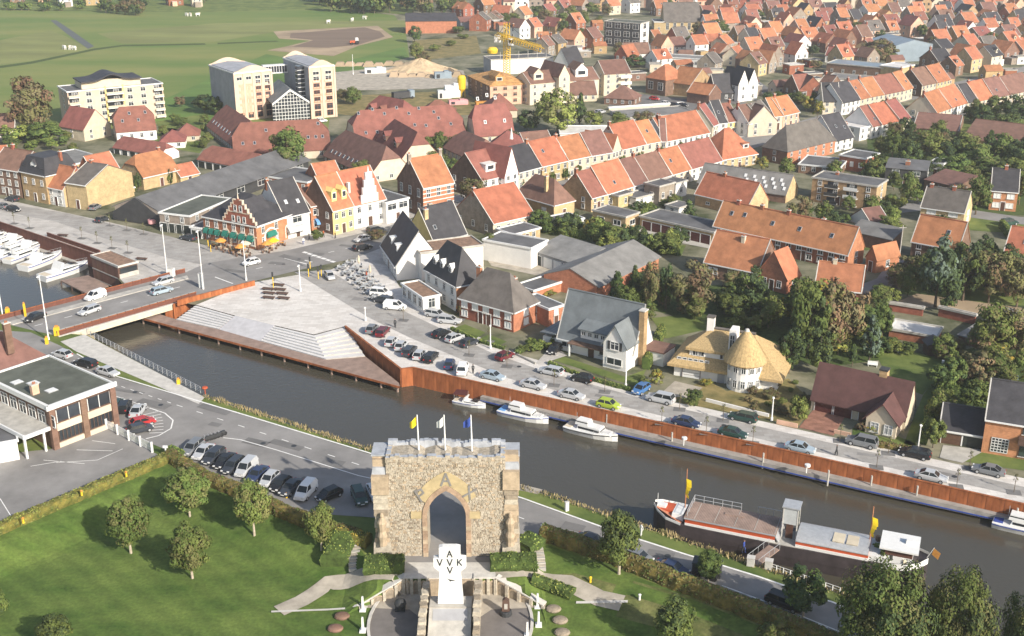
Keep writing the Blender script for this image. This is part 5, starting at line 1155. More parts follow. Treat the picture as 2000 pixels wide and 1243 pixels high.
b = MB(); b.box((tx - 2.6, ty + 2.6, cE),(1.3,2.5,4.2), 'white_wall', taper=.9); put('stair_window', b, v2); put('window', win_mesh(.9,2.6, 'white_paint', 'glass', False), v2,(tx - 2.6, ty + 1.32, cE + .8))
# --- plum roofed bungalow
v3 = HD((1586,771),(1770,813),800,(1798,792),4.6, 'g', 'cream_wall', 'plum_tile', 'cream bungalow with dark plum roof and two garage doors', name='bungalow', cat='bungalow', fl=1, ws=20, win=False, doors=[('g', .145,3.0, 'door_maroon'),('g', .34,3.0, 'door_maroon'),('d', .56,1.2)], gut=False, oh=.5, side_wall='cream_wall')
w3 = [o for o in v3.children if o.name.startswith('wall')][0]; L3 = max(v.co.x for v in w3.data.vertices); e3 = min(v.co.z for v in w3.data.vertices if v.co.z > .5)
b = MB(); xg, wg, dg = L3 * .66, L3 * .31,3.6
b.extr([(xg, -dg, 0),(xg + wg, -dg, 0),(xg + wg, -dg, e3),(xg + wg / 2,-dg, e3 + 2.6),(xg, -dg, e3)], (0, dg + .5,0), 'cream_wall'); put('front_gable', b, v3)
b = MB(); b.prism([(xg - .5,-dg - .4, e3 - .2),(xg + wg / 2,-dg - .4, e3 + 2.85),(xg + wg / 2,3.2, e3 + 2.85),(xg - .5,0.6, e3 - .2)], .2, 'plum_tile'); b.prism([(xg + wg / 2,-dg - .4, e3 + 2.85),(xg + wg + .5,-dg - .4, e3 - .2),(xg + wg + .5,.6, e3 - .2),(xg + wg / 2,3.2, e3 + 2.85)], .2, 'plum_tile'); put('gable_roof', b, v3)
for f in (.3,.75): o = put('window', frame_mesh(1.3,1.6, 'white_paint', True), v3,(xg + wg * f, -dg - .03,.5)); put('pane', pane_mesh(1.3,1.6, 'grey_wall'), o)
b = MB(); b.box((L3 * .68,3.0, e3 + .5),(1.2,1.3,5.0), 'ochre_brick'); b.box((L3 * .68,3.0, e3 + 5.5),(1.35,1.45,.25), 'dark_wall'); put('chimney', b, v3)
# --- right edge: garage wing and brick house
HD((1836,838),(1923,852),864,8,2.4, 'g', 'red_brick', 'slate', 'low brick double garage with grey roof at right', name='garage', cat='garage', fl=1, win=False, doors=[('g', .28,2.8, 'door_brown'),('g', .76,2.8, 'door_dark')])
v4 = HD((1926,818),(2080,843),884,10,4.2, 'g', 'orange_brick', 'slate', 'brick house with black roof and white lattice window', fl=2, ws=20, win=False, doors=[])
b = MB()
for k in range(6): b.box((1.2 + k * .46,-.06,.5),(.09,.1,2.3), 'white_paint'); b.box((2.35,-.06,.5 + k * .44),(2.4,.1,.09), 'white_paint')
b.box((2.35,-.02,.5),(2.4,.06,2.3), 'glass'); put('lattice_window', b, v4)
for x, w_, hh, zz in ((7.2,4.2,1.5,4.0),(7.2,4.4,2.0,.5)): o = put('window', frame_mesh(w_, hh, 'dark_metal', True), v4,(x, -.03, zz)); put('pane', pane_mesh(w_, hh, 'glass_green'), o)
b = MB(); b.box((7.2,-.5,2.6),(5.0,1.2,1.0), 'dark_wood'); put('balcony', b, v4)
# --- museum building bottom left
mu = HD((95,796),(218,751),878,(90,700),0, 'f', 'brown_brick', 'green_bitumen', 'flat green roofed museum building with white fascia', name='museum', cat='museum', fl=2, win=False, doors=[], oh=.4)
wm = [o for o in mu.children if o.name.startswith('wall')][0]; Lm = max(v.co.x for v in wm.data.vertices); hm = max(v.co.z for v in wm.data.vertices); Dm = max(v.co.y for v in wm.data.vertices)
b = MB(); b.box((Lm / 2,-.35, hm - .35),(Lm + 1.2,.25,.75), 'white_paint'); b.box((-.35, Dm / 2, hm - .35),(.25, Dm + 1,.75), 'white_paint'); put('fascia', b, mu)
for i, x in enumerate((Lm * .27, Lm * .76)):
 for zz, hh in ((.9, hm * .30),(hm * .58, hm * .30)):
  w_ = Lm * .36
  o = put('window', MB().box((0,-.04,0),(w_, .14,.12), 'dark_wood').box((0,-.04, hh),(w_, .14,.12), 'dark_wood'), mu, (x, -.02, zz)); put('pane', pane_mesh(round(w_, 2), round(hh, 2), 'glass'), o)
  for k in range(7 if zz < 1.5 else 3): put('mullion', MB().box((0,-.05,0),(.1,.14, hh), 'dark_wood' if zz < 1.5 else 'white_paint'), o, (-w_ / 2 + w_ * k / (6 if zz < 1.5 else 2),0,0))
 put('spandrel', MB().box((0,-.06,0),(Lm * .40,.16, hm * .16), 'cream_wall'), mu, (x, -.03, hm * .40)); put('sill_band', MB().box((0,-.06,0),(Lm * .42,.3,.8), 'cream_wall'), mu, (x, -.05,0))
for x in (.15, Lm * .5, Lm - .2): put('brick_pier', MB().box((0,0,0),(.9,.7, hm - .3), 'brown_brick'), mu, (x, -.1,0))
for k in range(7): put('window', win_mesh(1.9,2.0, 'white_paint', 'glass', False), mu, (-.03, Dm - 2 - k * 2.6, hm * .55), rad(-90))
b = MB(); b.box((-2.2,11, hm * .5),(4.6,22,.35), 'concrete'); b.box((-2.2,-.02, hm * .5 - .1),(4.8,.3,.55), 'white_paint'); b.box((-4.4,11, hm * .5 - .1),(.25,22,.6), 'white_paint'); b.box((-4.2,.4,0),(.3,.3, hm * .5), 'white_paint'); b.box((-1.2,.4,0),(.3,.3, hm * .5), 'white_paint'); put('canopy', b, mu)
ro = [o for o in mu.children if o.name.startswith('roof')][0]
for x, y in ((Lm * .30, Dm * .55),(Lm * .32, Dm * .28),(Lm * .17, Dm * .68)): put('skylight', sky_mesh(1.6,1.4, 'white_paint'), ro, (x, y, hm + .12))
put('chimney', chim_mesh(1.1,.7,1.6, 'pink_wall'), ro, (Lm * .12, Dm * .33, hm))
HD((-120,890),(33,862),905,9,0, 'f', 'white_wall', 'bitumen', 'low white flat roofed block at bottom left corner', name='annex', cat='annex', win=False, doors=[], h=3.0)
HD((-70,745),(88,697), None, 9,4.5, 'h', 'brown_brick', 'brown_tile', 'brown hipped house with tall chimney by the bridge', fl=1, h=5.0, chim=((.62,.1,4.0,1.1),), cm='brown_brick', gut=False)
# ================================================================ MIDDLE DISTANCE AND FAR TOWN
# --- apartment block with curved roof
ab = HD((131,181),(317,164),250,13,0, 'f', 'peach_wall', 'bitumen', 'pale apartment block with dark wavy roof by the meadow', name='apartment_block', cat='apartments', fl=5, ws=4.2, wsz=(1.8,1.5), doors=[], near=False)
wa = [o for o in ab.children if o.name.startswith('wall')][0]; La = max(v.co.x for v in wa.data.vertices); ha = max(v.co.z for v in wa.data.vertices)
b = MB(); b.box((La * .48,7, ha + .1),(La * .62,9,2.6), 'cream_wall'); put('penthouse', b, ab)
b = MB(); pr = None
for k in range(21):
 t = k / 20; x = La * (.16 + .64 * t); z = ha + 2.7 + 1.9 * math.exp(-((t - .5) / .17) ** 2)
 if pr: b.prism([(pr[0], 1.2, pr[1]),(x, 1.2, z),(x, 12.5, z + .1),(pr[0], 12.5, pr[1] + .1)], .35, 'slate')
 pr = (x, z)
put('wavy_roof', b, ab)
for f in range(5):
 for x, w_ in ((La * .06, La * .11),(La * .48, La * .18),(La * .945, La * .1)):
  zz = .6 + f * (ha - .3) / 5; b = MB(); b.box((x, -.6, zz),(w_, 1.4,.2), 'white_wall'); b.box((x, -1.28, zz + .2),(w_, .08,.8), 'cream_wall'); b.box((x, -.03, zz + .2),(w_ * .9,.1,2.2), 'glass'); put('balcony', b, ab)
b = MB(); b.box((La * .39,-.1,0),(.5,.3, ha + 1), 'yellow_wall'); b.box((La * .575,-.1,0),(.5,.3, ha + 1), 'yellow_wall'); put('pilaster', b, ab)
# --- twin mill towers with glass hall between
def mill(A, B, vb, C, label, cols):
 r = HD(A, B, vb, C, 0, 'f', 'peach_wall', 'pale_roof', label, name='mill_tower', cat='tower', fl=1, win=False, doors=[], side_wall='grey_wall', near=False, gut=True)
 w = [o for o in r.children if o.name.startswith('wall')][0]; L = max(v.co.x for v in w.data.vertices); h = max(v.co.z for v in w.data.vertices); d = max(v.co.y for v in w.data.vertices)
 for y, n in ((-.15,0),(d - .4,1)):
  b = MB(); o = [(0, y, h - .2)] + [(L * t / 10, y, h + .5 + 1.9 * max(0, math.sin(math.pi * (t / 10)) ** 1.5)) for t in range(11)] + [(L, y, h - .2)]; b.extr(o, (0,.5,0), 'peach_wall'); put('curved_gable', b, r)
 b = MB(); b.prism([(0.5,1, h + .5),(L / 2,1, h + 1.2),(L / 2, d - 1, h + 1.2),(.5, d - 1, h + .5)], .3, 'pale_roof'); b.prism([(L / 2,1, h + 1.2),(L - .5,1, h + .5),(L - .5, d - 1, h + .5),(L / 2, d - 1, h + 1.2)], .3, 'pale_roof'); put('upper_roof', b, r)
 for f in range(7):
  for k in range(cols):
   x = L * (k + .5) / cols; wide = f == 6
   if cols == 4 and k < 2 and f < 6 and f > 0: continue
   put('window', win_mesh(2.0 if cols == 4 else 2.3,1.2 if wide else 1.9, 'white_paint' if f > 4 else 'red_brick', 'glass', False), r, (x, -.03,.8 + f * (h - 1) / 7))
  if f in (1,2,3,4): put('brick_panel', MB().box((0,0,0),(L * .8,.12,.9), 'pink_wall'), r, (L / 2,-.02,.8 + f * (h - 1) / 7 + 2.1))
 for k in range(cols + 1): put('pilaster', MB().box((0,0,0),(.7,.35, h), 'peach_wall'), r, (L * k / cols, -.05,0))
 if cols == 4:
  for k in (.8,1.2,1.6): put('brick_panel', MB().box((0,0,0),(.9,.14, h * .62), 'pink_wall'), r, (L * k / 4.2,-.02,2))
 return r, L, h, d
m1, Lm1, hm1, dm1 = mill((457,145),(529,138),238,(426,127), 'left mill tower in cream and pink with curved gables', 4)
m2, Lm2, hm2, dm2 = mill((604,133),(652,129),233,(570,113), 'right slimmer mill tower in cream and pink with curved gable', 2)
# glass hall
p0, p1 = G(534,241), G(606,236); d_ = p1 - p0; Lg = d_.length; ga = math.atan2(d_.y, d_.x); hg, ag = 6.4,10.9
gh = thing('glass_hall', 'gabled glass hall between the two mill towers', 'hall', p0, ga)
b = MB(); b.extr([(0,0,0),(Lg, 0,0),(Lg, 0, hg),(Lg / 2,0, ag),(0,0, hg)], (0,.2,0), 'glass'); put('glazing', b, gh)
def top_at(x): return hg + (ag - hg) * (1 - abs(x - Lg / 2) / (Lg / 2))
mm = MB(); mm.box((0,0,0),(.14,.2,1), 'white_paint'); mme = mm.mesh('mullion')
for k in range(1,12): x = Lg * k / 12; put('mullion', mme, gh, (x, -.1,0), scale=(1,1, top_at(x)))
for k in range(1,9):
 z = ag * k / 9.5; hw2 = Lg / 2 if z < hg else Lg / 2 * (ag - z) / (ag - hg); put('transom', MB().box((0,0,0),(hw2 * 2,.18,.14), 'white_paint'), gh, (Lg / 2,-.1, z))
b = MB()
for s in (0,1):
 x0, x1 = (0, Lg / 2) if s == 0 else (Lg / 2, Lg); z0, z1 = (hg, ag) if s == 0 else (ag, hg)
 b.prism([(x0,-.5, z0 + .3),(x1,-.5, z1 + .3),(x1,22, z1 + .3),(x0,22, z0 + .3)], .3, 'bluegrey_tile'); b.extr([(x0,-.6, z0 + .35),(x1,-.6, z1 + .35),(x1,-.6, z1 - .35),(x0,-.6, z0 - .35)], (0,.3,0), 'white_paint')
put('roof', b, gh)
q0, q1 = m1.location, m2.location
b = MB(); zc = hm1 - 3.2; e0 = G(512,128, zc + 3); e1 = G(574,124, zc + 3); dd = e1 - e0
fb = thing('footbridge', 'glazed white footbridge joining the mill tower tops', 'footbridge', (e0.x, e0.y, zc), math.atan2(dd.y, dd.x)); b.box((dd.length / 2,0,0),(dd.length, 2.4,.4), 'white_paint'); b.box((dd.length / 2,0,.4),(dd.length, 2.0,2.2), 'glass'); b.box((dd.length / 2,0,2.6),(dd.length, 2.6,.4), 'white_paint'); put('span', b, fb)
for k in range(12): put('mullion', MB().box((0,0,0),(.16,.2,2.2), 'white_paint'), fb, (dd.length * k / 12,-1.08,.4))
b = MB(); b.box((-1.2, dm2 * .25,0),(2.4,2.4, hm2), 'glass'); st_ = put('stair_shaft', b, m2)
for k in range(12): put('transom', MB().box((0,0,0),(2.5,2.5,.2), 'white_paint'), st_, (-1.2, dm2 * .25, hm2 * k / 12))
# --- red roofed courtyard complex
RC = dict(cat='house', group='red roofed courtyard houses', near=False)
def rc(A, B, vb, d, rise, label, roof='j', tile='red_tile', wall='cream_wall', side=None, **k): return HD(A, B, vb, d, rise, roof, wall, tile, label, side_wall=side, **{**RC, **k})
rc((163,254),(216,243),277,12,5.5, 'cream gabled house with red roof before the apartment block', 'x', fl=2, ws=4)
rc((227,258),(305,252),279,12,6.5, 'white house with broad red roof in front of apartment block', fl=1, ws=3, side='grey_brick', wall='white_wall', sky=[(.2 + .2 * i, .2 + .15 * (i % 2)) for i in range(4)])
rc((342,267),(389,265),278,8,3.2, 'small cream house with red hipped roof right of broad roof', 'h', fl=1)
rc((312,279),(361,277),291,8,3, 'low white annex with red roof below the hipped house', 'h', fl=1, wall='white_wall')
rc((221,288),(314,304),300,7,2.8, 'red roofed garage row with white pillars and green doors', 'j', win=False, doors=[('g', .08 + .165 * k, 2.3, 'door_dark') for k in range(6)], wall='white_wall', cat='garage', name='garage_row')
rc((386,311),(494,331),327,9,3.2, 'red roofed garage row behind the dark warehouse', 'j', win=False, doors=[('g', .07 + .14 * k, 2.6, 'door_dark') for k in range(7)], wall='white_wall', cat='garage', name='garage_row')
rc((404,245),(456,285),258,13,6.5, 'left courtyard wing under the left mill tower', fl=1, wall='grey_brick', sky=[(.1 + .1 * i, .12) for i in range(8)])
rc((457,301),(646,291),318,15,7.5, 'long red roofed wing in front of the mill towers', fl=1, ws=5, sky=[(.1,.15),(.22,.15),(.35,.35),(.62,.3),(.7,.18),(.78,.2),(.86,.2),(.93,.2),(.9,.42)])
rc((697,282),(912,267),298,17,8.5, 'longest red roofed wing of the courtyard houses', fl=1, ws=5, sky=[(.07,.45),(.2,.5),(.3,.42),(.42,.5),(.52,.4),(.62,.47),(.75,.4),(.88,.2),(.1,.15),(.2,.15),(.35,.2),(.55,.22),(.65,.2),(.78,.3)])
rc((705,228),(770,242),243,13,6.5, 'dark sided upper wing with red dormers behind longest roof', fl=1, wall='brown_brick', dorm=((.2,2.4,1.8, 'g', 'red_tile', 'brown_brick'),(.5,2.4,1.8, 'g', 'red_tile', 'brown_brick'),(.8,2.4,1.8, 'g', 'red_tile', 'brown_brick')))
rc((820,224),(888,224),234,10,4, 'low red roof peeking above the longest wing', 'h', fl=1, win=False)
rc((632,303),(723,344),316,13,7, 'brown-red wing with a line of small skylights', fl=1, wall='brown_brick', side='cream_wall', tile='brown_tile', sky=[(.1 + .09 * i, .1) for i in range(9)])
rc((731,279),(783,313),300,12,7, 'dark sided lower wing with two red dormers', fl=1, wall='brown_brick', side='cream_wall', dorm=((.25,2.4,1.8, 'g', 'red_tile', 'brown_brick'),(.65,2.4,1.8, 'g', 'red_tile', 'brown_brick')))
rc((928,265),(1004,259),286,(1030,246),8.5, 'red roofed house with tall cream gable at complex right end', fl=1, side='cream_wall', sky=((.2,.6),(.45,.65),(.65,.6),(.3,.2),(.8,.2)))
rc((952,218),(1010,216),232,12,5, 'dark red pyramid roof behind the cream gable', 'p', fl=1, win=False)
rc((866,288),(919,312),304,12,4.8, 'brown-red roofed low house among courtyard trees', fl=1, side='cream_wall', tile='brown_tile')
rc((945,294),(1018,297),308,14,4.5, 'low house with red roof and green door behind white gable', 'h', fl=1, tile='red_tile')
rc((1028,289),(1082,284),300,10,3.5, 'low brown roofed house left of white flat roof', 'g', fl=1, tile='brown_tile', wall='white_wall')
HD((1094,262),(1200,262),274,12,0, 'f', 'white_wall', 'white_roof', 'white flat roofed hall behind the main terrace', name='hall', cat='hall', win=False, near=False, doors=[])
HD((125,326),(206,311),334,18,0, 'f', 'yellow_brick', 'corrugated', 'low grey flat roofed shed with white edge behind quay', name='shed', cat='shed', win=False, near=False, doors=[])
HD((-20,257),(28,255),270,10,4.5, 'g', 'white_wall', 'brown_tile', 'white house with brown roof at left edge below the tree', fl=1)
HD((-30,322),(18,318),334,9,4, 'g', 'yellow_brick', 'orange_tile', 'orange roofed house at left edge behind quay terrace', fl=1)
HD((520,346),(600,358),366,12,0, 'f', 'orange_brick', 'bitumen', 'low brick annex with dark flat roof behind black shop roof', name='annex', cat='annex', fl=1, near=False, doors=[])
HD((622,352),(668,345),372,8,3.5, 'g', 'orange_brick', 'orange_tile', 'small orange back roof behind the yellow dormer house', fl=1, near=False)
# --- building site
cs = HD((957,169),(1035,164),207,(910,149),2.8, 'h', 'pink_wall', 'timber_roof', 'unfinished pink brick apartment block with bare timber roof', name='construction_block', cat='building', fl=3, ws=3.6, wsz=(1.6,1.4), fm='pink_wall', near=False, side_wall='brown_brick', dorm=((.3,3,2, 'g', 'timber_roof', 'timber_roof'),))
cat_ = HD((1035,164),(1092,159),206,12,3.2, 'g', 'cream_wall', 'brown_tile', 'cream apartments with brown roof next to timber roof', name='apartment_block', cat='apartments', fl=3, ws=3.6, near=False, dorm=((.35,4,2.4, 'g', 'brown_tile', 'cream_wall'),))
HD((1092,150),(1113,148),203,14,4, 'x', 'cream_wall', 'brown_tile', 'tall narrow cream gable between the brown roofed apartments', name='apartment_block', cat='apartments', fl=4, ws=5, near=False)
HD((1113,158),(1170,154),196,12,3.4, 'g', 'cream_wall', 'brown_tile', 'cream apartments with big white gable dormer', name='apartment_block', cat='apartments', fl=3, ws=3.6, near=False, dorm=((.45,5,2.8, 'g', 'brown_tile', 'white_wall'),))
lb = HD((1180,145),(1232,142),188,12,4, 'g', 'cream_wall', 'brown_tile', 'rightmost cream apartments with stacked corner balconies', name='apartment_block', cat='apartments', fl=4, ws=3, near=False)
for f in range(3): put('balcony', MB().box((0,0,0),(4.5,3,.3), 'white_wall').box((0,-1.4,.3),(4.5,.1,.8), 'white_wall'), lb, (8.4,-.6,1.8 + f * 2.4))
HD((1108,186),(1166,184),200,9,4, 'g', 'cream_wall', 'brown_tile', 'low brown roof left below the cream apartments', fl=1, near=False)
HD((1180,192),(1238,196),204,10,4, 'h', 'brown_brick', 'brown_tile', 'low hipped brown roof house in front of cream apartments', fl=1, near=False)
wwh = HD((959,118),(1081,112),147,(924,112),0, 'f', 'white_wall', 'bitumen', 'big white walled warehouse behind the yellow crane', name='warehouse', cat='warehouse', win=False, near=False, doors=[], side_wall='grey_wall', gut=False)
for k in range(1,8): put('wall_panel_joint', MB().box((0,0,0),(.12,.06,9.5), 'concrete_light'), wwh, (k * 4.1,-.02,0))
HD((1081,122),(1110,126),145,10,6, 'x', 'white_wall', 'slate', 'small white gable beside the white warehouse', fl=1, near=False, win=False)
# crane
cg = G(990,164); ch = ZAT(990,80, cg.y)
ck = thing('tower_crane', 'yellow tower crane standing over the building site', 'crane', cg)
def lattice(par, name, p, q, w, m, n):
 b = MB(); p, q = Vector(p), Vector(q); d = (q - p).normalized(); a = d.orthogonal().normalized() * w / 2; c = d.cross(a).normalized() * w / 2
 cs_ = [a + c, a - c, -a - c, -a + c]
 for k in cs_: b.tube(p + k, q + k, w * .09, w * .09, m, 4)
 for i in range(n):
  f0, f1 = i / n, (i + 1) / n
  for j in range(4):
   b.tube(p.lerp(q, f0) + cs_[j], p.lerp(q, f1) + cs_[(j + 1) % 4], w * .06, w * .06, m, 4, False)
 return put(name, b, par)
lattice(ck, 'mast', (0,0,0),(0,0, ch),1.9, 'yellow_paint', 18); lattice(ck, 'peak', (0,0, ch),(0,0, ch + 7),1.6, 'yellow_paint', 4)
lattice(ck, 'jib', (0,0, ch + 1),(13,-26, ch + .5),1.8, 'yellow_paint', 14); lattice(ck, 'counter_jib', (0,0, ch + 1),(-4,9, ch + 1),1.8, 'yellow_paint', 5)
put('counterweight', MB().box((0,0,0),(2.6,2.2,2.6), 'white_wall'), ck, (-3.8,8.5, ch - 1.6)); put('cab', MB().box((0,0,0),(2.2,2.2,2.6), 'white_paint').box((0,-1.08,1),(1.8,.1,1.2), 'glass'), ck, (1.6,-1.6, ch - 1.5))
b = MB(); b.tube((0,0, ch + 7),(13 * .7,-26 * .7, ch + 1.5),.09,.09, 'dark_metal', 4); b.tube((0,0, ch + 7),(-3.8,8.5, ch + 1),.09,.09, 'dark_metal', 4); put('tie_bar', b, ck)
p = G(902,190); b = MB(); b.lathe((0,0,1.5), [(.2,0),(1.5,1.6),(1.6,5.8),(1.2,6.6),(0,6.9)], 'yellow_paint', 14)
for k in range(4): b.box((1.2 * math.cos(k * 1.57),1.2 * math.sin(k * 1.57),0),(.2,.2,3), 'yellow_paint')
tag(put('mortar_silo', b, loc=p), 'yellow mortar silo beside the unfinished block', 'silo')
p = G(962,104); b = MB(); b.lathe((0,0,0), [(2.2,0),(2.6,1.5),(1.8,2.6),(0,2.9)], 'yellow_paint', 14); tag(put('yellow_tank', b, loc=p), 'yellow tank behind the white warehouse', 'tank')
Q6 = random.Random(3)
b = MB(); n = 22; c = G(822,140)
for i in range(n):
 for j in range(6):
  f = lambda ii, jj: (c.x + 15 * (1 - jj / 6) * math.cos(2 * math.pi * ii / n) * (1 + .12 * math.sin(ii * 2.3)), c.y + 11 * (1 - jj / 6) * math.sin(2 * math.pi * ii / n),5.6 * (jj / 6) ** .9 + .3 * math.sin(ii * 1.7 + jj))
  b.poly([f(i, j), f((i + 1) % n, j), f((i + 1) % n, j + 1), f(i, j + 1)], 'sand_pile')
tag(put('sand_heap', b), 'large brown sand heap on the building site', 'heap')
for k, (u, v, w_, h_, m, lab) in enumerate(((868,192,5,3, 'white_paint', 'white site container near the yellow silo'),(884,190,6,4.5, 'white_wall', 'pale site machine beside the yellow silo'),(733,143,9,2.2, 'white_paint', 'white tarpaulin covered stack on the building site'),(865,153,7,2.6, 'metal_roof', 'turquoise site hut on the building site'),(895,204,7,1.6, 'pink_cloth', 'pink stacked pallets by the site'),(953,207,9,1.6, 'orange_cloth', 'orange pallets at the foot of the pink block'))):
 p = G(u, v); b = MB(); b.box((0,0,0),(w_, 3, h_), m); b.box((w_ * .2,-.2, h_ * .3),(w_ * .3,2.8, h_ * .9), m, taper=.9); b.box((-w_ * .3,-1.55,.3),(w_ * .2,.1, h_ * .6), 'dark_metal'); tag(put('site_hut' if k in (0,3) else 'site_stack', b, loc=p, rz=.2), lab, 'container' if k in (0,3) else 'stack')
for k, (u, v, L_) in enumerate(((740,128,34),(840,150,30))): p = G(u, v); b = MB(); [b.box((i * L_ / 8 - L_ / 2, Q6.uniform(-2,2),0),(L_ / 7,6, Q6.uniform(1,2.2)), 'soil', taper=.5) for i in range(8)]; tag(put('soil_bank', b, loc=p), ['long soil bank at the left of the building site', 'reddish soil bank below the sand heap'][k], 'soil bank')
# tractor on the ploughed field
p = G(693,87); tr = thing('tractor', 'small red tractor working the ploughed field', 'tractor', p, .4)
b = MB(); b.box((-1.2,0,.8),(2.6,1.1,1.1), 'red_paint'); b.box((1.0,0,1.0),(1.6,1.6,2.2), 'white_paint', taper=.85); put('body', b, tr)
for x, r_ in ((-1.6,.6),(1.0,1.0)):
 for s in (-1,1): b = MB(); b.tube((x, s * .8, r_),(x, s * 1.2, r_), r_, r_, 'rubber', 12); put('wheel', b, tr)
p = G(784,194); b = MB(); b.box((0,0,.6),(7,2.4,2.2), 'dark_wall'); b.box((4,0,.6),(2,2.4,2.6), 'metal_roof'); [b.tube((x, s * 1.0,.5),(x, s * 1.3,.5),.5,.5, 'rubber', 10) for x in (-2.5,-1,4) for s in (-1,1)]; tag(put('lorry', b, loc=p, rz=.5), 'dark lorry with teal cab on the wasteland track', 'lorry')
# cows
for k, (u, v) in enumerate(((126,97),(137,97),(145,98),(365,32),(372,32),(386,32),(641,46),(688,42),(712,38))):
 p = G(u, v); b = MB(); b.box((0,0,.75),(1.9,.75,.8), 'white_wall', taper=.9); b.box((1.15,0,1.1),(.6,.4,.5), 'cream_wall', taper=.8); [b.box((x, y, 0),(.2,.2,.8), 'white_wall') for x in (-.75,.75) for y in (-.25,.25)]; b.box((-1.0,0,.6),(.08,.08,.9), 'cream_wall')
 tag(put('cow', b, loc=p, rz=Q6.uniform(0,6), scale=(1.25,) * 3), ['pale cow at the ditch end, leftmost of three', 'pale cow at the ditch end, middle of three', 'pale cow at the ditch end, rightmost of three', 'pale cow on the far pasture, left of three', 'pale cow on the far pasture, middle of three', 'pale cow on the far pasture, right of three', 'lone white cow above the ploughed field', 'white cow at the field edge near trees', 'rightmost white cow below the dark trees'][k], 'cow', 'cows on the pasture')
# --- larger town buildings
fa = HD((1181,42),(1251,47),90,(1280,44),0, 'f', 'dark_wall', 'green_bitumen', 'dark glazed factory with white side wall', name='factory', cat='factory', fl=3, ws=4, wsz=(3.2,2.6), near=False, doors=[], side_wall='white_wall', gut=False)
HD((1278,44),(1297,44),66,12,0, 'f', 'yellow_brick', 'corrugated', 'yellow stair block left of the church hall', name='annex', cat='annex', fl=1, near=False, doors=[], ws=4)
HD((1297,43),(1368,43),66,16,9, 'g', 'yellow_brick', 'grey_tile', 'church hall with steep grey roof and six tall windows', name='church_hall', cat='hall', fl=1, ws=3.6, wsz=(1.6,3.6), near=False, doors=[])
HD((1750,90),(1822,87),122,22,2.2, 'x', 'metal_roof', 'metal_roof', 'blue-grey metal clad hall with rounded roof', name='sports_hall', cat='hall', win=False, near=False, doors=[], gut=False, oh=.05)
HD((1615,124),(1725,134),147,12,0, 'f', 'brown_brick', 'metal_roof', 'long flat roofed brown brick school block', name='school', cat='school', fl=1, ws=4, near=False, doors=[], gut=False)
HD((1612,152),(1705,160),168,12,0, 'f', 'cream_wall', 'corrugated', 'flat grey roofed hall before the long brick block', name='hall', cat='hall', fl=1, ws=6, near=False, doors=[], gut=False)
HD((1612,108),(1670,112),122,9,3, 'g', 'white_wall', 'red_tile', 'low red roofed block behind the long brick school', fl=1, near=False)
HD((1758,134),(1786,128),162,9,0, 'f', 'yellow_brick', 'white_roof', 'plain yellow block with white roof under blue hall', name='annex', cat='annex', win=False, near=False, doors=[])
HD((1280,76),(1296,75),92,10,3.4, 'g', 'yellow_brick', 'orange_tile', 'orange roofed yellow house below the church hall windows', near=False)
HD((1296,92),(1318,90),104,11,3.6, 'g', 'white_wall', 'red_tile', 'bright red roofed house under the church hall', near=False)
HD((1318,92),(1345,90),104,11,3.6, 'g', 'white_wall', 'brown_tile', 'brown roofed house under the church hall', near=False)
HD((1363,90),(1418,86),104,11,4.2, 'g', 'cream_wall', 'orange_tile', 'long orange roofed house with pale gables beside church hall', near=False, chim=((.0,.5,1.2),))
HD((1290,112),(1390,118),128,10,0, 'f', 'white_wall', 'corrugated', 'white flat roofed villa with long terrace below church hall', fl=1, near=False, ws=4, gut=True)
HD((1220,105),(1270,104),118,9,4, 'g', 'white_wall', 'brown_tile', 'white cottage with brown roof below the dark factory', fl=1, near=False)
HD((1262,152),(1300,158),182,12,5, 'h', 'brown_brick', 'orange_tile', 'dark brick barn with orange hipped roof by car park', fl=1, near=False, ws=4, wsz=(2.5,3))
HD((1306,160),(1350,166),184,14,5, 'g', 'ochre_brick', 'orange_tile', 'long orange roofed barn right of dark brick barn', win=False, near=False)
HD((1342,180),(1385,186),200,8,3, 'g', 'brown_brick', 'orange_tile', 'small orange roofed shed by the car park', win=False, near=False)
HD((1190,212),(1335,202),216,1.0,0, 'f', 'cream_wall', 'concrete', 'long cream car park wall', name='car_park_wall', cat='wall', win=False, near=False, doors=[])
HD((1225,232),(1362,222),238,14,0, 'f', 'grey_wall', 'corrugated', 'large flat grey roof behind the car park trees', name='hall', cat='hall', win=False, near=False, doors=[], gut=False)
HD((1398,182),(1440,180),200,10,6, 'g', 'dark_wall', 'slate', 'black roofed house beside the white double gable', fl=1, near=False)
HD((1443,165),(1462,163),200,10,5, 'x', 'white_wall', 'slate', 'left half of the white double gabled house', fl=2, near=False); HD((1462,163),(1481,161),198,10,5, 'x', 'white_wall', 'slate', 'right half of the white double gabled house', fl=2, near=False)
HD((1538,298),(1632,275),324,(1477,291),6.5, 'h', 'orange_brick', 'grey_tile', 'big corner house with broad grey hipped roof', fl=2, ws=4, near=False, side_wall='brown_brick')
HD((1632,275),(1667,267),298,12,6.5, 'g', 'white_wall', 'slate', 'white house with black roof joined to grey hipped roof', fl=2, near=False, sky=((.4,.25),(.8,.2)))
HD((1560,322),(1640,330),338,12,0, 'f', 'brown_brick', 'bitumen', 'low flat roofed rear buildings below the grey hipped roof', name='annex', cat='annex', fl=1, near=False, doors=[])
HD((1640,304),(1690,312),330,9,0, 'f', 'red_brick', 'bitumen', 'flat roofed brick house with white shutters before gardens', fl=1, near=False, gm='shutter')
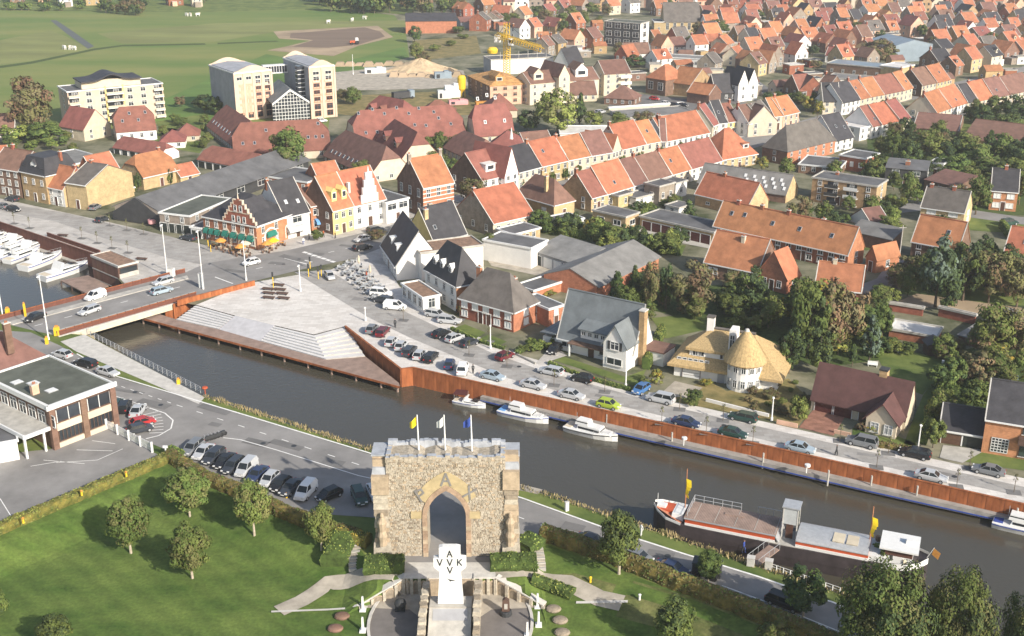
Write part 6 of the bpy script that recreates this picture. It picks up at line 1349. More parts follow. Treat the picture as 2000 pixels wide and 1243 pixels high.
terrace([(1680,252),(1703,247),(1722,243),(1758,235),(1778,229)], (276,256),11,5.5, [('white_wall', 'white_roof', 'f'),('white_wall', 'red_tile'),('white_wall', 'orange_tile'),('cream_wall', 'red_tile')], 'the white row above the gardens', near=False)
terrace([(1645,201),(1680,194),(1700,189),(1726,184),(1766,176),(1783,171)], (226,194),11,5.5, [('white_wall', 'slate'),('cream_wall', 'orange_tile'),('cream_wall', 'orange_tile'),('cream_wall', 'red_tile'),('cream_wall', 'orange_tile')], 'the street left of the blue hall', near=False)
HD((1608,198),(1641,198),224,10,5.5, 'g', 'cream_wall', 'slate', 'black roofed white house left of the narrow lane', near=False)
terrace([(1530,165),(1560,178),(1590,176),(1612,180)], (188,205),11,5, [('red_brick', 'brown_tile'),('brown_brick', 'red_tile'),('brown_brick', 'brown_tile')], 'the brown row by the market trees', near=False)
terrace([(1801,167),(1830,161),(1856,155)], (190,178),11,5.5, [('cream_wall', 'brown_tile'),('yellow_brick', 'orange_tile')], 'the pair below the blue hall', near=False, side_wall='brown_brick')
terrace([(1829,220),(1858,210),(1890,200),(1911,197),(1941,190),(1972,184),(2020,174)], (244,198),11,5.5, [('cream_wall', 'orange_tile'),('white_wall', 'orange_tile'),('cream_wall', 'slate'),('cream_wall', 'orange_tile'),('cream_wall', 'brown_tile'),('cream_wall', 'brown_tile')], 'the orange row at the right edge', near=False)
HD((1784,250),(1872,257),262,22,3, 'g', 'brown_brick', 'brown_tile', 'long low brown roofed shed above the garden trees', name='shed', cat='shed', win=False, near=False, doors=[]); HD((1880,270),(2040,290),282,24,4, 'g', 'ochre_brick', 'brown_tile', 'second long brown roofed shed at the right edge', name='shed', cat='shed', win=False, near=False, doors=[])
HD((792,42),(892,41),66,18,3, 'g', 'orange_brick', 'slate', 'long orange brick hall with black roof beside the meadow', name='hall', cat='hall', win=False, near=False, doors=[])
HD((900,44),(948,42),57,12,2, 'g', 'metal_roof', 'brown_tile', 'low pale blue shed right of orange brick hall', name='shed', cat='shed', win=False, near=False, doors=[])
# church beyond the roofs
p = G(1660,26); ch_ = thing('church', 'stone church with pale pinnacles and dark roof at top', 'church', p, .05)
b = MB(); b.box((0,8,0),(38,12,9), 'cream_wall'); put('wall', b, ch_); b = MB(); b.prism([(-19,1.6,9),(19,1.6,9),(19,8,17),(-19,8,17)], .3, 'slate'); b.prism([(19,14.4,9),(-19,14.4,9),(-19,8,17),(19,8,17)], .3, 'slate'); put('roof', b, ch_)
for x in (1,7,13): b = MB(); b.box((x, 0,0),(2.4,2.4,9), 'cream_wall'); b.tube((x, 0,9),(x, 0,15),1.3,.1, 'cream_wall', 8); put('pinnacle', b, ch_)
for k in range(6): put('window', win_mesh(1.4,4, 'cream_wall', 'glass', False), ch_, (-16 + k * 5.5,1.95,2.5))
# --- rows of small town houses
QF = random.Random(21)
WL_ = ['cream_wall', 'white_wall', 'ochre_brick', 'ochre_brick', 'yellow_brick', 'grey_brick', 'grey_brick', 'brown_brick', 'red_brick', 'pink_wall']; TL_ = ['orange_tile'] * 10 + ['red_tile'] * 3 + ['brown_tile'] * 3 + ['slate'] * 2 + ['grey_tile'] * 2
def town_row(u0, v0, u1, v1, rowname, lo=6, hi=9.5, gap=.05, depth=8.5):
 p, q = G(u0, v0), G(u1, v1); d = q - p; L = d.length; a = math.atan2(d.y, d.x); t = 0; k = 0
 while t < L - 6 and k < 16:
  w = QF.uniform(lo, hi); c = p + d.normalized() * t; t += w + (QF.uniform(2,5) if QF.random() < gap * 4 else .05)
  n = Vector((-d.y, d.x, 0)).normalized(); mid = c + d.normalized() * (w / 2) + n * depth / 2
  if not (clear(mid.x, mid.y, 4.0) and clear(c.x, c.y, .4)): continue
  wl, tl = QF.choice(WL_), QF.choice(TL_); rf = 'x' if QF.random() < .3 else 'g'
  hh_ = house_at((c.x, c.y, 0), a + QF.uniform(-.04,.04), w, depth + QF.uniform(-1.5,2), QF.uniform(4.2,6.2), QF.uniform(3.2,4.8), rf, wl, tl, '%s %s-roofed house, %s from left, %s' % (WN[wl], TN[tl], ORD[k], rowname), 'house', 'house', rowname, 2, True, 3.2,(1.2,1.5), near=False, chim=((QF.choice((.03,.97)),.5,1.3),) if QF.random() < .6 else (), doors=[], sky=((.5,.25),) if QF.random() < .25 and rf == 'g' else (), dorm=((QF.uniform(.3,.7),1.6,1.4, QF.choice('fg'), tl, wl),) if QF.random() < .22 and rf == 'g' else ())
  if QF.random() < .4: e_ = QF.uniform(2.5,4.5); put('extension', MB().box((QF.uniform(e_ / 2, w - e_ / 2),-QF.uniform(1.5,2.4),0),(e_, 4, QF.uniform(2.4,3.4)), QF.choice(WL_), top=QF.choice(['bitumen', 'corrugated', 'white_roof', tl])), hh_)
  k += 1
ZN = [(1285,1460, 'behind the church hall'),(1462,1640, 'left of the church pinnacles'),(1642,1815, 'above the blue hall'),(1832,2030, 'at the top right')]
for ri, (v, s) in enumerate(((32,-.03),(43,-.04),(55,-.045),(68,-.05),(82,-.06),(98,-.07),(116,-.08),(137,-.1))):
 for u0, u1, zn in ZN:
  if u0 == 1285 and ri in (1,2,3,4): u0 = 1376
  if u0 == 1642 and ri > 4: u1 = 1738
  town_row(u0 + QF.uniform(-6,6), v + (u0 - 1285) * 0.004, u1, v + s * (u1 - u0), '%s row down, %s' % (ORD[ri], zn))
for i, (u0, v0, u1, v1, nm) in enumerate(((905,34,985,26, 'upper row right of orange hall'),(950,62,1010,40, 'slanting row left of the crane'),(1000,50,1175,24, 'second row above the crane'),(1000,12,1180,4, 'top row above the crane'),(1015,78,1175,58, 'third row above the crane'),(1090,108,1178,92, 'row right of the crane jib'),(1070,112,1100,104, 'roofs behind white warehouse'),(1190,30,1282,22, 'row behind the dark factory'),(1185,12,1290,6, 'top row behind the dark factory'),(1200,128,1290,140, 'row behind the cream apartments'),(1400,112,1460,96, 'row right of the villa terrace'),(1395,146,1470,122, 'row above the double gable'),(1480,150,1560,130, 'row left of the school'),(330,12,372,10, 'far hamlet by the pasture'),(376,14,425,12, 'far hamlet right part'),(20,6,110,4, 'village at top left'),(118,14,200,10, 'village right of top left'),(1865,150,2010,118, 'street at the right edge'),(1700,118,1742,106, 'row left of blue hall'))):
 town_row(u0, v0, u1, v1, nm)
fm_ = MB()
for v in (-8,0,8,16,24):
 for u0, u1 in ((955,1180),(1188,1292),(1298,1640),(1700,2040)):
  p, q = G(u0, v + 2), G(u1, v - 2); d = q - p; a = math.atan2(d.y, d.x); t = 0
  while t < d.length:
   w = QF.uniform(6,10); c = p + d.normalized() * t; t += w + (QF.uniform(0,6) if QF.random() < .25 else 0); h, r_, dp = QF.uniform(4.5,7), QF.uniform(3.2,5), QF.uniform(8,10); wl, tl = QF.choice(WL_), QF.choice(TL_)
   if not clear(c.x, c.y, 6): continue
   f = lambda x, y, z: (c.x + x * math.cos(a) - y * math.sin(a), c.y + x * math.sin(a) + y * math.cos(a), z)
   fm_.box(f(w / 2, dp / 2,0),(w, dp, h), wl, a)
   if QF.random() < .3: fm_.poly([f(0,0, h), f(w, 0, h), f(w / 2,0, h + r_)], wl); fm_.poly([f(0,-.2, h), f(w / 2,-.2, h + r_), f(w / 2, dp, h + r_), f(0, dp, h)], tl); fm_.poly([f(w / 2,-.2, h + r_), f(w, -.2, h), f(w, dp, h), f(w / 2, dp, h + r_)], tl)
   else: fm_.poly([f(w, 0, h), f(w, dp, h), f(w, dp / 2, h + r_)], wl); fm_.poly([f(0,0, h), f(0, dp / 2, h + r_), f(0, dp, h)], wl); fm_.poly([f(0,-.3, h), f(w, -.3, h), f(w, dp / 2, h + r_), f(0, dp / 2, h + r_)], tl); fm_.poly([f(0, dp / 2, h + r_), f(w, dp / 2, h + r_), f(w, dp, h), f(0, dp, h)], tl)
   if QF.random() < .7: fm_.box(f(QF.choice((.4, w - .4)), dp / 2, h),(.8,.7, r_ + 1.2), 'red_brick', a)
   for k in (.25,.7):
    for z in (1, h - 2): fm_.box(f(w * k, -.02, z),(1.1,.1,1.3), 'glass', a)
put('far_houses', fm_, kind='stuff')
made = []
for px, n in (([(1290,50),(2030,50),(2030,160),(1640,190),(1400,200),(1200,150)], 60),([(960,50),(1180,50),(1180,130),(1090,115)], 14)):
 P = [G(*q) for q in px]; x0, x1 = min(p.x for p in P), max(p.x for p in P); y0, y1 = min(p.y for p in P), max(p.y for p in P); k = t = 0
 while k < n and t < 3000:
  t += 1; x, y = QF.uniform(x0, x1), QF.uniform(y0, y1); ins = False
  for i in range(len(P)):
   a, b = P[i], P[i - 1]
   if (a.y > y) != (b.y > y) and x < (b.x - a.x) * (y - a.y) / (b.y - a.y) + a.x: ins = not ins
  if not ins or not clear(x, y, 3.6): continue
  wl, tl = QF.choice(WL_), QF.choice(['bitumen', 'corrugated', 'white_roof', 'bitumen', 'brown_tile', 'orange_tile']); w = QF.uniform(4,9)
  made.append((x / y, house_at((x - w / 2, y - 2,0), QF.choice((0,.2,.35)), w, QF.uniform(4,6), QF.uniform(2.6,4.2), QF.uniform(1,2), 'g' if 'tile' in tl else 'f', wl, tl, 'x', 'backyard_shed', 'shed', 'sheds between the town roofs', 1, True, 4,(1.2,1.1), near=False, doors=[], gut=False))); k += 1
made.sort(key=lambda q: q[0])
for i, (_, o) in enumerate(made): o['label'] = 'low shed or annex between the far town roofs, %s from left' % ORD[i]
# ================================================================ VEHICLES
PAINT = dict(silver=(.50,.51,.52), grey=(.20,.21,.22), black=(.018,.018,.02), dark=(.04,.045,.055), navy=(.03,.045,.10), white=(.74,.74,.73), maroon=(.12,.018,.025), red=(.42,.03,.03), green=(.025,.06,.05), lime=(.36,.46,.05), blue=(.06,.16,.36), paleblue=(.36,.44,.50))
for k, c in PAINT.items(): mat('paint_' + k, c, .28,.04,2, spec=.5, metal=.15 if k in ('silver', 'grey', 'paleblue') else 0)
mat('car_glass', (.02,.024,.028),.08,0, spec=.6); mat('lamp_clear', (.7,.7,.68),.2,0); mat('lamp_red', (.4,.02,.02),.3,0)
def loft(b, secs, m):
 for a, c in zip(secs, secs[1:]):
  n = len(a)
  for k in range(n): b.poly([a[k], c[k], c[(k + 1) % n], a[(k + 1) % n]], m)
 b.poly(secs[0], m); b.poly(list(reversed(secs[-1])), m)
CT = {  # length, width, profile of bonnet/deck line (x fraction, z), roof points (x, z)
 'hatch': (3.9,1.7, [(-.5,.48),(-.485,.72),(-.30,.92),(.44,.95),(.49,.80),(.5,.5)], [(-.27,.92),(-.10,1.40),(.32,1.43),(.46,.98)]),
 'sedan': (4.5,1.75, [(-.5,.48),(-.485,.70),(-.25,.90),(.33,.94),(.48,.88),(.5,.5)], [(-.24,.90),(-.09,1.36),(.18,1.38),(.36,.95)]),
 'estate': (4.6,1.76, [(-.5,.48),(-.485,.72),(-.26,.92),(.45,.97),(.49,.8),(.5,.5)], [(-.25,.92),(-.10,1.42),(.38,1.44),(.475,1.0)]),
 'suv': (4.7,1.85, [(-.5,.55),(-.485,.88),(-.28,1.05),(.46,1.08),(.49,.9),(.5,.55)], [(-.26,1.05),(-.12,1.66),(.40,1.68),(.475,1.1)]),
 'van': (4.5,1.8, [(-.5,.5),(-.48,.85),(-.30,1.1),(.46,1.15),(.49,.9),(.5,.5)], [(-.30,1.1),(-.14,1.72),(.42,1.76),(.485,1.15)])}
def make_car(kind):
 L, Wd, pr, rf = CT[kind]; r = thing('car', 'car', 'car', (0,0,0)); b = MB(); hw = Wd / 2; S = []
 for x, z in pr:
  t = .86 if abs(x) > .47 else (.95 if abs(x) > .4 else 1); w = hw * t; zl = .26 if abs(x) < .48 else .34
  S.append([(x * L, -w * .96, zl),(x * L, -w, .5),(x * L, -w * .95, z - .08),(x * L, -w * .82, z),(x * L, w * .82, z),(x * L, w * .95, z - .08),(x * L, w, .5),(x * L, w * .96, zl)])
 loft(b, S, 'paint_silver')
 a0, a1, a2, a3 = [(x * L, z) for x, z in rf]; wt = hw * .70; wb = hw * .86
 b.prism([(a1[0] - .02,-wt - .02, a1[1] + .03),(a2[0] + .02,-wt - .02, a2[1] + .03),(a2[0] + .02, wt + .02, a2[1] + .03),(a1[0] - .02, wt + .02, a1[1] + .03)], .06, 'paint_silver')
 for x0, z0, x1, z1 in ((a0[0], a0[1], a1[0], a1[1]),(a3[0], a3[1], a2[0], a2[1]),((a0[0] + a3[0]) / 2, a0[1], (a1[0] + a2[0]) / 2, a1[1])):
  for s in (-1,1): b.tube((x0, s * (wb + .01), z0),(x1, s * (wt + .02), z1),.05,.045, 'paint_silver', 5)
 if kind == 'van':
  for s in (-1,1): b.extr([(L * .02, s * (wb + .02), pr[3][1] - .05),(a3[0] - .05, s * (wb + .02), pr[3][1] - .05),(a2[0], s * (wt + .04), a2[1]),(L * .02, s * (wt + .04), a2[1])][::s], (0, s * .03,0), 'paint_silver')
 put('body', b, r)
 g = MB(); q = [(a0[0] + .04,-wb, a0[1]),(a3[0] - .04,-wb, a3[1] - .02),(a3[0] - .04, wb, a3[1] - .02),(a0[0] + .04, wb, a0[1])]; t_ = [(a1[0], -wt, a1[1]),(a2[0], -wt, a2[1]),(a2[0], wt, a2[1]),(a1[0], wt, a1[1])]
 for k in range(4): g.poly([q[k], q[(k + 1) % 4], t_[(k + 1) % 4], t_[k]], 'car_glass')
 put('window_glass', g, r)
 wr = .31 if kind not in ('suv',) else .36; wb_ = MB(); wb_.tube((0,-.1,0),(0,.1,0), wr, wr, 'rubber', 12); wb_.tube((0,-.115,0),(0,.115,0), wr * .6, wr * .6, 'steel', 10); wm_ = wb_.mesh('wheel')
 for x in (-.31,.31):
  for s in (-1,1): put('wheel', wm_, r, (x * L, s * (hw - .1), wr))
 for s in (-1,1): put('headlight', MB().box((0,0,0),(.16,.34,.16), 'lamp_clear'), r, (-.478 * L, s * hw * .58,.60 if kind != 'suv' else .72)); put('tail_light', MB().box((0,0,0),(.1,.24,.22), 'lamp_red'), r, (.482 * L, s * hw * .68,.66))
 put('number_plate', MB().box((0,0,0),(.04,.5,.12), 'white_paint'), r, (-.505 * L, 0,.42))
 return r
PROTO = {}; USED = set()
def car(u, v, du, dv, kind, col, label, z=.07):
 """(du, dv): way the bonnet points, as seen from the tower"""
 p, q = G(u, v, z), G(u + du, v + dv, z); a = math.atan2((q - p).y, (q - p).x) + math.pi
 if kind not in PROTO: PROTO[kind] = make_car(kind)
 src = PROTO[kind]; r = dup(src, p, a, label, swap=None)
 for c in r.children:
  if c.data and any(m and m.name == 'paint_silver' for m in c.data.materials):
   for i, m in enumerate(c.data.materials):
    if m.name == 'paint_silver': c.material_slots[i].link = 'OBJECT'; c.material_slots[i].material = MATS['paint_' + col]
 nm = {'van': 'van'}.get(kind, 'car'); r.name = nm; r['category'] = nm
 return r
UR = (14,-16); QR = (30,6.7); QL = (-30,-6.7)
for c in [
(727,648, *UR, 'hatch', 'grey', 'grey hatchback at the tip of the slanting rust wall'),(748,653, *UR, 'estate', 'maroon', 'maroon car second from the slanting rust wall tip'),(765,673, *UR, 'hatch', 'silver', 'silver hatchback just right of a gap after the maroon car'),(784,681, *UR, 'hatch', 'silver', 'silver hatchback between another silver car and a dark car'),
(800,691, *UR, 'estate', 'dark', 'dark car between two silver hatchbacks above the steps wall'),(820,699, *UR, 'hatch', 'silver', 'silver hatchback between two dark cars above the steps wall'),(842,703, *UR, 'estate', 'black', 'black car beside the wall corner, right of silver hatchback'),(878,717,6,-16, 'hatch', 'navy', 'dark blue hatchback left of the small white van'),(904,727,5,-15, 'van', 'white', 'small white van parked against the rust wall'),
(862,657,20,-8, 'hatch', 'black', 'black hatchback before the brown double house'),(888,666,20,-8, 'hatch', 'silver', 'silver hatchback between black cars before brown house'),(916,675,20,-8, 'hatch', 'dark', 'dark hatchback nearest the front lawn of brown house'),(986,701,18,-8, 'hatch', 'maroon', 'maroon hatchback in front of the flat brick wing'),
(852,619,22,4, 'estate', 'silver', 'silver car beside the glazed restaurant wing'),(878,631,22,2, 'estate', 'silver', 'silver estate at the corner of the brown house garden'),(745,578,24,2, 'suv', 'white', 'white estate beside the terrace tables'),(748,591,-20,-4, 'estate', 'dark', 'dark estate between white estate and white van'),(771,604,24,2, 'van', 'white', 'big white delivery van before the restaurant wing'),
(1083,688,-14,10, 'hatch', 'black', 'black car on the white villa driveway'),(962,740, *QR, 'sedan', 'paleblue', 'pale blue sedan at the wall above the first motor boat'),(1041,757, *QR, 'sedan', 'silver', 'silver sedan at the wall above the second motor boat'),(1116,777, *QR, 'sedan', 'silver', 'silver sedan at the wall left of the lime car'),
(1076,731, *QL, 'estate', 'silver', 'silver estate at the villa lawn corner'),(1137,745, *QL, 'hatch', 'black', 'black car with its nose left below villa lawn'),(1188,796, *QR, 'hatch', 'lime', 'lime green car at the rust wall'),(1252,766,-16,10, 'hatch', 'blue', 'blue car by the villa hedge'),(1290,785, *QL, 'suv', 'silver', 'large silver estate before the thatched villa'),
(1340,831, *QR, 'sedan', 'navy', 'dark blue sedan with white reflection at the wall'),(1451,821, *QL, 'estate', 'green', 'dark green car on the house side right of thatched villa'),(1431,852, *QR, 'sedan', 'green', 'dark green sedan driving along the wall'),(1562,881, *QR, 'sedan', 'paleblue', 'pale silver sedan at the wall below the bungalow drive'),(1683,870, *QL, 'suv', 'grey', 'grey off-road estate before the plum roofed bungalow'),
(1786,892, *QL, 'estate', 'black', 'black estate at the right lamp post'),(1818,937, *QR, 'sedan', 'silver', 'silver sedan at the wall, rightmost on the river side'),(1930,925, *QL, 'sedan', 'grey', 'grey sedan at the far right house side'),
(187,584,-26,9, 'van', 'white', 'white people carrier crossing the bridge'),(175,612,-26,9, 'estate', 'silver', 'silver car beside the white people carrier on the bridge'),(69,625,-26,10, 'sedan', 'black', 'black sedan at the left bridge end'),(319,555,-26,7, 'estate', 'silver', 'silver car behind another at the right bridge end'),(316,573,26,-7, 'estate', 'paleblue', 'pale blue car nearest the parapet at right bridge end'),
(491,517,-22,5, 'hatch', 'white', 'white car turning at the crossing'),(708,488,24,-5, 'estate', 'black', 'black car leaving the crossing on the main road'),(709,471,-24,6, 'sedan', 'silver', 'silver car on the main road beside the black one'),(733,453,24,-6, 'estate', 'dark', 'dark parked car before the white modern house'),(368,469,-22,-5, 'sedan', 'dark', 'dark car before the four dark garage doors'),(644,544,10,12, 'hatch', 'silver', 'silver car at the plaza traffic light'),
(24,393,-20,-4, 'hatch', 'dark', 'dark car parked at the left quay houses'),(27,413,20,4, 'hatch', 'black', 'black car on the left quay street'),(4,407,-20,-4, 'hatch', 'grey', 'grey car at the left picture edge'),(200,433,20,-8, 'hatch', 'dark', 'dark car at the warehouse corner'),(165,402,16,-8, 'hatch', 'silver', 'silver car by the yellow garden wall'),(186,409,16,-8, 'hatch', 'grey', 'grey car under the black warehouse gable'),
(122,698,-24,-6, 'hatch', 'silver', 'silver car on the river road nearest the bridge'),(168,715,-24,-6, 'estate', 'black', 'black car between two silver ones on the river road'),(211,732,24,7, 'sedan', 'silver', 'silver sedan passing the museum corner'),(229,796,8,-16, 'hatch', 'green', 'dark green car against the museum'),(244,800,8,-16, 'estate', 'black', 'black car second from the museum wall'),(270,808,12,-16, 'sedan', 'silver', 'silver sedan beside the hatched island'),(279,831,16,-4, 'hatch', 'red', 'red hatchback by the hatched island'),(274,844,16,-4, 'hatch', 'dark', 'dark hatchback in front of the red one'),
(377,881,-18,15, 'estate', 'grey', 'blue-grey estate at the left end of the parked row'),(398,889,-18,15, 'sedan', 'silver', 'silver sedan second in the parked row'),(418,898,-18,15, 'estate', 'dark', 'dark estate right of the silver sedan in parked row'),(440,907,-18,15, 'sedan', 'black', 'black sedan fourth in the parked row'),(456,916,-18,15, 'estate', 'dark', 'dark car left of the silver people carrier'),(482,922,-18,17, 'van', 'silver', 'silver people carrier in the parked row'),
(503,933,-18,15, 'sedan', 'navy', 'navy sedan right of the silver people carrier'),(527,943,-18,17, 'hatch', 'silver', 'silver hatchback behind the middle lawn tree'),(549,953,-18,15, 'hatch', 'black', 'black hatchback right of the silver hatchback'),(569,959,-18,15, 'sedan', 'dark', 'dark sedan left of the white van'),(598,967,-16,17, 'van', 'white', 'white panel van in the gate shadow'),(643,973,-18,8, 'hatch', 'black', 'black car in the gate shadow right of white van'),(702,976,8,18, 'estate', 'green', 'dark green car facing us by the gate'),(731,968,8,18, 'sedan', 'silver', 'silver car half hidden behind the gate'),
(1156,1064,26,9, 'sedan', 'dark', 'dark car at the hedge left of the round tree'),(1312,1118,26,9, 'sedan', 'navy', 'dark blue car at the hedge left of dark trailer'),(1246,1096,26,9, 'hatch', 'grey', 'grey car tucked behind the hedge right of the round tree'),(1532,1184,26,10, 'estate', 'black', 'black car at the hedge under right trees'),
(1300,205,18,3, 'hatch', 'white', 'white car in the town car park'),(1318,208,18,3, 'hatch', 'dark', 'dark car in the town car park, left of two'),(1334,209,18,3, 'hatch', 'black', 'black car in the town car park, right of two'),(1278,196,18,2, 'hatch', 'red', 'red car by the car park wall'),(1172,222,20,-4, 'estate', 'silver', 'silver car left of the flat grey roof'),(628,239,16,-1, 'hatch', 'white', 'white car by the right mill tower'),(1970,440,14,-2, 'suv', 'green', 'dark green car at the right garden hedge')]: car(*c)
for pk in PROTO.values():
 for c in list(pk.children): bpy.data.objects.remove(c)
 bpy.data.objects.remove(pk)
mb = None
for k, (u, v) in enumerate(((406,862),(413,860),(419,858),(426,856),(433,853))):
 p = G(u, v, .06)
 if mb is None:
  b = MB()
  for x in (-.65,.65): b.tube((x, -.07,.32),(x, .07,.32),.32,.32, 'rubber', 12)
  b.box((0,0,.35),(1.1,.3,.45), 'dark_metal', taper=.8); b.box((.2,0,.78),(.8,.28,.12), 'dark_metal'); b.tube((-.65,0,.35),(-.4,0,1.05),.05,.05, 'steel', 6); b.tube((-.4,-.35,1.05),(-.4,.35,1.05),.025,.025, 'steel', 5); mb = b.mesh('motorcycle')
 tag(put('motorcycle', mb, loc=p, rz=.6 + k * .05), ['dark motorcycle, leftmost by the parked row', 'dark motorcycle, second from left by parked row', 'dark motorcycle, middle of the five', 'dark motorcycle, second from right of the five', 'dark motorcycle, rightmost of the five'][k], 'motorcycle', 'motorcycles by the parked row')
p = G(1384,1138); tl_ = thing('trailer', 'black box trailer behind the hedge', 'trailer', p + Vector((0,1.5,0)), rad(-18)); b = MB(); b.box((0,0,.4),(3.4,1.8,1.5), 'dark_wall'); b.box((0,0,1.9),(3.5,1.9,.1), 'dark_metal'); put('body', b, tl_)
for x in (-1,1): put('wheel', MB().tube((x, -1.2,.4),(x, 1.2,.4),.4,.4, 'rubber', 10), tl_)
# ================================================================ BOATS
def make_boat(L, Wd, m='white_paint', cab='cruiser', stripe='blue_paint', z=1.0):
 """bow towards +x, waterline at z = 0"""
 r = thing('motor_boat', 'boat', 'boat'); b = MB(); S = []
 for t in (0,.1,.35,.6,.8,.92,1.0):
  w = Wd / 2 * (1 - max(0,(t - .45) / .55) ** 2.2) * (.92 if t < .05 else 1) + .02; zz = z * (1 + .35 * t * t); x = -L / 2 + t * L
  S.append([(x - (.0 if t < 1 else .0),-w * .72,-.3),(x, -w, zz * .75),(x, -w, zz),(x, -w * .88, zz + .04),(x, w * .88, zz + .04),(x, w, zz),(x, w, zz * .75),(x, w * .72,-.3)])
 loft(b, S, m); put('hull', b, r)
 for s in (-1,1):
  b = MB(); pr = None
  for sec in S: 
   c = Vector(sec[1] if s < 0 else sec[6]) + Vector((0, s * .02,0))
   if pr: b.extr([pr, c, c + Vector((0,0,.14)), pr + Vector((0,0,.14))][::-s], (0, s * .03,0), stripe)
   pr = c
  put('rubbing_strip', b, r)
 b = MB(); g = MB()
 if cab == 'cruiser':
  b.box((-.02 * L, 0, z * .9),(L * .48, Wd * .66,.9), m, taper=.86); b.box((-.16 * L, 0, z * .9 + .85),(L * .26, Wd * .58,.75), m, taper=.85); b.box((.28 * L, 0, z * 1.05),(L * .26, Wd * .5,.35), m, taper=.7)
  for s in (-1,1): g.box((-.02 * L, s * Wd * .315, z * .9 + .3),(L * .40,.06,.34), 'car_glass')
  g.box((-.02 * L + L * .225,0, z * .9 + .3),(.06, Wd * .5,.34), 'car_glass'); g.box((-.16 * L, 0, z * .9 + 1.15),(L * .23, Wd * .53,.3), 'car_glass')
  b.tube((-.3 * L, 0, z + .8),(-.3 * L, 0, z + 2.4),.03,.03, 'steel', 5)
 else:
  b.box((.02 * L, 0, z),(L * .5, Wd * .7,.55), m, taper=.8); b.box((.25 * L, 0, z * 1.1),(L * .3, Wd * .45,.25), m, taper=.6); b.extr([(-.2 * L, -Wd * .4, z + .2),(-.12 * L, -Wd * .4, z + 1.6),(-.08 * L, -Wd * .4, z + 1.6),(-.14 * L, -Wd * .4, z + .2)], (0, Wd * .8,0), m)
  g.poly([(.26 * L, -Wd * .24, z + .52),(.26 * L, Wd * .24, z + .52),(.1 * L, Wd * .3, z + 1.0),(.1 * L, -Wd * .3, z + 1.0)], 'car_glass')
  for s in (-1,1): g.box((.03 * L, s * Wd * .335, z + .12),(L * .36,.06,.26), 'car_glass')
 put('cabin', b, r); put('cabin_window', g, r)
 b = MB(); n = 7; pp = []
 for k in range(n): t = .6 + .4 * k / (n - 1); w = Wd / 2 * (1 - max(0,(t - .45) / .55) ** 2.2) * .9; pp.append((t, w))
 for s in (-1,1):
  pv = None
  for t, w in pp:
   c = Vector((-L / 2 + t * L, s * w, z * (1 + .35 * t * t))); b.tube(c, c + Vector((0,0,.5)),.02,.02, 'steel', 4)
   if pv: b.tube(pv + Vector((0,0,.5)), c + Vector((0,0,.5)),.02,.02, 'steel', 4)
   pv = c
 put('bow_rail', b, r); b = MB(); b.box((-.42 * L, 0, z * .7),(L * .13, Wd * .7,.4), 'cream_wall'); put('stern_seat', b, r)
 return r
BP = {k: make_boat(*a) for k, a in dict(a=(10,3.4, 'white_paint', 'sport', 'blue_paint', 1.1), b=(9,3.0, 'white_paint', 'cruiser', 'blue_paint', .9)).items()}
for k, (t, u, v, du, dv, sc, lab, sw) in enumerate((('a', 128,536,60,-18,1.02, 'large white sports yacht nearest the pavilion', None),('a', 84,516,55,-20,1.0, 'white yacht left of the largest yacht', None),('b', 46,504,55,-20,.95, 'white cruiser third from the pavilion', None),('b', 30,492,55,-20,.9, 'white cruiser with dark cabin windows in the marina', None),('a', 8,505,55,-20,.8, 'small white yacht with dark stern at the left edge', None),('b', 12,480,55,-20,.9, 'white cruiser at the left edge under the wall', None),('a', 34,476,55,-20,.9, 'white yacht close under the marina wall', None),('b', -8,470,55,-20,.9, 'white cruiser cut by the left picture edge', None),('a', 62,488,55,-20,.85, 'white yacht with blue cover under the marina wall', {'cream_wall': 'blue_cloth'}),
 ('a', 918,792,50,10,.58, 'small white motor boat with plum canopy', None),('b', 1024,817,50,12,.98, 'white motor boat in the middle of three by the wall', {'cream_wall': 'blue_cloth'}),('b', 1156,850,50,13,1.0, 'cream cabined motor boat, right of three by the wall', {'blue_paint': 'dark_metal'}),('b', 2008,1040,50,12,1.0, 'white boat with blue cover at right edge', {'cream_wall': 'blue_paint'}))):
 p, q = G(u, v, WZ), G(u + du, v + dv, WZ); dup(BP[t], p, math.atan2((q - p).y, (q - p).x), lab, scale=sc * (1.15 if k < 9 else 1), swap=sw)
for pk in BP.values():
 for c in list(pk.children): bpy.data.objects.remove(c)
 bpy.data.objects.remove(pk)
b = MB(); p = G(901,787, WZ); b.prism([(-1.2,-.9,1.9),(1.2,-.9,1.9),(1.0,.9,2.0),(-1.0,.9,2.0)], .08, 'door_maroon'); [b.tube((x, y, .4),(x, y, 1.9),.03,.03, 'steel', 4) for x in (-1,1) for y in (-.8,.8)]; tag(put('boat_canopy', b, loc=p, rz=-.2), 'plum canvas canopy over the small boat stern', 'canopy')
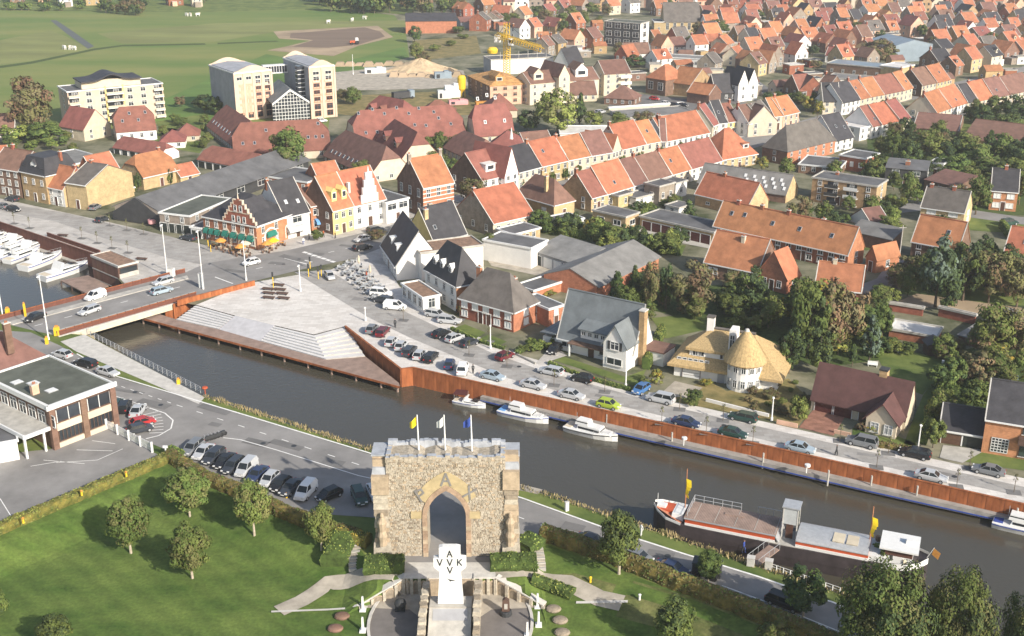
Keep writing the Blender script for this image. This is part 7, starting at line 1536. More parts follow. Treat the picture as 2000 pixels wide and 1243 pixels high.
# the long barge
a0, a1 = G(1276,1036, WZ), G(1806,1142, WZ); d = a1 - a0; LB = d.length; ba = math.atan2(d.y, d.x)
bg_ = thing('barge', 'long black barge with orange-red cabin band and two yellow flags', 'barge', a0 + Vector((0,0,1.2)), ba)
b = MB(); S = []; WB = 5.0
for t, wf, zz in ((0,.12,3.0),(.02,.5,2.7),(.06,.85,2.2),(.12,1,1.95),(.5,1,1.8),(.85,1,1.9),(.93,.92,2.1),(.97,.7,2.4),(1,.25,2.7)):
 w = WB / 2 * wf; x = t * LB; S.append([(x, -w * .85,-1.9),(x, -w, .3),(x, -w, zz),(x, w, zz),(x, w, .3),(x, w * .85,-1.9)])
loft(b, S, 'barge_black'); put('hull', b, bg_)
def stp(name, m, z0, z1, t0, t1, off=.03):
 for s in (-1,1):
  b = MB(); pr = None
  for (t, wf, zz) in ((0,.12,3.0),(.02,.5,2.7),(.06,.85,2.2),(.12,1,1.95),(.5,1,1.8),(.85,1,1.9),(.93,.92,2.1),(.97,.7,2.4),(1,.25,2.7)):
   if t < t0 or t > t1: continue
   c = [Vector((t * LB, s * (WB / 2 * wf + off), zz + z)) for z in (z0, z1)]
   if pr: b.extr([pr[0], c[0], c[1], pr[1]][::-s], (0, s * .06,0), m)
   pr = c
  put(name, b, bg_)
stp('gunwale', 'white_paint', -.06,.30,0,.13); stp('gunwale', 'white_paint', -.5,.32,.84,1)
b = MB(); b.poly([(LB * .015,-.8,2.9),(LB * .12,-2.3,2.0),(LB * .12,2.3,2.0),(LB * .015,.8,2.9)], 'orange_brick'); b.box((LB * .06,.2,2.25),(2.2,2.0,.55), 'red_paint'); b.box((LB * .10,0,1.95),(1.6,3.2,.9), 'white_paint', taper=.9); b.box((LB * .03,0,2.6),(1.2,1.0,.5), 'white_paint'); b.tube((LB * .012,0,2.8),(LB * .012,0,4.6),.05,.03, 'white_paint', 5); put('foredeck', b, bg_)
b = MB(); x0, x1 = LB * .135, LB * .47; b.box(((x0 + x1) / 2,0,1.85),(x1 - x0, WB - .35,.38), 'white_paint'); b.box(((x0 + x1) / 2,0,2.23),(x1 - x0, WB - .55,.58), 'red_paint'); put('front_cabin', b, bg_)
b = MB(); b.box(((x0 + x1) / 2,0,2.81),(x1 - x0 + .3, WB - .3,.22), 'grey_wall', top='deck_wood'); [b.box((x0 + 1.2 + 2.6 * k, 0,3.03),(.06, WB - .7,.03), 'concrete') for k in range(5)]; b.box(((x0 + x1) / 2,.6,3.03),(2.4,.5,.12), 'deck_wood'); put('sun_deck', b, bg_)
b = MB()
for k in range(6): b.tube((x0 + .2 + k * 1.25, WB / 2 - .25,2.96),(x0 + .2 + k * 1.25, WB / 2 - .25,4.06),.04,.04, 'steel', 5)
for z in (3.5,4.06): b.tube((x0 + .2, WB / 2 - .25, z),(x0 + 6.5, WB / 2 - .25, z),.035,.035, 'steel', 5); b.tube((x0 + .2, WB / 2 - .25, z),(x0 + .2,-WB / 2 + .4, z),.035,.035, 'steel', 5)
for k in range(4): b.tube((x0 + .2,-1.8 + k * 1.2,2.96),(x0 + .2,-1.8 + k * 1.2,4.06),.04,.04, 'steel', 5); b.tube((x1 - 3 + k, WB / 2 - .25,2.96),(x1 - 3 + k, WB / 2 - .25,4.06),.04,.04, 'steel', 5)
b.tube((x1 - 3, WB / 2 - .25,4.06),(x1, WB / 2 - .25,4.06),.035,.035, 'steel', 5); put('railing', b, bg_)
x2, x3 = LB * .545, LB * .80; b = MB(); b.box(((x2 + x3) / 2,0,1.85),(x3 - x2, WB - .35,.38), 'white_paint'); b.box(((x2 + x3) / 2,0,2.23),(x3 - x2, WB - .55,.55), 'red_paint'); put('rear_cabin', b, bg_)
b = MB(); pr = None
for k in range(9):
 a = math.pi * (k / 8); c = (-(WB / 2 - .2) * math.cos(a),2.76 + .6 * math.sin(a) ** .7)
 if pr: b.prism([(x2, pr[0], pr[1]),(x3, pr[0], pr[1]),(x3, c[0], c[1]),(x2, c[0], c[1])], .1, 'steel')
 pr = c
b.extr([(x2,-(WB / 2 - .25),2.72),(x2, WB / 2 - .25,2.72),(x2,0,3.32)], (.1,0,0), 'grey_wall'); put('rear_roof', b, bg_)
for k in (0,1): put('hatch', MB().box((0,0,0),(1.4,2.2,.12), 'cream_wall'), bg_, (x3 - 3.2 + 1.7 * k - .6,-.5,3.30))
xm = LB * .505; b = MB(); b.box((xm + .3,.3,1.9),(1.9,2.0,.1), 'concrete'); [b.box((xm + .3 + sx * .9,.3 + sy * .95,1.9),(.14,.14,4.4), 'concrete_light') for sx in (-1,1) for sy in (-1,1)]; b.box((xm + .3,.3,6.3),(2.2,2.3,.16), 'steel'); [b.box((xm + .3 + sx * .9,.3,3.6),(.06,1.8,2.6), 'glass_green') for sx in (-1,1)]; b.box((xm + .3,-.65,4.0),(1.7,.06,2.2), 'grey_cloth'); b.box((xm + .3,-.65,2.0),(.9,.08,2.0), 'door_brown'); put('entrance_tower', b, bg_)
b = MB(); b.extr([(LB * .47,-2.2,2.85),(xm - .7,-2.2,1.95),(xm - .7,2.2,1.95),(LB * .47,2.2,2.85)], (0,0,-.2), 'steel'); b.box((xm + .2,-.8,1.8),(4.5,3.2,.12), 'concrete'); put('stair', b, bg_)
xw = LB * .90; b = MB(); b.box((xw - 3.2,0,1.8),(4.5, WB - .8,.9), 'white_paint'); b.box((xw, 0,1.9),(3.4,3.6,1.1), 'white_paint'); b.box((xw, 0,3.0),(3.3,3.5,.9), 'door_brown'); put('wheelhouse', b, bg_); put('wheelhouse_roof', MB().box((xw, 0,3.9),(4.6,4.4,.2), 'white_paint').box((xw + 1.1,.2,4.1),(.9,.9,.5), 'white_paint', taper=.9), bg_)
b = MB(); Q7 = random.Random(4)
for k in range(34): b.box((x3 + .3 + Q7.uniform(0,4.8), Q7.uniform(-1.8,1.9),2.3 + Q7.uniform(0,.5)),(Q7.uniform(.2,.8), Q7.uniform(.2,.8), Q7.uniform(.2,.7)), Q7.choice(['white_paint', 'leaf_green', 'dark_metal', 'cream_wall', 'timber', 'leaf_mid']), rz=Q7.uniform(0,3))
put('deck_clutter', b, bg_, kind='stuff')
for x, hh in ((LB * .115,5.2),(LB * .795,4.6)):
 m_ = put('mast', MB().tube((x, .6,2),(x, .6,2 + hh + 1.4),.09,.06, 'orange_brick', 6), bg_); b = MB(); pr = None
 for k in range(7):
  t = k / 6; c = (x + .12 * math.sin(t * 5),.6 - .35 * math.sin(t * 3.2 + .5),2 + hh - t * 2.9); w = .55 + .15 * math.sin(t * 6)
  if pr: b.extr([(pr[0], pr[1], pr[2]),(c[0], c[1], c[2]),(c[0] + w, c[1] - .1, c[2] - .1),(pr[0] + w, pr[1] - .1, pr[2] - .1)], (0,.03,0), 'yellow_cloth')
  pr = c
 put('flag', b, bg_)
b = MB(); b.tube((LB - .2,0,2.6),(LB + .5,0,4.2),.04,.03, 'white_paint', 5); b.extr([(LB + .3,0,3.2),(LB + .5,0,4.1),(LB + 1.3,-.3,3.7),(LB + 1.1,-.3,2.8)], (0,.03,0), 'orange_cloth'); put('stern_flag', b, bg_)
c0, c1 = G(1470,1101,-.1), G(1512,1069, WZ + 3.1); dd = c1 - c0; gw = thing('gangway', 'brown timber gangway from the bank to the barge', 'gangway', c0, math.atan2(dd.y, dd.x)); b = MB(); b.extr([(0,-.8,0),(dd.xy.length, -.8, dd.z),(dd.xy.length, .8, dd.z),(0,.8,0)], (0,0,-.12), 'deck_wood'); put('walkway', b, gw)
for s in (-1,1): b = MB(); b.tube((0, s * .8,.9),(dd.xy.length, s * .8, dd.z + .9),.03,.03, 'steel', 5); [b.tube((dd.xy.length * k / 4, s * .8, dd.z * k / 4),(dd.xy.length * k / 4, s * .8, dd.z * k / 4 + .9),.03,.03, 'steel', 5) for k in range(5)]; put('handrail', b, gw)
# ================================================================ STREET FURNITURE
def lamp(u, v, vt, label, arm=0, m='lamp_white', r0=.13):
 p = G(u, v, .05); h = ZAT(u, vt, p.y); r = thing('street_lamp', label, 'street lamp', p, 0, 'street lamps'); b = MB(); b.tube((0,0,0),(0,0, h), r0, r0 * .6, m, 8); b.tube((0,0,0),(0,0,.6), r0 * 1.7, r0 * 1.5, m, 8); put('pole', b, r)
 b = MB(); b.box((0,-.35 if arm else 0, h - .05),(.35,1.1 if arm else .4,.18), m, taper=.8); put('lamp_head', b, r)
for a in ((327,541,440, 'tall white lamp post left of the crossing on the bridge end', 1),(397,565,452, 'tall white lamp post with cabinet at the ramp wall', 1),(95,664,540, 'tall white lamp post at the south bridge end', 1),(6,622,512, 'tall white lamp post at the left picture edge', 1),(481,548,472, 'white lamp post at the end of the ramp wall', 1),(587,569,519, 'slender white lamp post beside plaza benches', 1),(714,627,602, 'short white lamp post near the rust wall tip'),(958,681,637, 'white lamp post before the brown double house'),(1222,756,698, 'white lamp post at the villa lawn'),(1507,822,778, 'white lamp post right of the thatched villa garden'),(1792,882,832, 'white lamp post beside the black estate'),(690,146,108, 'pale pole right of the right mill tower'),(958,372,337, 'grey lamp post on the main road by white gable'),(1110,352,318, 'grey lamp post on the main road terrace')): lamp(*a)
def box_thing(name, u, v, size, m, label, cat, rz=0, z=.05): p = G(u, v, z); b = MB(); b.box((0,0,0), size, m); b.box((0,0, size[2]),(size[0] + .1, size[1] + .1,.08), 'concrete_light'); return tag(put(name, b, loc=p, rz=rz), label, cat)
box_thing('signal_cabinet', 334,539,(1.6,.9,1.7), 'white_paint', 'white cabinet beside the left bridge lamp post', 'cabinet', -.3); box_thing('signal_cabinet', 394,562,(.9,.7,3.0), 'grey_cloth', 'tall pale cabinet at the ramp wall lamp post', 'cabinet'); box_thing('information_board', 1107,998,(.5,.3,1.3), 'white_paint', 'white board on the river bank right of gate', 'board', .5,0); box_thing('gate_pillar', 1466,1104,(.9,.8,1.1), 'concrete_light', 'left pale bollard block before the gangway', 'pillar', -.3); box_thing('gate_pillar', 1501,1110,(.9,.8,1.1), 'concrete_light', 'right pale bollard block before the gangway', 'pillar', -.3)
for k, (u, v, vt) in enumerate(((481,546,520),(534,562,533),(603,541,517),(628,541,524),(606,525,505),(622,545,530),(407,482,462),(412,492,476))):
 p = G(u, v, .05); h = max(2.6, ZAT(u, vt, p.y)); r = thing('traffic_light', ['traffic light at the ramp wall end', 'traffic light at the plaza benches', 'traffic light at the plaza corner', 'traffic light before the silver car', 'traffic light on the crossing island', 'small signal at the plaza kerb', 'signal at the cafe corner', 'yellow signal post left of the cafe terrace'][k] + ' with yellow post', 'traffic light', p, 0, 'traffic lights at the crossing'); put('post', MB().tube((0,0,0),(0,0, h),.09,.09, 'yellow_paint', 7), r); put('signal_head', MB().box((0,-.1, h - .9),(.34,.3,1.0), 'dark_metal'), r)
for k, (u, v, w_, h_) in enumerate(((112,655,.9,1.6),(16,617,.7,1.5),(50,618,.35,2.6),(349,750,.5,.8),(92,672,.5,1.2))):
 p = G(u, v, .05); b = MB(); b.box((0,0,0),(w_, w_, h_), 'yellow_paint', taper=.9); b.box((0,0, h_),(w_ * .6, w_ * .6,.3), 'orange_cloth'); tag(put('barrier_post', b, loc=p), ['stout orange barrier post at the south bridge corner', 'orange barrier post at the far left bridge side', 'slim yellow barrier post at the far bridge parapet', 'yellow bollard on the bank walkway', 'low yellow barrier post behind the bridge corner'][k], 'post')
# seven timber benches on the plaza
b = MB(); b.box((0,0,.32),(2.5,.8,.16), 'dark_wood'); b.box((-.9,0,0),(.16,.6,.34), 'dark_metal'); b.box((.9,0,0),(.16,.6,.34), 'dark_metal'); bm_ = b.mesh('plaza_bench')
for k, (u, v, l) in enumerate(((544,559, 'topmost brown bench on the plaza'),(524,567, 'brown bench top of the left column of three'),(547,568, 'brown bench second in the right column'),(525,575, 'brown bench middle of the left column'),(551,576, 'brown bench third in the right column'),(525,584, 'brown bench bottom of the left column'),(554,585, 'brown bench lowest in the right column'),(123,462, 'brown bench on the left quay by the rust wall'),(277,508, 'brown bench behind the slatted pavilion'))): tag(put('bench', bm_, loc=G(u, v, .04), rz=rad(-14)), l, 'bench', 'brown benches')
# saplings in dark square pits
QS = random.Random(8)
b = MB(); b.tube((0,0,0),(0,0,2.6),.05,.03, 'bark', 5); [b.tube((0,0,1.4 + .2 * k),(.35 * math.cos(k * 2.1),.35 * math.sin(k * 2.1),2.2 + .22 * k),.02,.01, 'bark', 4) for k in range(6)]; tr_ = b.mesh('trunk')
b = MB(); b.box((0,0,0),(1.9,1.5,.02), 'asphalt_dark'); pit = b.mesh('tree_pit'); sc_ = leaf_crown('crown', ['leaf_olive', 'leaf_dark'], 77,90,9, 'oval', .16)
SAP = ((58,446),(28,437),(160,466),(190,475),(219,485),(250,494),(215,441),(248,450),(281,458),(788,626),(916,694),(990,716),(1082,753),(1181,766),(1327,800),(1292,827),(1379,846),(1470,866),(1412,822),(1640,862),(1712,913),(1735,886),(1868,951),(1893,916),(1980,962),(898,625),(955,668)); SL, SR = sorted(q[0] for q in SAP[:9]), sorted(q[0] for q in SAP[9:])
for k, (u, v) in enumerate(SAP):
 p = G(u, v, .055); r = thing('sapling', 'bare young tree in a dark square pit, %s from left on %s' % (ORD[SL.index(u)] if k < 9 else ORD[SR.index(u)], 'left yacht quay' if k < 9 else 'right river quay'), 'young tree', p, 0, 'saplings on the %s' % ('left yacht quay' if k < 9 else 'right river quay')); put('tree_pit', pit, r, (0,0,0),-.22); put('trunk', tr_, r, (0,0,0), QS.uniform(0,6)); put('crown', sc_, r, (0,0,2.3), scale=(.42,.42,.75))
# bank railing, white fence, guard rail
def rail(name, px, h, n, m, label, cat, bars=3, panel=False, z=0.06):
 P = [G(u, v, z) for u, v in px]; r = thing(name, label, cat, P[0]); d = P[-1] - P[0]
 for k in range(n + 1): put('post', MB().box((0,0,0),(.1,.1, h) if not panel else (.28,.28, h + .2), m), r, d * (k / n))
 for j in range(bars):
  b = MB(); zz = h * (j + 1) / bars; b.tube((0,0, zz),(d.x, d.y, zz),.035,.035, m, 5); put('rail', b, r)
 if panel:
  for k in range(n): b = MB(); a = math.atan2(d.y, d.x); w = d.length / n; [b.box((w * (i + .5) / 9,0,.15),(.16,.05, h - .15), m) for i in range(9)]; put('fence_panel', b, r, d * (k / n), a)
 return r
rail('bank_railing', [(170,654),(392,768)], 1.15,26, 'steel', 'long pale steel railing along the bank walkway', 'railing', 4); rail('white_fence', [(209,838),(298,884)], 1.5,4, 'white_paint', 'white panel fence at the museum car park', 'fence', 2, True); rail('guard_rail', [(1503,1110),(1640,1158)], .7,10, 'white_paint', 'pale guard rail along the river road by barge', 'guard rail', 2, z=0.0)
p = G(401,768,.3); b = MB(); b.lathe((0,0,.8), [(.4,0),(.5,.15),(.4,.3),(.0,.32)], 'red_paint', 12); b.box((0,0,-.2),(.12,.12,1.1), 'red_paint'); tag(put('life_buoy', b, loc=p), 'red life buoy at the railing end', 'life buoy')
p = G(325,893); b = MB(); b.tube((0,0,0),(0,0,1.6),.12,.12, 'white_paint', 8); b.box((0,0,1.5),(.7,.2,.35), 'white_paint'); tag(put('white_sign', b, loc=p), 'white post sign at the hedge corner by the car park', 'sign')
for k, (u, v, l) in enumerate(((46,1022, 'orange ground lamp on the parking hedge, leftmost'),(160,968, 'orange ground lamp on the parking hedge, middle'),(247,931, 'orange ground lamp on the parking hedge, rightmost'),(1153,1138, 'yellow hydrant on the right lawn slope'),(560,973, 'orange marker post before the white van'),(1249,1172, 'white ball light on the right lawn'))):
 p = G(u, v, 1.2) if k < 3 else GT(u, v); b = MB(); b.tube((0,0,0),(0,0,.7),.14,.12, 'lamp_white' if k == 5 else 'yellow_paint', 8); b.lathe((0,0,.6), [(.18,0),(.2,.15),(0,.28)], 'lamp_white' if k == 5 else ('orange_cloth' if k != 3 else 'yellow_paint'),8); tag(put(('ground_lamp', 'hydrant', 'marker_post')[0 if k < 3 or k == 5 else k - 2], b, loc=p), l, ('lamp', 'hydrant', 'post')[0 if k < 3 or k == 5 else k - 2])
# slatted pavilion and its deck by the yachts
A_, B_, C_ = G(178,500,2.6), G(231,522,2.6), G(268,512,2.6); d = B_ - A_; n_ = Vector((-d.y, d.x, 0)).normalized(); LP_ = d.length; DP = abs((C_ - B_).dot(n_))
pv_ = thing('quay_pavilion', 'brown slatted pavilion box beside the yachts', 'pavilion', (A_.x, A_.y, 0), math.atan2(d.y, d.x))
b = MB(); b.box((LP_ / 2, DP / 2,-2.6),(LP_ - .2, DP - .2,5.1), 'dark_wood'); put('wall', b, pv_); b = MB(); b.box((LP_ / 2, DP / 2,2.5),(LP_ + .1, DP + .1,.2), 'concrete', top='timber'); [b.box((x, y, 2.45), s_, 'concrete_light') for x, y, s_ in ((LP_ / 2,0,(LP_ + .3,.3,.4)),(LP_ / 2, DP, (LP_ + .3,.3,.4)),(0, DP / 2,(.3, DP - .3,.4)),(LP_, DP / 2,(.3, DP - .3,.4)))]; put('roof', b, pv_)
n7 = 22; slm = MB().box((0,0,0),(LP_ / n7 * .55,.12,2.3), 'brown_tile').mesh('slat')
for k in range(n7):
 for zz in (-2.5,.05): put('slat', slm, pv_, (LP_ * (k + .5) / n7,-.02, zz))
for zz in (-.2,2.35,-2.6): put('frame_rail', MB().box((LP_ / 2,-.04, zz),(LP_, .2,.2), 'concrete'), pv_)
b = MB(); b.box((LP_ + .0, DP / 2,1.0),(.1, DP * .85,1.1), 'glass'); put('window', b, pv_); b = MB(); b.box((LP_, DP / 2,0),(.14, DP * .98,.95), 'concrete'); put('lower_panel', b, pv_)
yd = thing('yacht_deck', 'small brown timber deck below the pavilion', 'deck'); b = MB(); b.prism([G(u, v, -2.0) for u, v in ((118,548),(166,572),(212,558),(172,538))], .25, 'deck_wood'); put('deck_floor', b, yd)
for u, v in ((119,549),(140,559),(160,569)): p = G(u, v, -2.0); put('deck_post', MB().tube((0,0,-1.6),(0,0,-.1),.14,.14, 'dark_wood', 6), yd, p)
p0, p1 = G(20,462,-2.8), G(180,515,-2.8); b = MB(); d = p1 - p0; n_ = Vector((d.y, -d.x, 0)).normalized(); b.prism([p0, p0 + n_ * 2, p1 + n_ * 2, p1], .3, 'concrete'); tag(put('jetty', b), 'grey jetty under the marina wall', 'jetty')
# cafe terrace furniture
tb = thing('cafe_table', 'table', 'table'); put('table_top', MB().lathe((0,0,.7), [(0,0),(.45,0),(.45,.05),(0,.05)], 'cream_wall', 10), tb); put('leg', MB().tube((0,0,0),(0,0,.7),.05,.05, 'dark_metal', 6), tb)
cm_ = MB().box((0,0,.42),(.45,.45,.06), 'timber').box((0,.2,.45),(.45,.05,.45), 'timber').box((0,0,0),(.36,.36,.42), 'dark_wood').mesh('chair')
def tset(u, v, i, label, group, ctop, umb=None):
 p = G(u, v, .05); t = dup(tb, p, 0, '%s, %s set' % (label, ORD[i]), group, swap={'cream_wall': ctop} if ctop else None)
 for k in range(3): a = k * 2.1 + i; tag(put('chair', cm_ if ctop != 'grey_cloth' else cmg, loc=p + Vector((math.cos(a) * .8, math.sin(a) * .8,0)), rz=a - 1.57), '%s terrace chair at table %s from left, %s' % (ORD[k], ORD[i], group), 'chair', 'chairs, ' + group)
 if umb:
  r = thing('parasol', umb[1], 'parasol', p + Vector((.2,.3,0)),0, 'parasols, ' + group); put('pole', MB().tube((0,0,0),(0,0,2.6),.04,.04, 'white_paint', 6), r); put('canopy', MB().lathe((0,0,2.0), [(1.35,0),(.7,.45),(0,.7)], umb[0], 8) if umb[2] else MB().lathe((0,0,.9), [(.1,0),(.32,.5),(.2,1.6),(0,2.0)], umb[0], 8), r)
cmg = MB().box((0,0,.42),(.45,.45,.06), 'steel').box((0,.2,.45),(.45,.05,.45), 'steel').box((0,0,0),(.36,.36,.42), 'dark_metal').mesh('chair')
for i, (u, v) in enumerate(((418,484),(430,488),(442,492),(455,496),(468,500),(482,502),(436,480),(450,485),(463,489),(478,494),(520,494),(533,488),(551,480))):
 tset(u, v, i, 'small cream table on the cafe terrace by the stepped gable', 'cafe terrace', None if i % 3 else 'orange_cloth', (('cream_wall', 'orange_cloth', 'yellow_cloth')[i % 3], 'open %s parasol on the cafe terrace, table %s from left' % (('cream', 'orange', 'yellow')[i % 3], ORD[i]), True) if i in (1,4,9,10,11) else None)
for i in range(26):
 f = i // 4; g_ = i % 4; u, v = 664 + f * 12 + g_ * 8 - (f * 1),528 + f * 9.5 - g_ * 4.5
 tset(u, v, i, 'grey terrace table beside the white corner building', 'grey corner terrace', 'grey_cloth', ('cream_wall', 'closed cream parasol on the grey terrace, ' + ('upper' if i == 7 else 'lower'), False) if i in (7,15) else None)
for c in list(tb.children): bpy.data.objects.remove(c)
bpy.data.objects.remove(tb)
# ================================================================ PEOPLE (a few pixels each)
def person(u, v, rz, top, legs, label, gp=None, stride=.18):
 p = gp or G(u, v, .06); me = bpy.data.meshes.new('body'); V = [(0,0,.92),(0,0,1.15),(0,0,1.38),(0,.0,1.5),(0,-.02,1.66),(.1,0,.86),(.11,-stride, .48),(.11,-stride * .6,.06),(.11,-stride - .12,.03),(-.1,0,.86),(-.11, stride * .5,.48),(-.11, stride, .06),(-.11, stride - .13,.03),(.2,0,1.38),(.26,.06,1.1),(.25,-.08,.86),(-.2,0,1.38),(-.26,-.05,1.1),(-.25,-.12,.86)]
 E = [(0,1),(1,2),(2,3),(3,4),(0,5),(5,6),(6,7),(7,8),(0,9),(9,10),(10,11),(11,12),(2,13),(13,14),(14,15),(2,16),(16,17),(17,18)]
 me.from_pydata(V, E, []); o = put('person', me, loc=p, rz=rz); me.materials.append(MATS[top])
 sk_ = o.modifiers.new('skin', 'SKIN'); rr = [.13,.12,.14,.055,.10,.09,.065,.045,.04,.09,.065,.045,.04,.06,.045,.035,.06,.045,.035]
 for i, q in enumerate(me.skin_vertices[0].data): q.radius = (rr[i], rr[i])
 me.skin_vertices[0].data[0].use_root = True
 o.modifiers.new('smooth', 'SUBSURF').levels = 1
 h = put('hair', MB().lathe((0,.01,1.68), [(.11,0),(.10,.07),(0,.11)], 'door_brown', 8), o); b = MB()
 for s, y0, y1 in ((.105,0,-stride * .7),(-.105,0, stride * .8)): b.tube((s, y0,.92),(s, y1 * .7,.5),.12,.09, legs, 7); b.tube((s, y1 * .7,.5),(s, y1,.1),.09,.07, legs, 7)
 put('trousers', b, o); f = MB(); f.lathe((0,-.02,1.56), [(.0,0),(.085,.05),(.105,.12),(.0,.14)], 'skin', 8); put('face', f, o)
 return tag(o, label, 'person')
person(1252,1046,2.2, 'white_paint', 'white_paint', 'person in white walking on the river road verge', G(1252,1046)); person(1412,1071,1.0, 'blue_paint', 'dark_metal', 'person in blue standing at the gangway foot', G(1452,1079,-.1))
for k, (u, v, t, l, lab) in enumerate(((772,640, 'dark_metal', 'dark_metal', 'person in dark clothes by the rust wall tip'),(604,470, 'dark_metal', 'dark_metal', 'person in black before the pale blue awning'),(616,466, 'cream_wall', 'dark_metal', 'person in cream before the pale blue awning'),(632,464, 'red_paint', 'dark_metal', 'person in red walking past the yellow house'),(655,466, 'door_maroon', 'dark_metal', 'person in maroon beside the yellow house'),(593,478, 'white_paint', 'blue_paint', 'person in white under the grey awning'),(892,612, 'orange_cloth', 'dark_metal', 'person in orange by the restaurant wing'),(924,730, 'dark_metal', 'dark_metal', 'person in dark clothes right of the white van'),(1633,890, 'dark_metal', 'dark_metal', 'person in dark clothes by the right sapling'),(716,545, 'red_paint', 'dark_metal', 'person in red among the grey terrace tables'))): person(u, v, k * 1.3, t, l, lab)
# ================================================================ TREES, HEDGES, REEDS
for k, (u, v, vt, w, kd, l) in enumerate(((371,1009,912,92, 'lawn', 'tallest lawn tree beside the parked row'),(256,1081,968,86, 'lawn', 'lawn tree at the left with pale trunk'),(376,1130,1020,88, 'lawn', 'lawn tree lowest of the left group of three'),(497,1046,938,76, 'lawn', 'lawn tree in front of the silver hatchback'),(628,1075,980,62, 'lawn', 'slim lawn tree in front of the gate shadow'),(112,1275,1200,74, 'lawng', 'lawn tree cut by the bottom edge at left'),(-6,1215,1150,56, 'lawng', 'lawn tree cut by the left edge'),
 (1209,1121,996,84, 'lawng', 'round green tree at the hedge right of the gate'),(1383,1142,1074,54, 'lawng', 'small round green tree before the black trailer'),(1568,1205,1110,84, 'dark', 'dark round tree left of the big trees'),(1316,1275,1168,84, 'lawng', 'round green tree at the bottom edge right of court'),(1512,1290,1214,80, 'lawn', 'olive tree at the bottom edge below the hedge'))):
 tree(u, v, vt, w, kd, l, 'lawn trees round the memorial', GT(u, v), bark='bark_pale', bare=.22)
for u, v, vt, w, l in ((1712,1335,1092,172, 'largest leafy tree at the bottom right before the barge stern'),(1855,1335,1106,128, 'second big leafy tree right of the largest one'),(1998,1345,1142,112, 'big leafy tree at the bottom right corner')): tree(u, v, vt, w, 'big', l, 'big riverside trees', bare=.12)
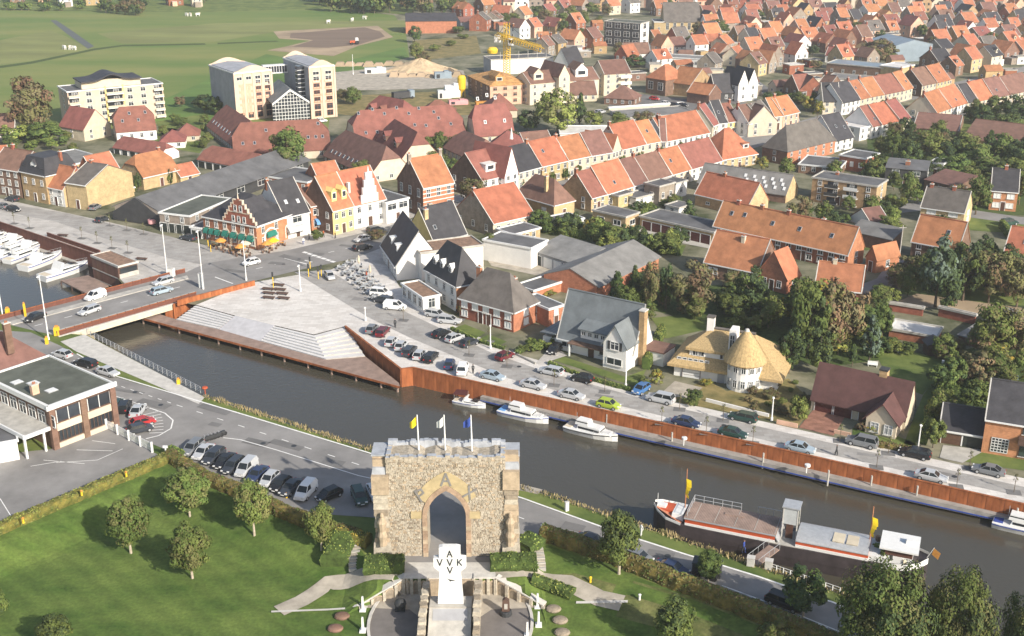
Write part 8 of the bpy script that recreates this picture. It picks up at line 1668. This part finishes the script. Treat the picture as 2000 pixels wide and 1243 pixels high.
TL2 = [(62,262,145,92, 'brown', 'big autumn brown tree left of the apartment block'),(92,282,238,66, 'green', 'green bushy tree under the autumn brown tree'),(30,282,240,60, 'light', 'pale green tree at the left edge below the brown tree'),(562,336,246,84, 'olive', 'olive tree in front of the red wing and mill towers'),(1088,262,176,84, 'willow', 'large grey-green willow before the cream apartments'),(1132,246,176,34, 'conifer', 'dark conifer touching the large willow'),(1030,258,214,46, 'dark', 'dark tree left of the willow'),(1160,252,216,40, 'light', 'yellow-green tree right of the willow'),(1210,258,218,46, 'olive', 'olive tree behind white flat roofed hall'),(1256,256,214,42, 'brown', 'brown tree before the large flat grey roof'),(1300,260,232,40, 'green', 'green tree at the large grey flat roof'),
 (1404,72,38,42, 'green', 'dark round tree right of the church hall'),(1432,82,62,30, 'dark', 'small dark tree right of church hall garden'),(1718,125,74,66, 'brown', 'big olive-brown tree left of the blue hall'),(1697,128,92,36, 'dark', 'dark tree at the left of the big olive-brown tree'),(1208,118,82,24, 'brown', 'slim brown tree below the dark factory'),(1290,130,108,30, 'brown', 'brown tree left of villa terrace'),(1240,132,108,44, 'dark', 'dark trees below the brown roofed cottage'),(1462,122,108,24, 'green', 'tree in the lane below the long orange roofs'),(1485,130,112,22, 'dark', 'dark tree in the lane left of the school'),
 (860,292,256,34, 'olive', 'tree in the red courtyard, right of middle'),(815,300,270,30, 'rust', 'rust tree in the red courtyard'),(960,276,244,40, 'brown', 'bare brown tree before the cream gable'),(850,330,296,60, 'olive', 'tree behind the tall striped house'),(880,342,310,40, 'green', 'green tree right behind the tall striped house'),(708,350,312,46, 'olive', 'olive tree behind white stepped gable house'),(742,330,300,36, 'green', 'green tree below dark lower wing'),(650,345,322,34, 'olive', 'olive tree behind the yellow dormer house'),(990,320,290,36, 'brown', 'tree behind the white pointed gable'),(925,400,345,54, 'brown', 'brown tree beside the brown side wall of white house'),(955,502,455,36, 'olive', 'grey-olive tree before the long white wall'),(735,468,448,40, 'brown', 'bare brown tree on the main road corner'),(620,470,448,24, 'green', 'green bush tree before the pale blue awning'),
 (690,205,168,36, 'olive', 'tree right of the right mill tower'),(672,200,172,30, 'brown', 'brown tree beside the right mill tower'),(400,222,184,44, 'dark', 'dark tree left of the left mill tower'),(425,225,188,34, 'dark', 'second dark tree against the left mill tower'),(352,210,186,24, 'rust', 'small rust tree right of the apartment block'),
 (810,84,50,26, 'dark', 'dark tree at the orange brick hall corner'),(895,66,50,28, 'green', 'tree at the right end of the orange hall'),(815,118,82,34, 'olive', 'olive tree beside the sand heap field'),(830,128,100,30, 'brown', 'brown tree above the sand heap'),(905,76,66,24, 'light', 'light bush in the allotments'),(880,90,78,26, 'olive', 'olive bush in the allotments'),(850,100,86,26, 'light', 'pale bush in the allotments above sand heap'),
 (1205,596,524,44, 'conifer', 'dark cypress left of the grove before grey workshop'),(1238,588,512,32, 'conifer', 'dark slim cypress second from left in grove'),(1272,606,510,38, 'brown', 'pale trunked bare tree in the grove'),(1300,604,516,34, 'dark', 'dark tree between bare tree and broad brown tree'),(1350,612,510,92, 'brown', 'broad brown tree before the steep orange roof'),(1225,612,560,50, 'green', 'green shrub tree at the foot of the cypresses'),(1262,630,585,40, 'olive', 'small olive tree behind the white villa'),(1466,612,522,66, 'dark', 'dark pine before the orange gabled wing'),(1430,620,570,60, 'green', 'green tree left of dark pine foot'),(1500,640,575,60, 'olive', 'olive tree behind the thatched turret'),(1345,400,385,1, 'green', 'x'),
 (1576,700,556,76, 'green', 'tall green tree right of the thatched villa'),(1618,690,540,88, 'brown', 'broad brown-green tree behind the plum bungalow'),(1560,640,540,66, 'olive', 'olive tree above the thatched villa'),(1654,676,560,70, 'rust', 'rust-brown tree before the low orange roof'),(1598,730,640,60, 'dark', 'dark tree at the left end of plum roof'),(1540,730,640,50, 'dark', 'dark tree against the thatched roof right side'),(1697,708,612,52, 'spruce', 'blue-grey spruce behind the plum roof'),(1722,660,596,40, 'green', 'green tree behind the blue-grey spruce'),(1664,716,668,26, 'conifer', 'small green cypress left of the spruce'),(1745,690,660,34, 'light', 'light shrub at the back of lawn'),(1772,694,668,34, 'green', 'shrub at the lawn back right'),
 (1826,600,456,86, 'cedar', 'big blue-green cedar before the orange roof'),(1772,578,518,44, 'olive', 'olive tree at the lane left of the cedar'),(1880,588,470,76, 'dark', 'dark tree just right of the cedar'),(1930,592,480,80, 'brown', 'brown-green tree right of the dark tree'),(1985,600,505,70, 'brown', 'brown tree at the right edge above the path'),(1848,610,540,44, 'dark', 'dark low tree under the cedar'),(1932,702,590,90, 'olive', 'large olive tree by the grey sheet shed'),(1985,700,600,80, 'brown', 'brown tree at the right edge behind the garages'),(1905,745,680,60, 'rust', 'rusty tree behind the brick double garage'),(1860,760,700,50, 'green', 'green tree at the lawn hedge end'),(1830,830,760,60, 'olive', 'olive tree left of the double garage'),(1822,875,820,44, 'green', 'green shrub tree beside the right lamp post'),(1900,800,740,60, 'green', 'green tree above the double garage'),(1960,770,720,50, 'olive', 'olive tree in the right back garden'),
 (1345,440,386,42, 'conifer', 'green conifer before the barn with yellow gable'),(1605,440,392,40, 'olive', 'grey-olive tree before the apartment block'),(1625,452,410,40, 'dark', 'dark tree before apartment balconies'),(1700,430,380,40, 'olive', 'olive tree at apartment block right end'),(1560,440,382,50, 'brown', 'bare brown tree left of apartment block'),(1535,344,306,34, 'olive', 'round olive tree left below the grey hipped roof'),(1488,335,306,30, 'yellow', 'yellow-green tree by the orange hipped corner house'),(1630,350,312,34, 'olive', 'round tree below the flat rear buildings'),(1770,395,334,44, 'olive', 'dark olive tree right of the yellow apartment wall'),(1745,372,336,30, 'green', 'green tree left of the dark modern house'),(1790,398,372,30, 'light', 'light shrub before the grey roofed house'),(1905,420,342,56, 'olive', 'big olive tree right of the grey roofed house'),(1870,395,360,50, 'brown', 'brown tree behind the grey roofed house'),(1840,440,418,36, 'green', 'green tree before the yellow brick house wall')]
for a in TL2:
 if a[5] != 'x': tree(*a)
GRV = ((1742,312,252,42, 'green'),(1712,342,300,40, 'dark'),(1808,318,250,74, 'olive'),(1775,330,275,44, 'dark'),(1850,322,272,54, 'dark'),(1882,312,258,60, 'olive'),(1930,300,250,34, 'conifer'),(1905,330,280,60, 'green'),(1955,315,258,60, 'olive'),(1985,330,272,60, 'dark'),(1860,345,300,60, 'green'),(1925,350,308,66, 'olive'),(1975,365,310,70, 'green'),(1820,345,308,50, 'dark'),(1890,365,325,50, 'olive'),(1990,400,340,50, 'green'),(1945,235,188,50, 'green'),(1985,240,185,60, 'dark'),(1915,240,205,40, 'olive'),(1962,262,220,50, 'green'),(1845,300,262,30, 'spruce'),(1700,365,310,46, 'green')); GU = sorted(q[0] + q[1] * .001 for q in GRV)
for u, v, vt, w, kd in GRV: tree(u, v, vt, w, kd, '%s tree in the dense garden grove, %s from left' % (dict(green='green', dark='dark', olive='olive', conifer='dark conical', spruce='blue-grey')[kd], ORD[GU.index(u + v * .001)]), 'garden grove trees')
for k, (u, v, vt, w, kd) in enumerate(((1560,205,178,30, 'olive'),(1575,218,185,28, 'yellow'),(1596,232,196,26, 'yellow'),(1590,215,180,28, 'olive'),(1540,200,182,30, 'green'),(1520,196,178,30, 'olive'),(1612,222,192,24, 'olive'),(1500,200,180,24, 'dark'))): tree(u, v, vt, w, kd, 'yellowing square tree left of narrow lane, %s from left' % ORD[(1500,1520,1540,1560,1575,1590,1596,1612).index(u)], 'square trees by the lane')
for k, u in enumerate((1015,1045,1078,1105,1128,1180,1215,1250,1290,1330,1365)): v = 372 - (u - 1015) * .222; tree(u, v, v - 24,18, 'green', 'small round street tree on the main road, %s from left' % ORD[k], 'street trees on the main road')
for k, u in enumerate((1690,1706,1725,1745)): v = 226 - (u - 1690) * .25; tree(u, v, v - 22,18, 'green', 'small street tree left of the blue hall, %s from left' % ORD[k], 'street trees on the far street')
for k, (u, v, vt, w) in enumerate(((270,374,338,16),(332,360,330,14),(386,350,334,10))): tree(u, v, vt, w, 'dark', 'dark columnar bush beside the orange barn, %s from left' % ORD[k], 'columnar bushes by the barn', bare=.03)
QT = random.Random(9)
def wood(px, n, hr, wr, kinds, name):
 b = MB(); CW = {k: [leaf_crown('crown', KINDS[k][0], 5 + i, 420,20, 'round', .17) for i in range(2)] for k in kinds}; cache = {k: [([v.co.copy() for v in m.vertices], [tuple(p.vertices) for p in m.polygons], [m.materials[p.material_index].name for p in m.polygons]) for m in ms] for k, ms in CW.items()}
 P = [G(u, v) for u, v in px]; c0, c1 = P[0], P[1]
 for i in range(n):
  t, s = QT.random(), QT.random(); p = P[0].lerp(P[1], t).lerp(P[3].lerp(P[2], t), s); h = QT.uniform(*hr); w = h * QT.uniform(*wr) / 2; V, F, M_ = QT.choice(cache[QT.choice(kinds)]); o = len(b.v)
  b.v += [(p.x + v.x * w, p.y + v.y * w, h * .55 + v.z * h * .47) for v in V]; b.f += [tuple(o + k for k in f) for f in F]; b.m += [b.mi(m) for m in M_]; b.tube((p.x, p.y, 0),(p.x, p.y, h * .5),.25,.15, 'bark', 5)
 put(name, b, kind='stuff')
def scatter(px, n, hr, wr, kinds, label, group, name='tree', cat='tree', bare=.2):
 made = []; P = [G(u, v) for u, v in px]; x0, x1 = min(p.x for p in P), max(p.x for p in P); y0, y1 = min(p.y for p in P), max(p.y for p in P); k = t = 0
 while k < n and t < n * 30:
  t += 1; x, y = QT.uniform(x0, x1), QT.uniform(y0, y1); ins = False
  for i in range(len(P)):
   a, b = P[i], P[i - 1]
   if (a.y > y) != (b.y > y) and x < (b.x - a.x) * (y - a.y) / (b.y - a.y) + a.x: ins = not ins
  if not ins or not clear(x, y, 1.2): continue
  h = QT.uniform(*hr); made.append((x / y, tree_at(Vector((x, y, 0)), h, h * QT.uniform(*wr), QT.choice(kinds), label, group, name=name, cat=cat, bare=bare))); k += 1
 made.sort(key=lambda q: q[0])
 for i, (_, o) in enumerate(made): o['label'] = '%s, %s from left' % (label, ORD[i])
wood([(-150,14),(420,6),(420,-10),(-150,-10)], 40,(7,12),(.7,1.1), ['dark', 'green', 'olive'], 'village_trees')
wood([(-20,24),(205,22),(205,17),(-20,17)], 22,(3,6),(.9,1.4), ['dark', 'green', 'light'], 'garden_trees')
wood([(205,30),(285,32),(280,10),(205,10)], 16,(5,9),(.9,1.2), ['dark', 'brown', 'rust'], 'pasture_thicket')
wood([(640,24),(800,36),(800,-8),(600,-8)], 60,(9,14),(.7,1.0), ['dark', 'brown', 'olive', 'rust'], 'meadow_wood')
wood([(800,38),(905,30),(900,-8),(800,-8)], 30,(7,12),(.7,1.0), ['dark', 'green', 'brown'], 'hall_wood')
scatter([(1290,2),(2030,2),(2030,120),(1480,150),(1290,110)], 56,(4,9),(.7,1.1), ['dark', 'green', 'olive', 'brown'], 'small dark tree between the town roofs', 'trees between the town roofs')
scatter([(940,20),(1190,20),(1190,110),(940,70)], 24,(4,9),(.7,1.1), ['dark', 'green', 'olive', 'brown'], 'small tree between roofs near the crane', 'trees near the crane')
scatter([(1560,570),(1735,590),(1740,690),(1640,720),(1540,640)], 22,(2,5),(.9,1.4), ['green', 'dark', 'olive', 'light'], 'bushy undergrowth shrub in the wood behind plum bungalow', 'low undergrowth behind the bungalow', 'shrub', 'shrub', .05)
scatter([(1760,520),(2030,500),(2030,575),(1770,560)], 20,(2,5),(.9,1.4), ['green', 'dark', 'olive'], 'bushy shrub at the foot of the cedar wood', 'low shrubs in the cedar wood', 'shrub', 'shrub', .05)
scatter([(1190,405),(1330,372),(1345,430),(1240,430)], 16,(1.5,4),(.9,1.3), ['green', 'dark', 'light', 'olive'], 'back yard shrub between the back terrace and garages', 'back yard shrubs', 'shrub', 'shrub', .06)
scatter([(1050,432),(1340,488),(1335,502),(1180,490),(1050,462)], 26,(3,5.5),(.9,1.3), ['green', 'dark', 'light', 'dark'], 'green shrub in the long garden strip below garages', 'shrubs in the garden strip', 'shrub', 'shrub', .06)
scatter([(1230,560),(1560,560),(1560,640),(1440,660),(1290,610)], 18,(2.5,5),(.9,1.3), ['green', 'olive', 'dark', 'brown'], 'garden shrub behind the two villas', 'shrubs behind the villas', 'shrub', 'shrub', .08)
scatter([(1530,600),(1730,580),(1740,680),(1560,720)], 20,(3,7),(.8,1.2), ['green', 'olive', 'dark', 'brown', 'yellow'], 'undergrowth tree in the wood behind plum bungalow', 'undergrowth behind the bungalow', 'tree', 'tree', .1)
scatter([(1740,560),(2030,590),(2030,520),(1900,500),(1760,540)], 20,(3,7),(.8,1.2), ['green', 'olive', 'dark', 'brown'], 'small tree in the wood around the cedar', 'small trees round the cedar', 'tree', 'tree', .1)
scatter([(1800,700),(2030,650),(2030,740),(1840,800)], 22,(2.5,6),(.8,1.2), ['green', 'olive', 'rust', 'yellow', 'brown'], 'shrub in the right back gardens', 'shrubs in the right back gardens', 'shrub', 'shrub', .08)
scatter([(1550,420),(1760,400),(1760,470),(1640,450)], 18,(2,4.5),(.9,1.3), ['green', 'olive', 'light', 'dark'], 'garden shrub round the apartment block', 'shrubs round the apartment block', 'shrub', 'shrub', .08)
scatter([(1700,240),(2030,235),(2030,420),(1900,420),(1700,350)], 34,(3,8),(.8,1.1), ['green', 'olive', 'dark', 'brown'], 'smaller tree filling the garden grove', 'smaller grove trees', 'tree', 'tree', .1)
scatter([(600,300),(1000,260),(1000,330),(700,352)], 22,(2.5,5),(.9,1.2), ['green', 'olive', 'brown'], 'courtyard shrub among the red roofs', 'courtyard shrubs', 'shrub', 'shrub', .1)
scatter([(300,240),(420,240),(400,300),(300,300)], 12,(2,4),(.9,1.3), ['green', 'olive'], 'garden shrub left of the mill towers', 'shrubs left of the mill towers', 'shrub', 'shrub', .1)
scatter([(0,240),(140,270),(160,310),(20,310)], 14,(2.5,5),(.9,1.2), ['green', 'light', 'olive'], 'garden shrub before the apartment block', 'shrubs before the apartment block', 'shrub', 'shrub', .1)
scatter([(1040,672),(1095,660),(1085,690),(1010,700),(1010,690)], 12,(.9,1.8),(1,1.5), ['light', 'green', 'yellow'], 'low shrub in the bed left of the white villa', 'shrubs left of the white villa', 'shrub', 'shrub', .03)
scatter([(1420,765),(1570,740),(1585,790),(1550,825),(1480,812)], 18,(.7,1.6),(1.1,1.7), ['light', 'brown', 'olive', 'rust'], 'low dry shrub in the thatched villa garden', 'shrubs in the thatched villa garden', 'shrub', 'shrub', .03)
scatter([(1662,832),(1720,842),(1720,850),(1655,842)], 7,(.9,1.8),(.9,1.3), ['yellow', 'light', 'rust'], 'yellow shrub before the bungalow porch', 'shrubs before the bungalow', 'shrub', 'shrub', .03)
for u, v, vt, w, kd, l in ((1352,792,760,36, 'green', 'clipped round green bush before the thatched villa'),(1257,758,734,26, 'olive', 'clipped olive bush left of the thatched villa drive'),(1282,752,720,30, 'yellow', 'tan rounded bush by the thatched villa drive'),(1378,752,740,26, 'yellow', 'tan bush beside the white garage door'),(1560,822,772,40, 'light', 'pale shrub at the left of the brick drive'),(1155,468,424,30, 'yellow', 'yellow-green bush by the yellow bungalow'),(1068,578,566,38, 'yellow', 'yellow-green bush beside the red lean-to')): tree(u, v, vt, w, kd, l, name='shrub', cat='shrub', bare=.02)
LG, LA = ['leaf_green', 'leaf_mid', 'leaf_light'], ['leaf_olive', 'leaf_brown', 'leaf_rust', 'leaf_green']
hedge([(-60,1064),(0,1040),(160,972),(325,902)], 1.3,1.4, 'hedge_yellow', 'yellow-green hedge along the museum car park', leafm=['leaf_olive', 'leaf_light', 'leaf_mid'])
hedge([(330,896),(400,940),(470,968),(560,1010),(640,1040),(700,1058)], 1.5,1.6, 'hedge_autumn', 'autumn hedge behind the parked row', leafm=LA + ['leaf_mid'])
hedge([(1058,1050),(1200,1098),(1320,1146),(1450,1196),(1560,1240),(1680,1290)], 1.9,1.6, 'hedge_autumn', 'long russet hedge along the river road right of gate', leafm=LA + ['leaf_mid'])
hedge([(330,885),(356,897)], 1.2,1.2, 'hedge_green', 'short green hedge at the car park corner', leafm=LG)
hedge([(652,1108),(668,1060)], 1.8,3.4, 'hedge_green', 'thick green hedge block left of the stair path', leafm=LG, terr=GT); hedge([(712,1112),(790,1112)], 1.5,2.6, 'hedge_green', 'green hedge at the left foot of the gate', leafm=LG); hedge([(958,1108),(1048,1106)], 1.5,2.4, 'hedge_green', 'green hedge at the right foot of the gate', leafm=LG); hedge([(1018,1078),(1046,1060)], 1.3,3, 'hedge_green', 'green hedge right of the right buttress', leafm=LG); hedge([(660,1052),(720,1066)], 1.5,1.6, 'hedge_yellow', 'yellow-green hedge between slim tree and gate', leafm=['leaf_yellow', 'leaf_light'])
hedge([(1040,1136),(1080,1150),(1118,1166)], 1.0,1.4, 'hedge_green', 'low green hedge above the right arched wall', leafm=LG, terr=GT)
hedge([(1072,712),(1150,742),(1246,768)], .6,.6, 'hedge_green', 'low clipped hedge before the white villa lawn', leafm=LG); hedge([(1292,655),(1262,722)], 2.2,1.4, 'hedge_green', 'dark hedge between the two villas', leafm=LG); hedge([(1862,706),(1800,868)], 2.0,1.2, 'hedge_green', 'long straight hedge right of the bungalow lawn', leafm=LG); hedge([(1712,872),(1790,886)], .9,.7, 'hedge_autumn', 'low brown hedge before the bungalow lawn', leafm=LA); hedge([(882,645),(930,668),(985,684)], .6,.5, 'hedge_green', 'low hedge before the brown double house', leafm=LG); hedge([(1055,452),(1200,478),(1330,500)], 1.8,1.0, 'hedge_green', 'hedge along the garden strip', leafm=LG); hedge([(1955,445),(1975,470)], 2.0,1.2, 'hedge_green', 'clipped hedge by the dark green car', leafm=LG); hedge([(1240,605),(1275,585)], 3.0,1.0, 'hedge_green', 'tall bright clipped hedge in the grove behind the white villa', leafm=['leaf_light', 'leaf_mid'])
# low garden walls
def lowwall(px, h, m, label): P = [G(u, v) for u, v in px]; b = MB(); [b.box((p + q) / 2,((q - p).length + .2,.25, h), m, math.atan2((q - p).y, (q - p).x)) for p, q in zip(P, P[1:])]; tag(put('garden_wall', b), label, 'wall')
lowwall([(1380,785),(1470,808),(1500,815)], .6, 'white_wall', 'low white wall before the thatched villa'); lowwall([(1518,828),(1556,836)], .7, 'pink_wall', 'low pink wall left of the brick drive'); lowwall([(1630,846),(1660,853)], .6, 'pink_wall', 'low pink wall right of the brick drive'); lowwall([(1000,690),(1045,712)], .4, 'concrete', 'low kerb wall left of the villa drive')
for k, (u, v, l, m) in enumerate(((1746,688, 'white garden bench on the bungalow lawn', 'white_paint'),(1704,716, 'white garden table behind the plum roof', 'white_paint'),(1840,722, 'slim white garden statue at the lawn hedge', 'white_paint'),(1978,744, 'pale blue garden bench at the right back lawn', 'paint_paleblue'))): p = G(u, v); b = MB(); b.box((0,0,.35),(1.7 if k != 2 else .4,.6,.1 if k != 2 else 1.3), m); b.box((0,.25,.4),(1.7 if k != 2 else .3,.08,.5), m); [b.box((x, 0,0),(.1,.5,.36), m) for x in ((-.7,.7) if k != 2 else (0,))]; tag(put('garden_bench' if k in (0,3) else ('garden_table' if k == 1 else 'garden_statue'), b, loc=p, rz=-.3), l, ('bench', 'table', 'statue', 'bench')[k])
p = G(1824,690); b = MB(); b.box((0,0,0),(3.2,2.6,2), 'dark_wood'); b.prism([(-1.9,-1.6,2),(0,-1.6,3),(0,1.6,3),(-1.9,1.6,2)], .1, 'slate'); b.prism([(0,-1.6,3),(1.9,-1.6,2),(1.9,1.6,2),(0,1.6,3)], .1, 'slate'); tag(put('garden_shed', b, loc=p), 'dark timber garden shed at the back of the bungalow lawn', 'shed')
# reeds on the south bank
b = MB(); QR_ = random.Random(2)
for p, q in zip(cp[5:], cp[6:]):
 d = q - p; n = int(d.length * 26); nn = Vector((d.y * -1, d.x, 0)).normalized()
 for _ in range(n):
  t = QR_.random(); c = p.lerp(q, t) + nn * QR_.uniform(-.5,1.3); cl = .5 + .5 * math.sin(c.x * 1.3) * math.sin(c.x * .37); h = QR_.uniform(.2,.6) * (.5 + cl); a = QR_.uniform(0,3.14); w = Vector((math.cos(a), math.sin(a),0)) * .07; l = Vector((QR_.uniform(-.2,.2), QR_.uniform(-.2,.2), h)); c.z = -max(0,(c - p.lerp(q, t)).length - .5) * .8 - .05
  b.poly([c - w, c + w, c + l + w * .4, c + l - w * .4], 'reed' if QR_.random() < .75 else 'leaf_olive')
put('reeds', b, kind='stuff')
# overhead line poles
for k, (u, v, vt) in enumerate(((1755,515,440),(1690,600,600))):
 if k == 0: p = G(u, v); h = ZAT(u, vt, p.y); b = MB(); b.tube((0,0,0),(0,0, h),.16,.1, 'concrete', 7); b.box((0,0, h - .6),(1.6,.1,.1), 'concrete'); tag(put('utility_pole', b, loc=p), 'pale utility pole beside the lane left of orange roof', 'pole')
# light haze over the whole place
hb = MB(); hb.box((0,2050,-5),(5400,4700,93), 'white_paint'); ho = hb.mesh('haze'); ho.materials.clear()
hm_ = bpy.data.materials.new('haze_air'); hm_.use_nodes = True; nt = hm_.node_tree; nt.nodes.remove(nt.nodes['Principled BSDF']); pvol = nt.nodes.new('ShaderNodeVolumePrincipled'); pvol.inputs['Density'].default_value = .00017; pvol.inputs['Color'].default_value = (.93,.95,1,1); pvol.inputs['Anisotropy'].default_value = .2
nt.links.new(pvol.outputs[0], nt.nodes['Material Output'].inputs['Volume']); ho.materials.append(hm_); put('haze', ho, kind='stuff')
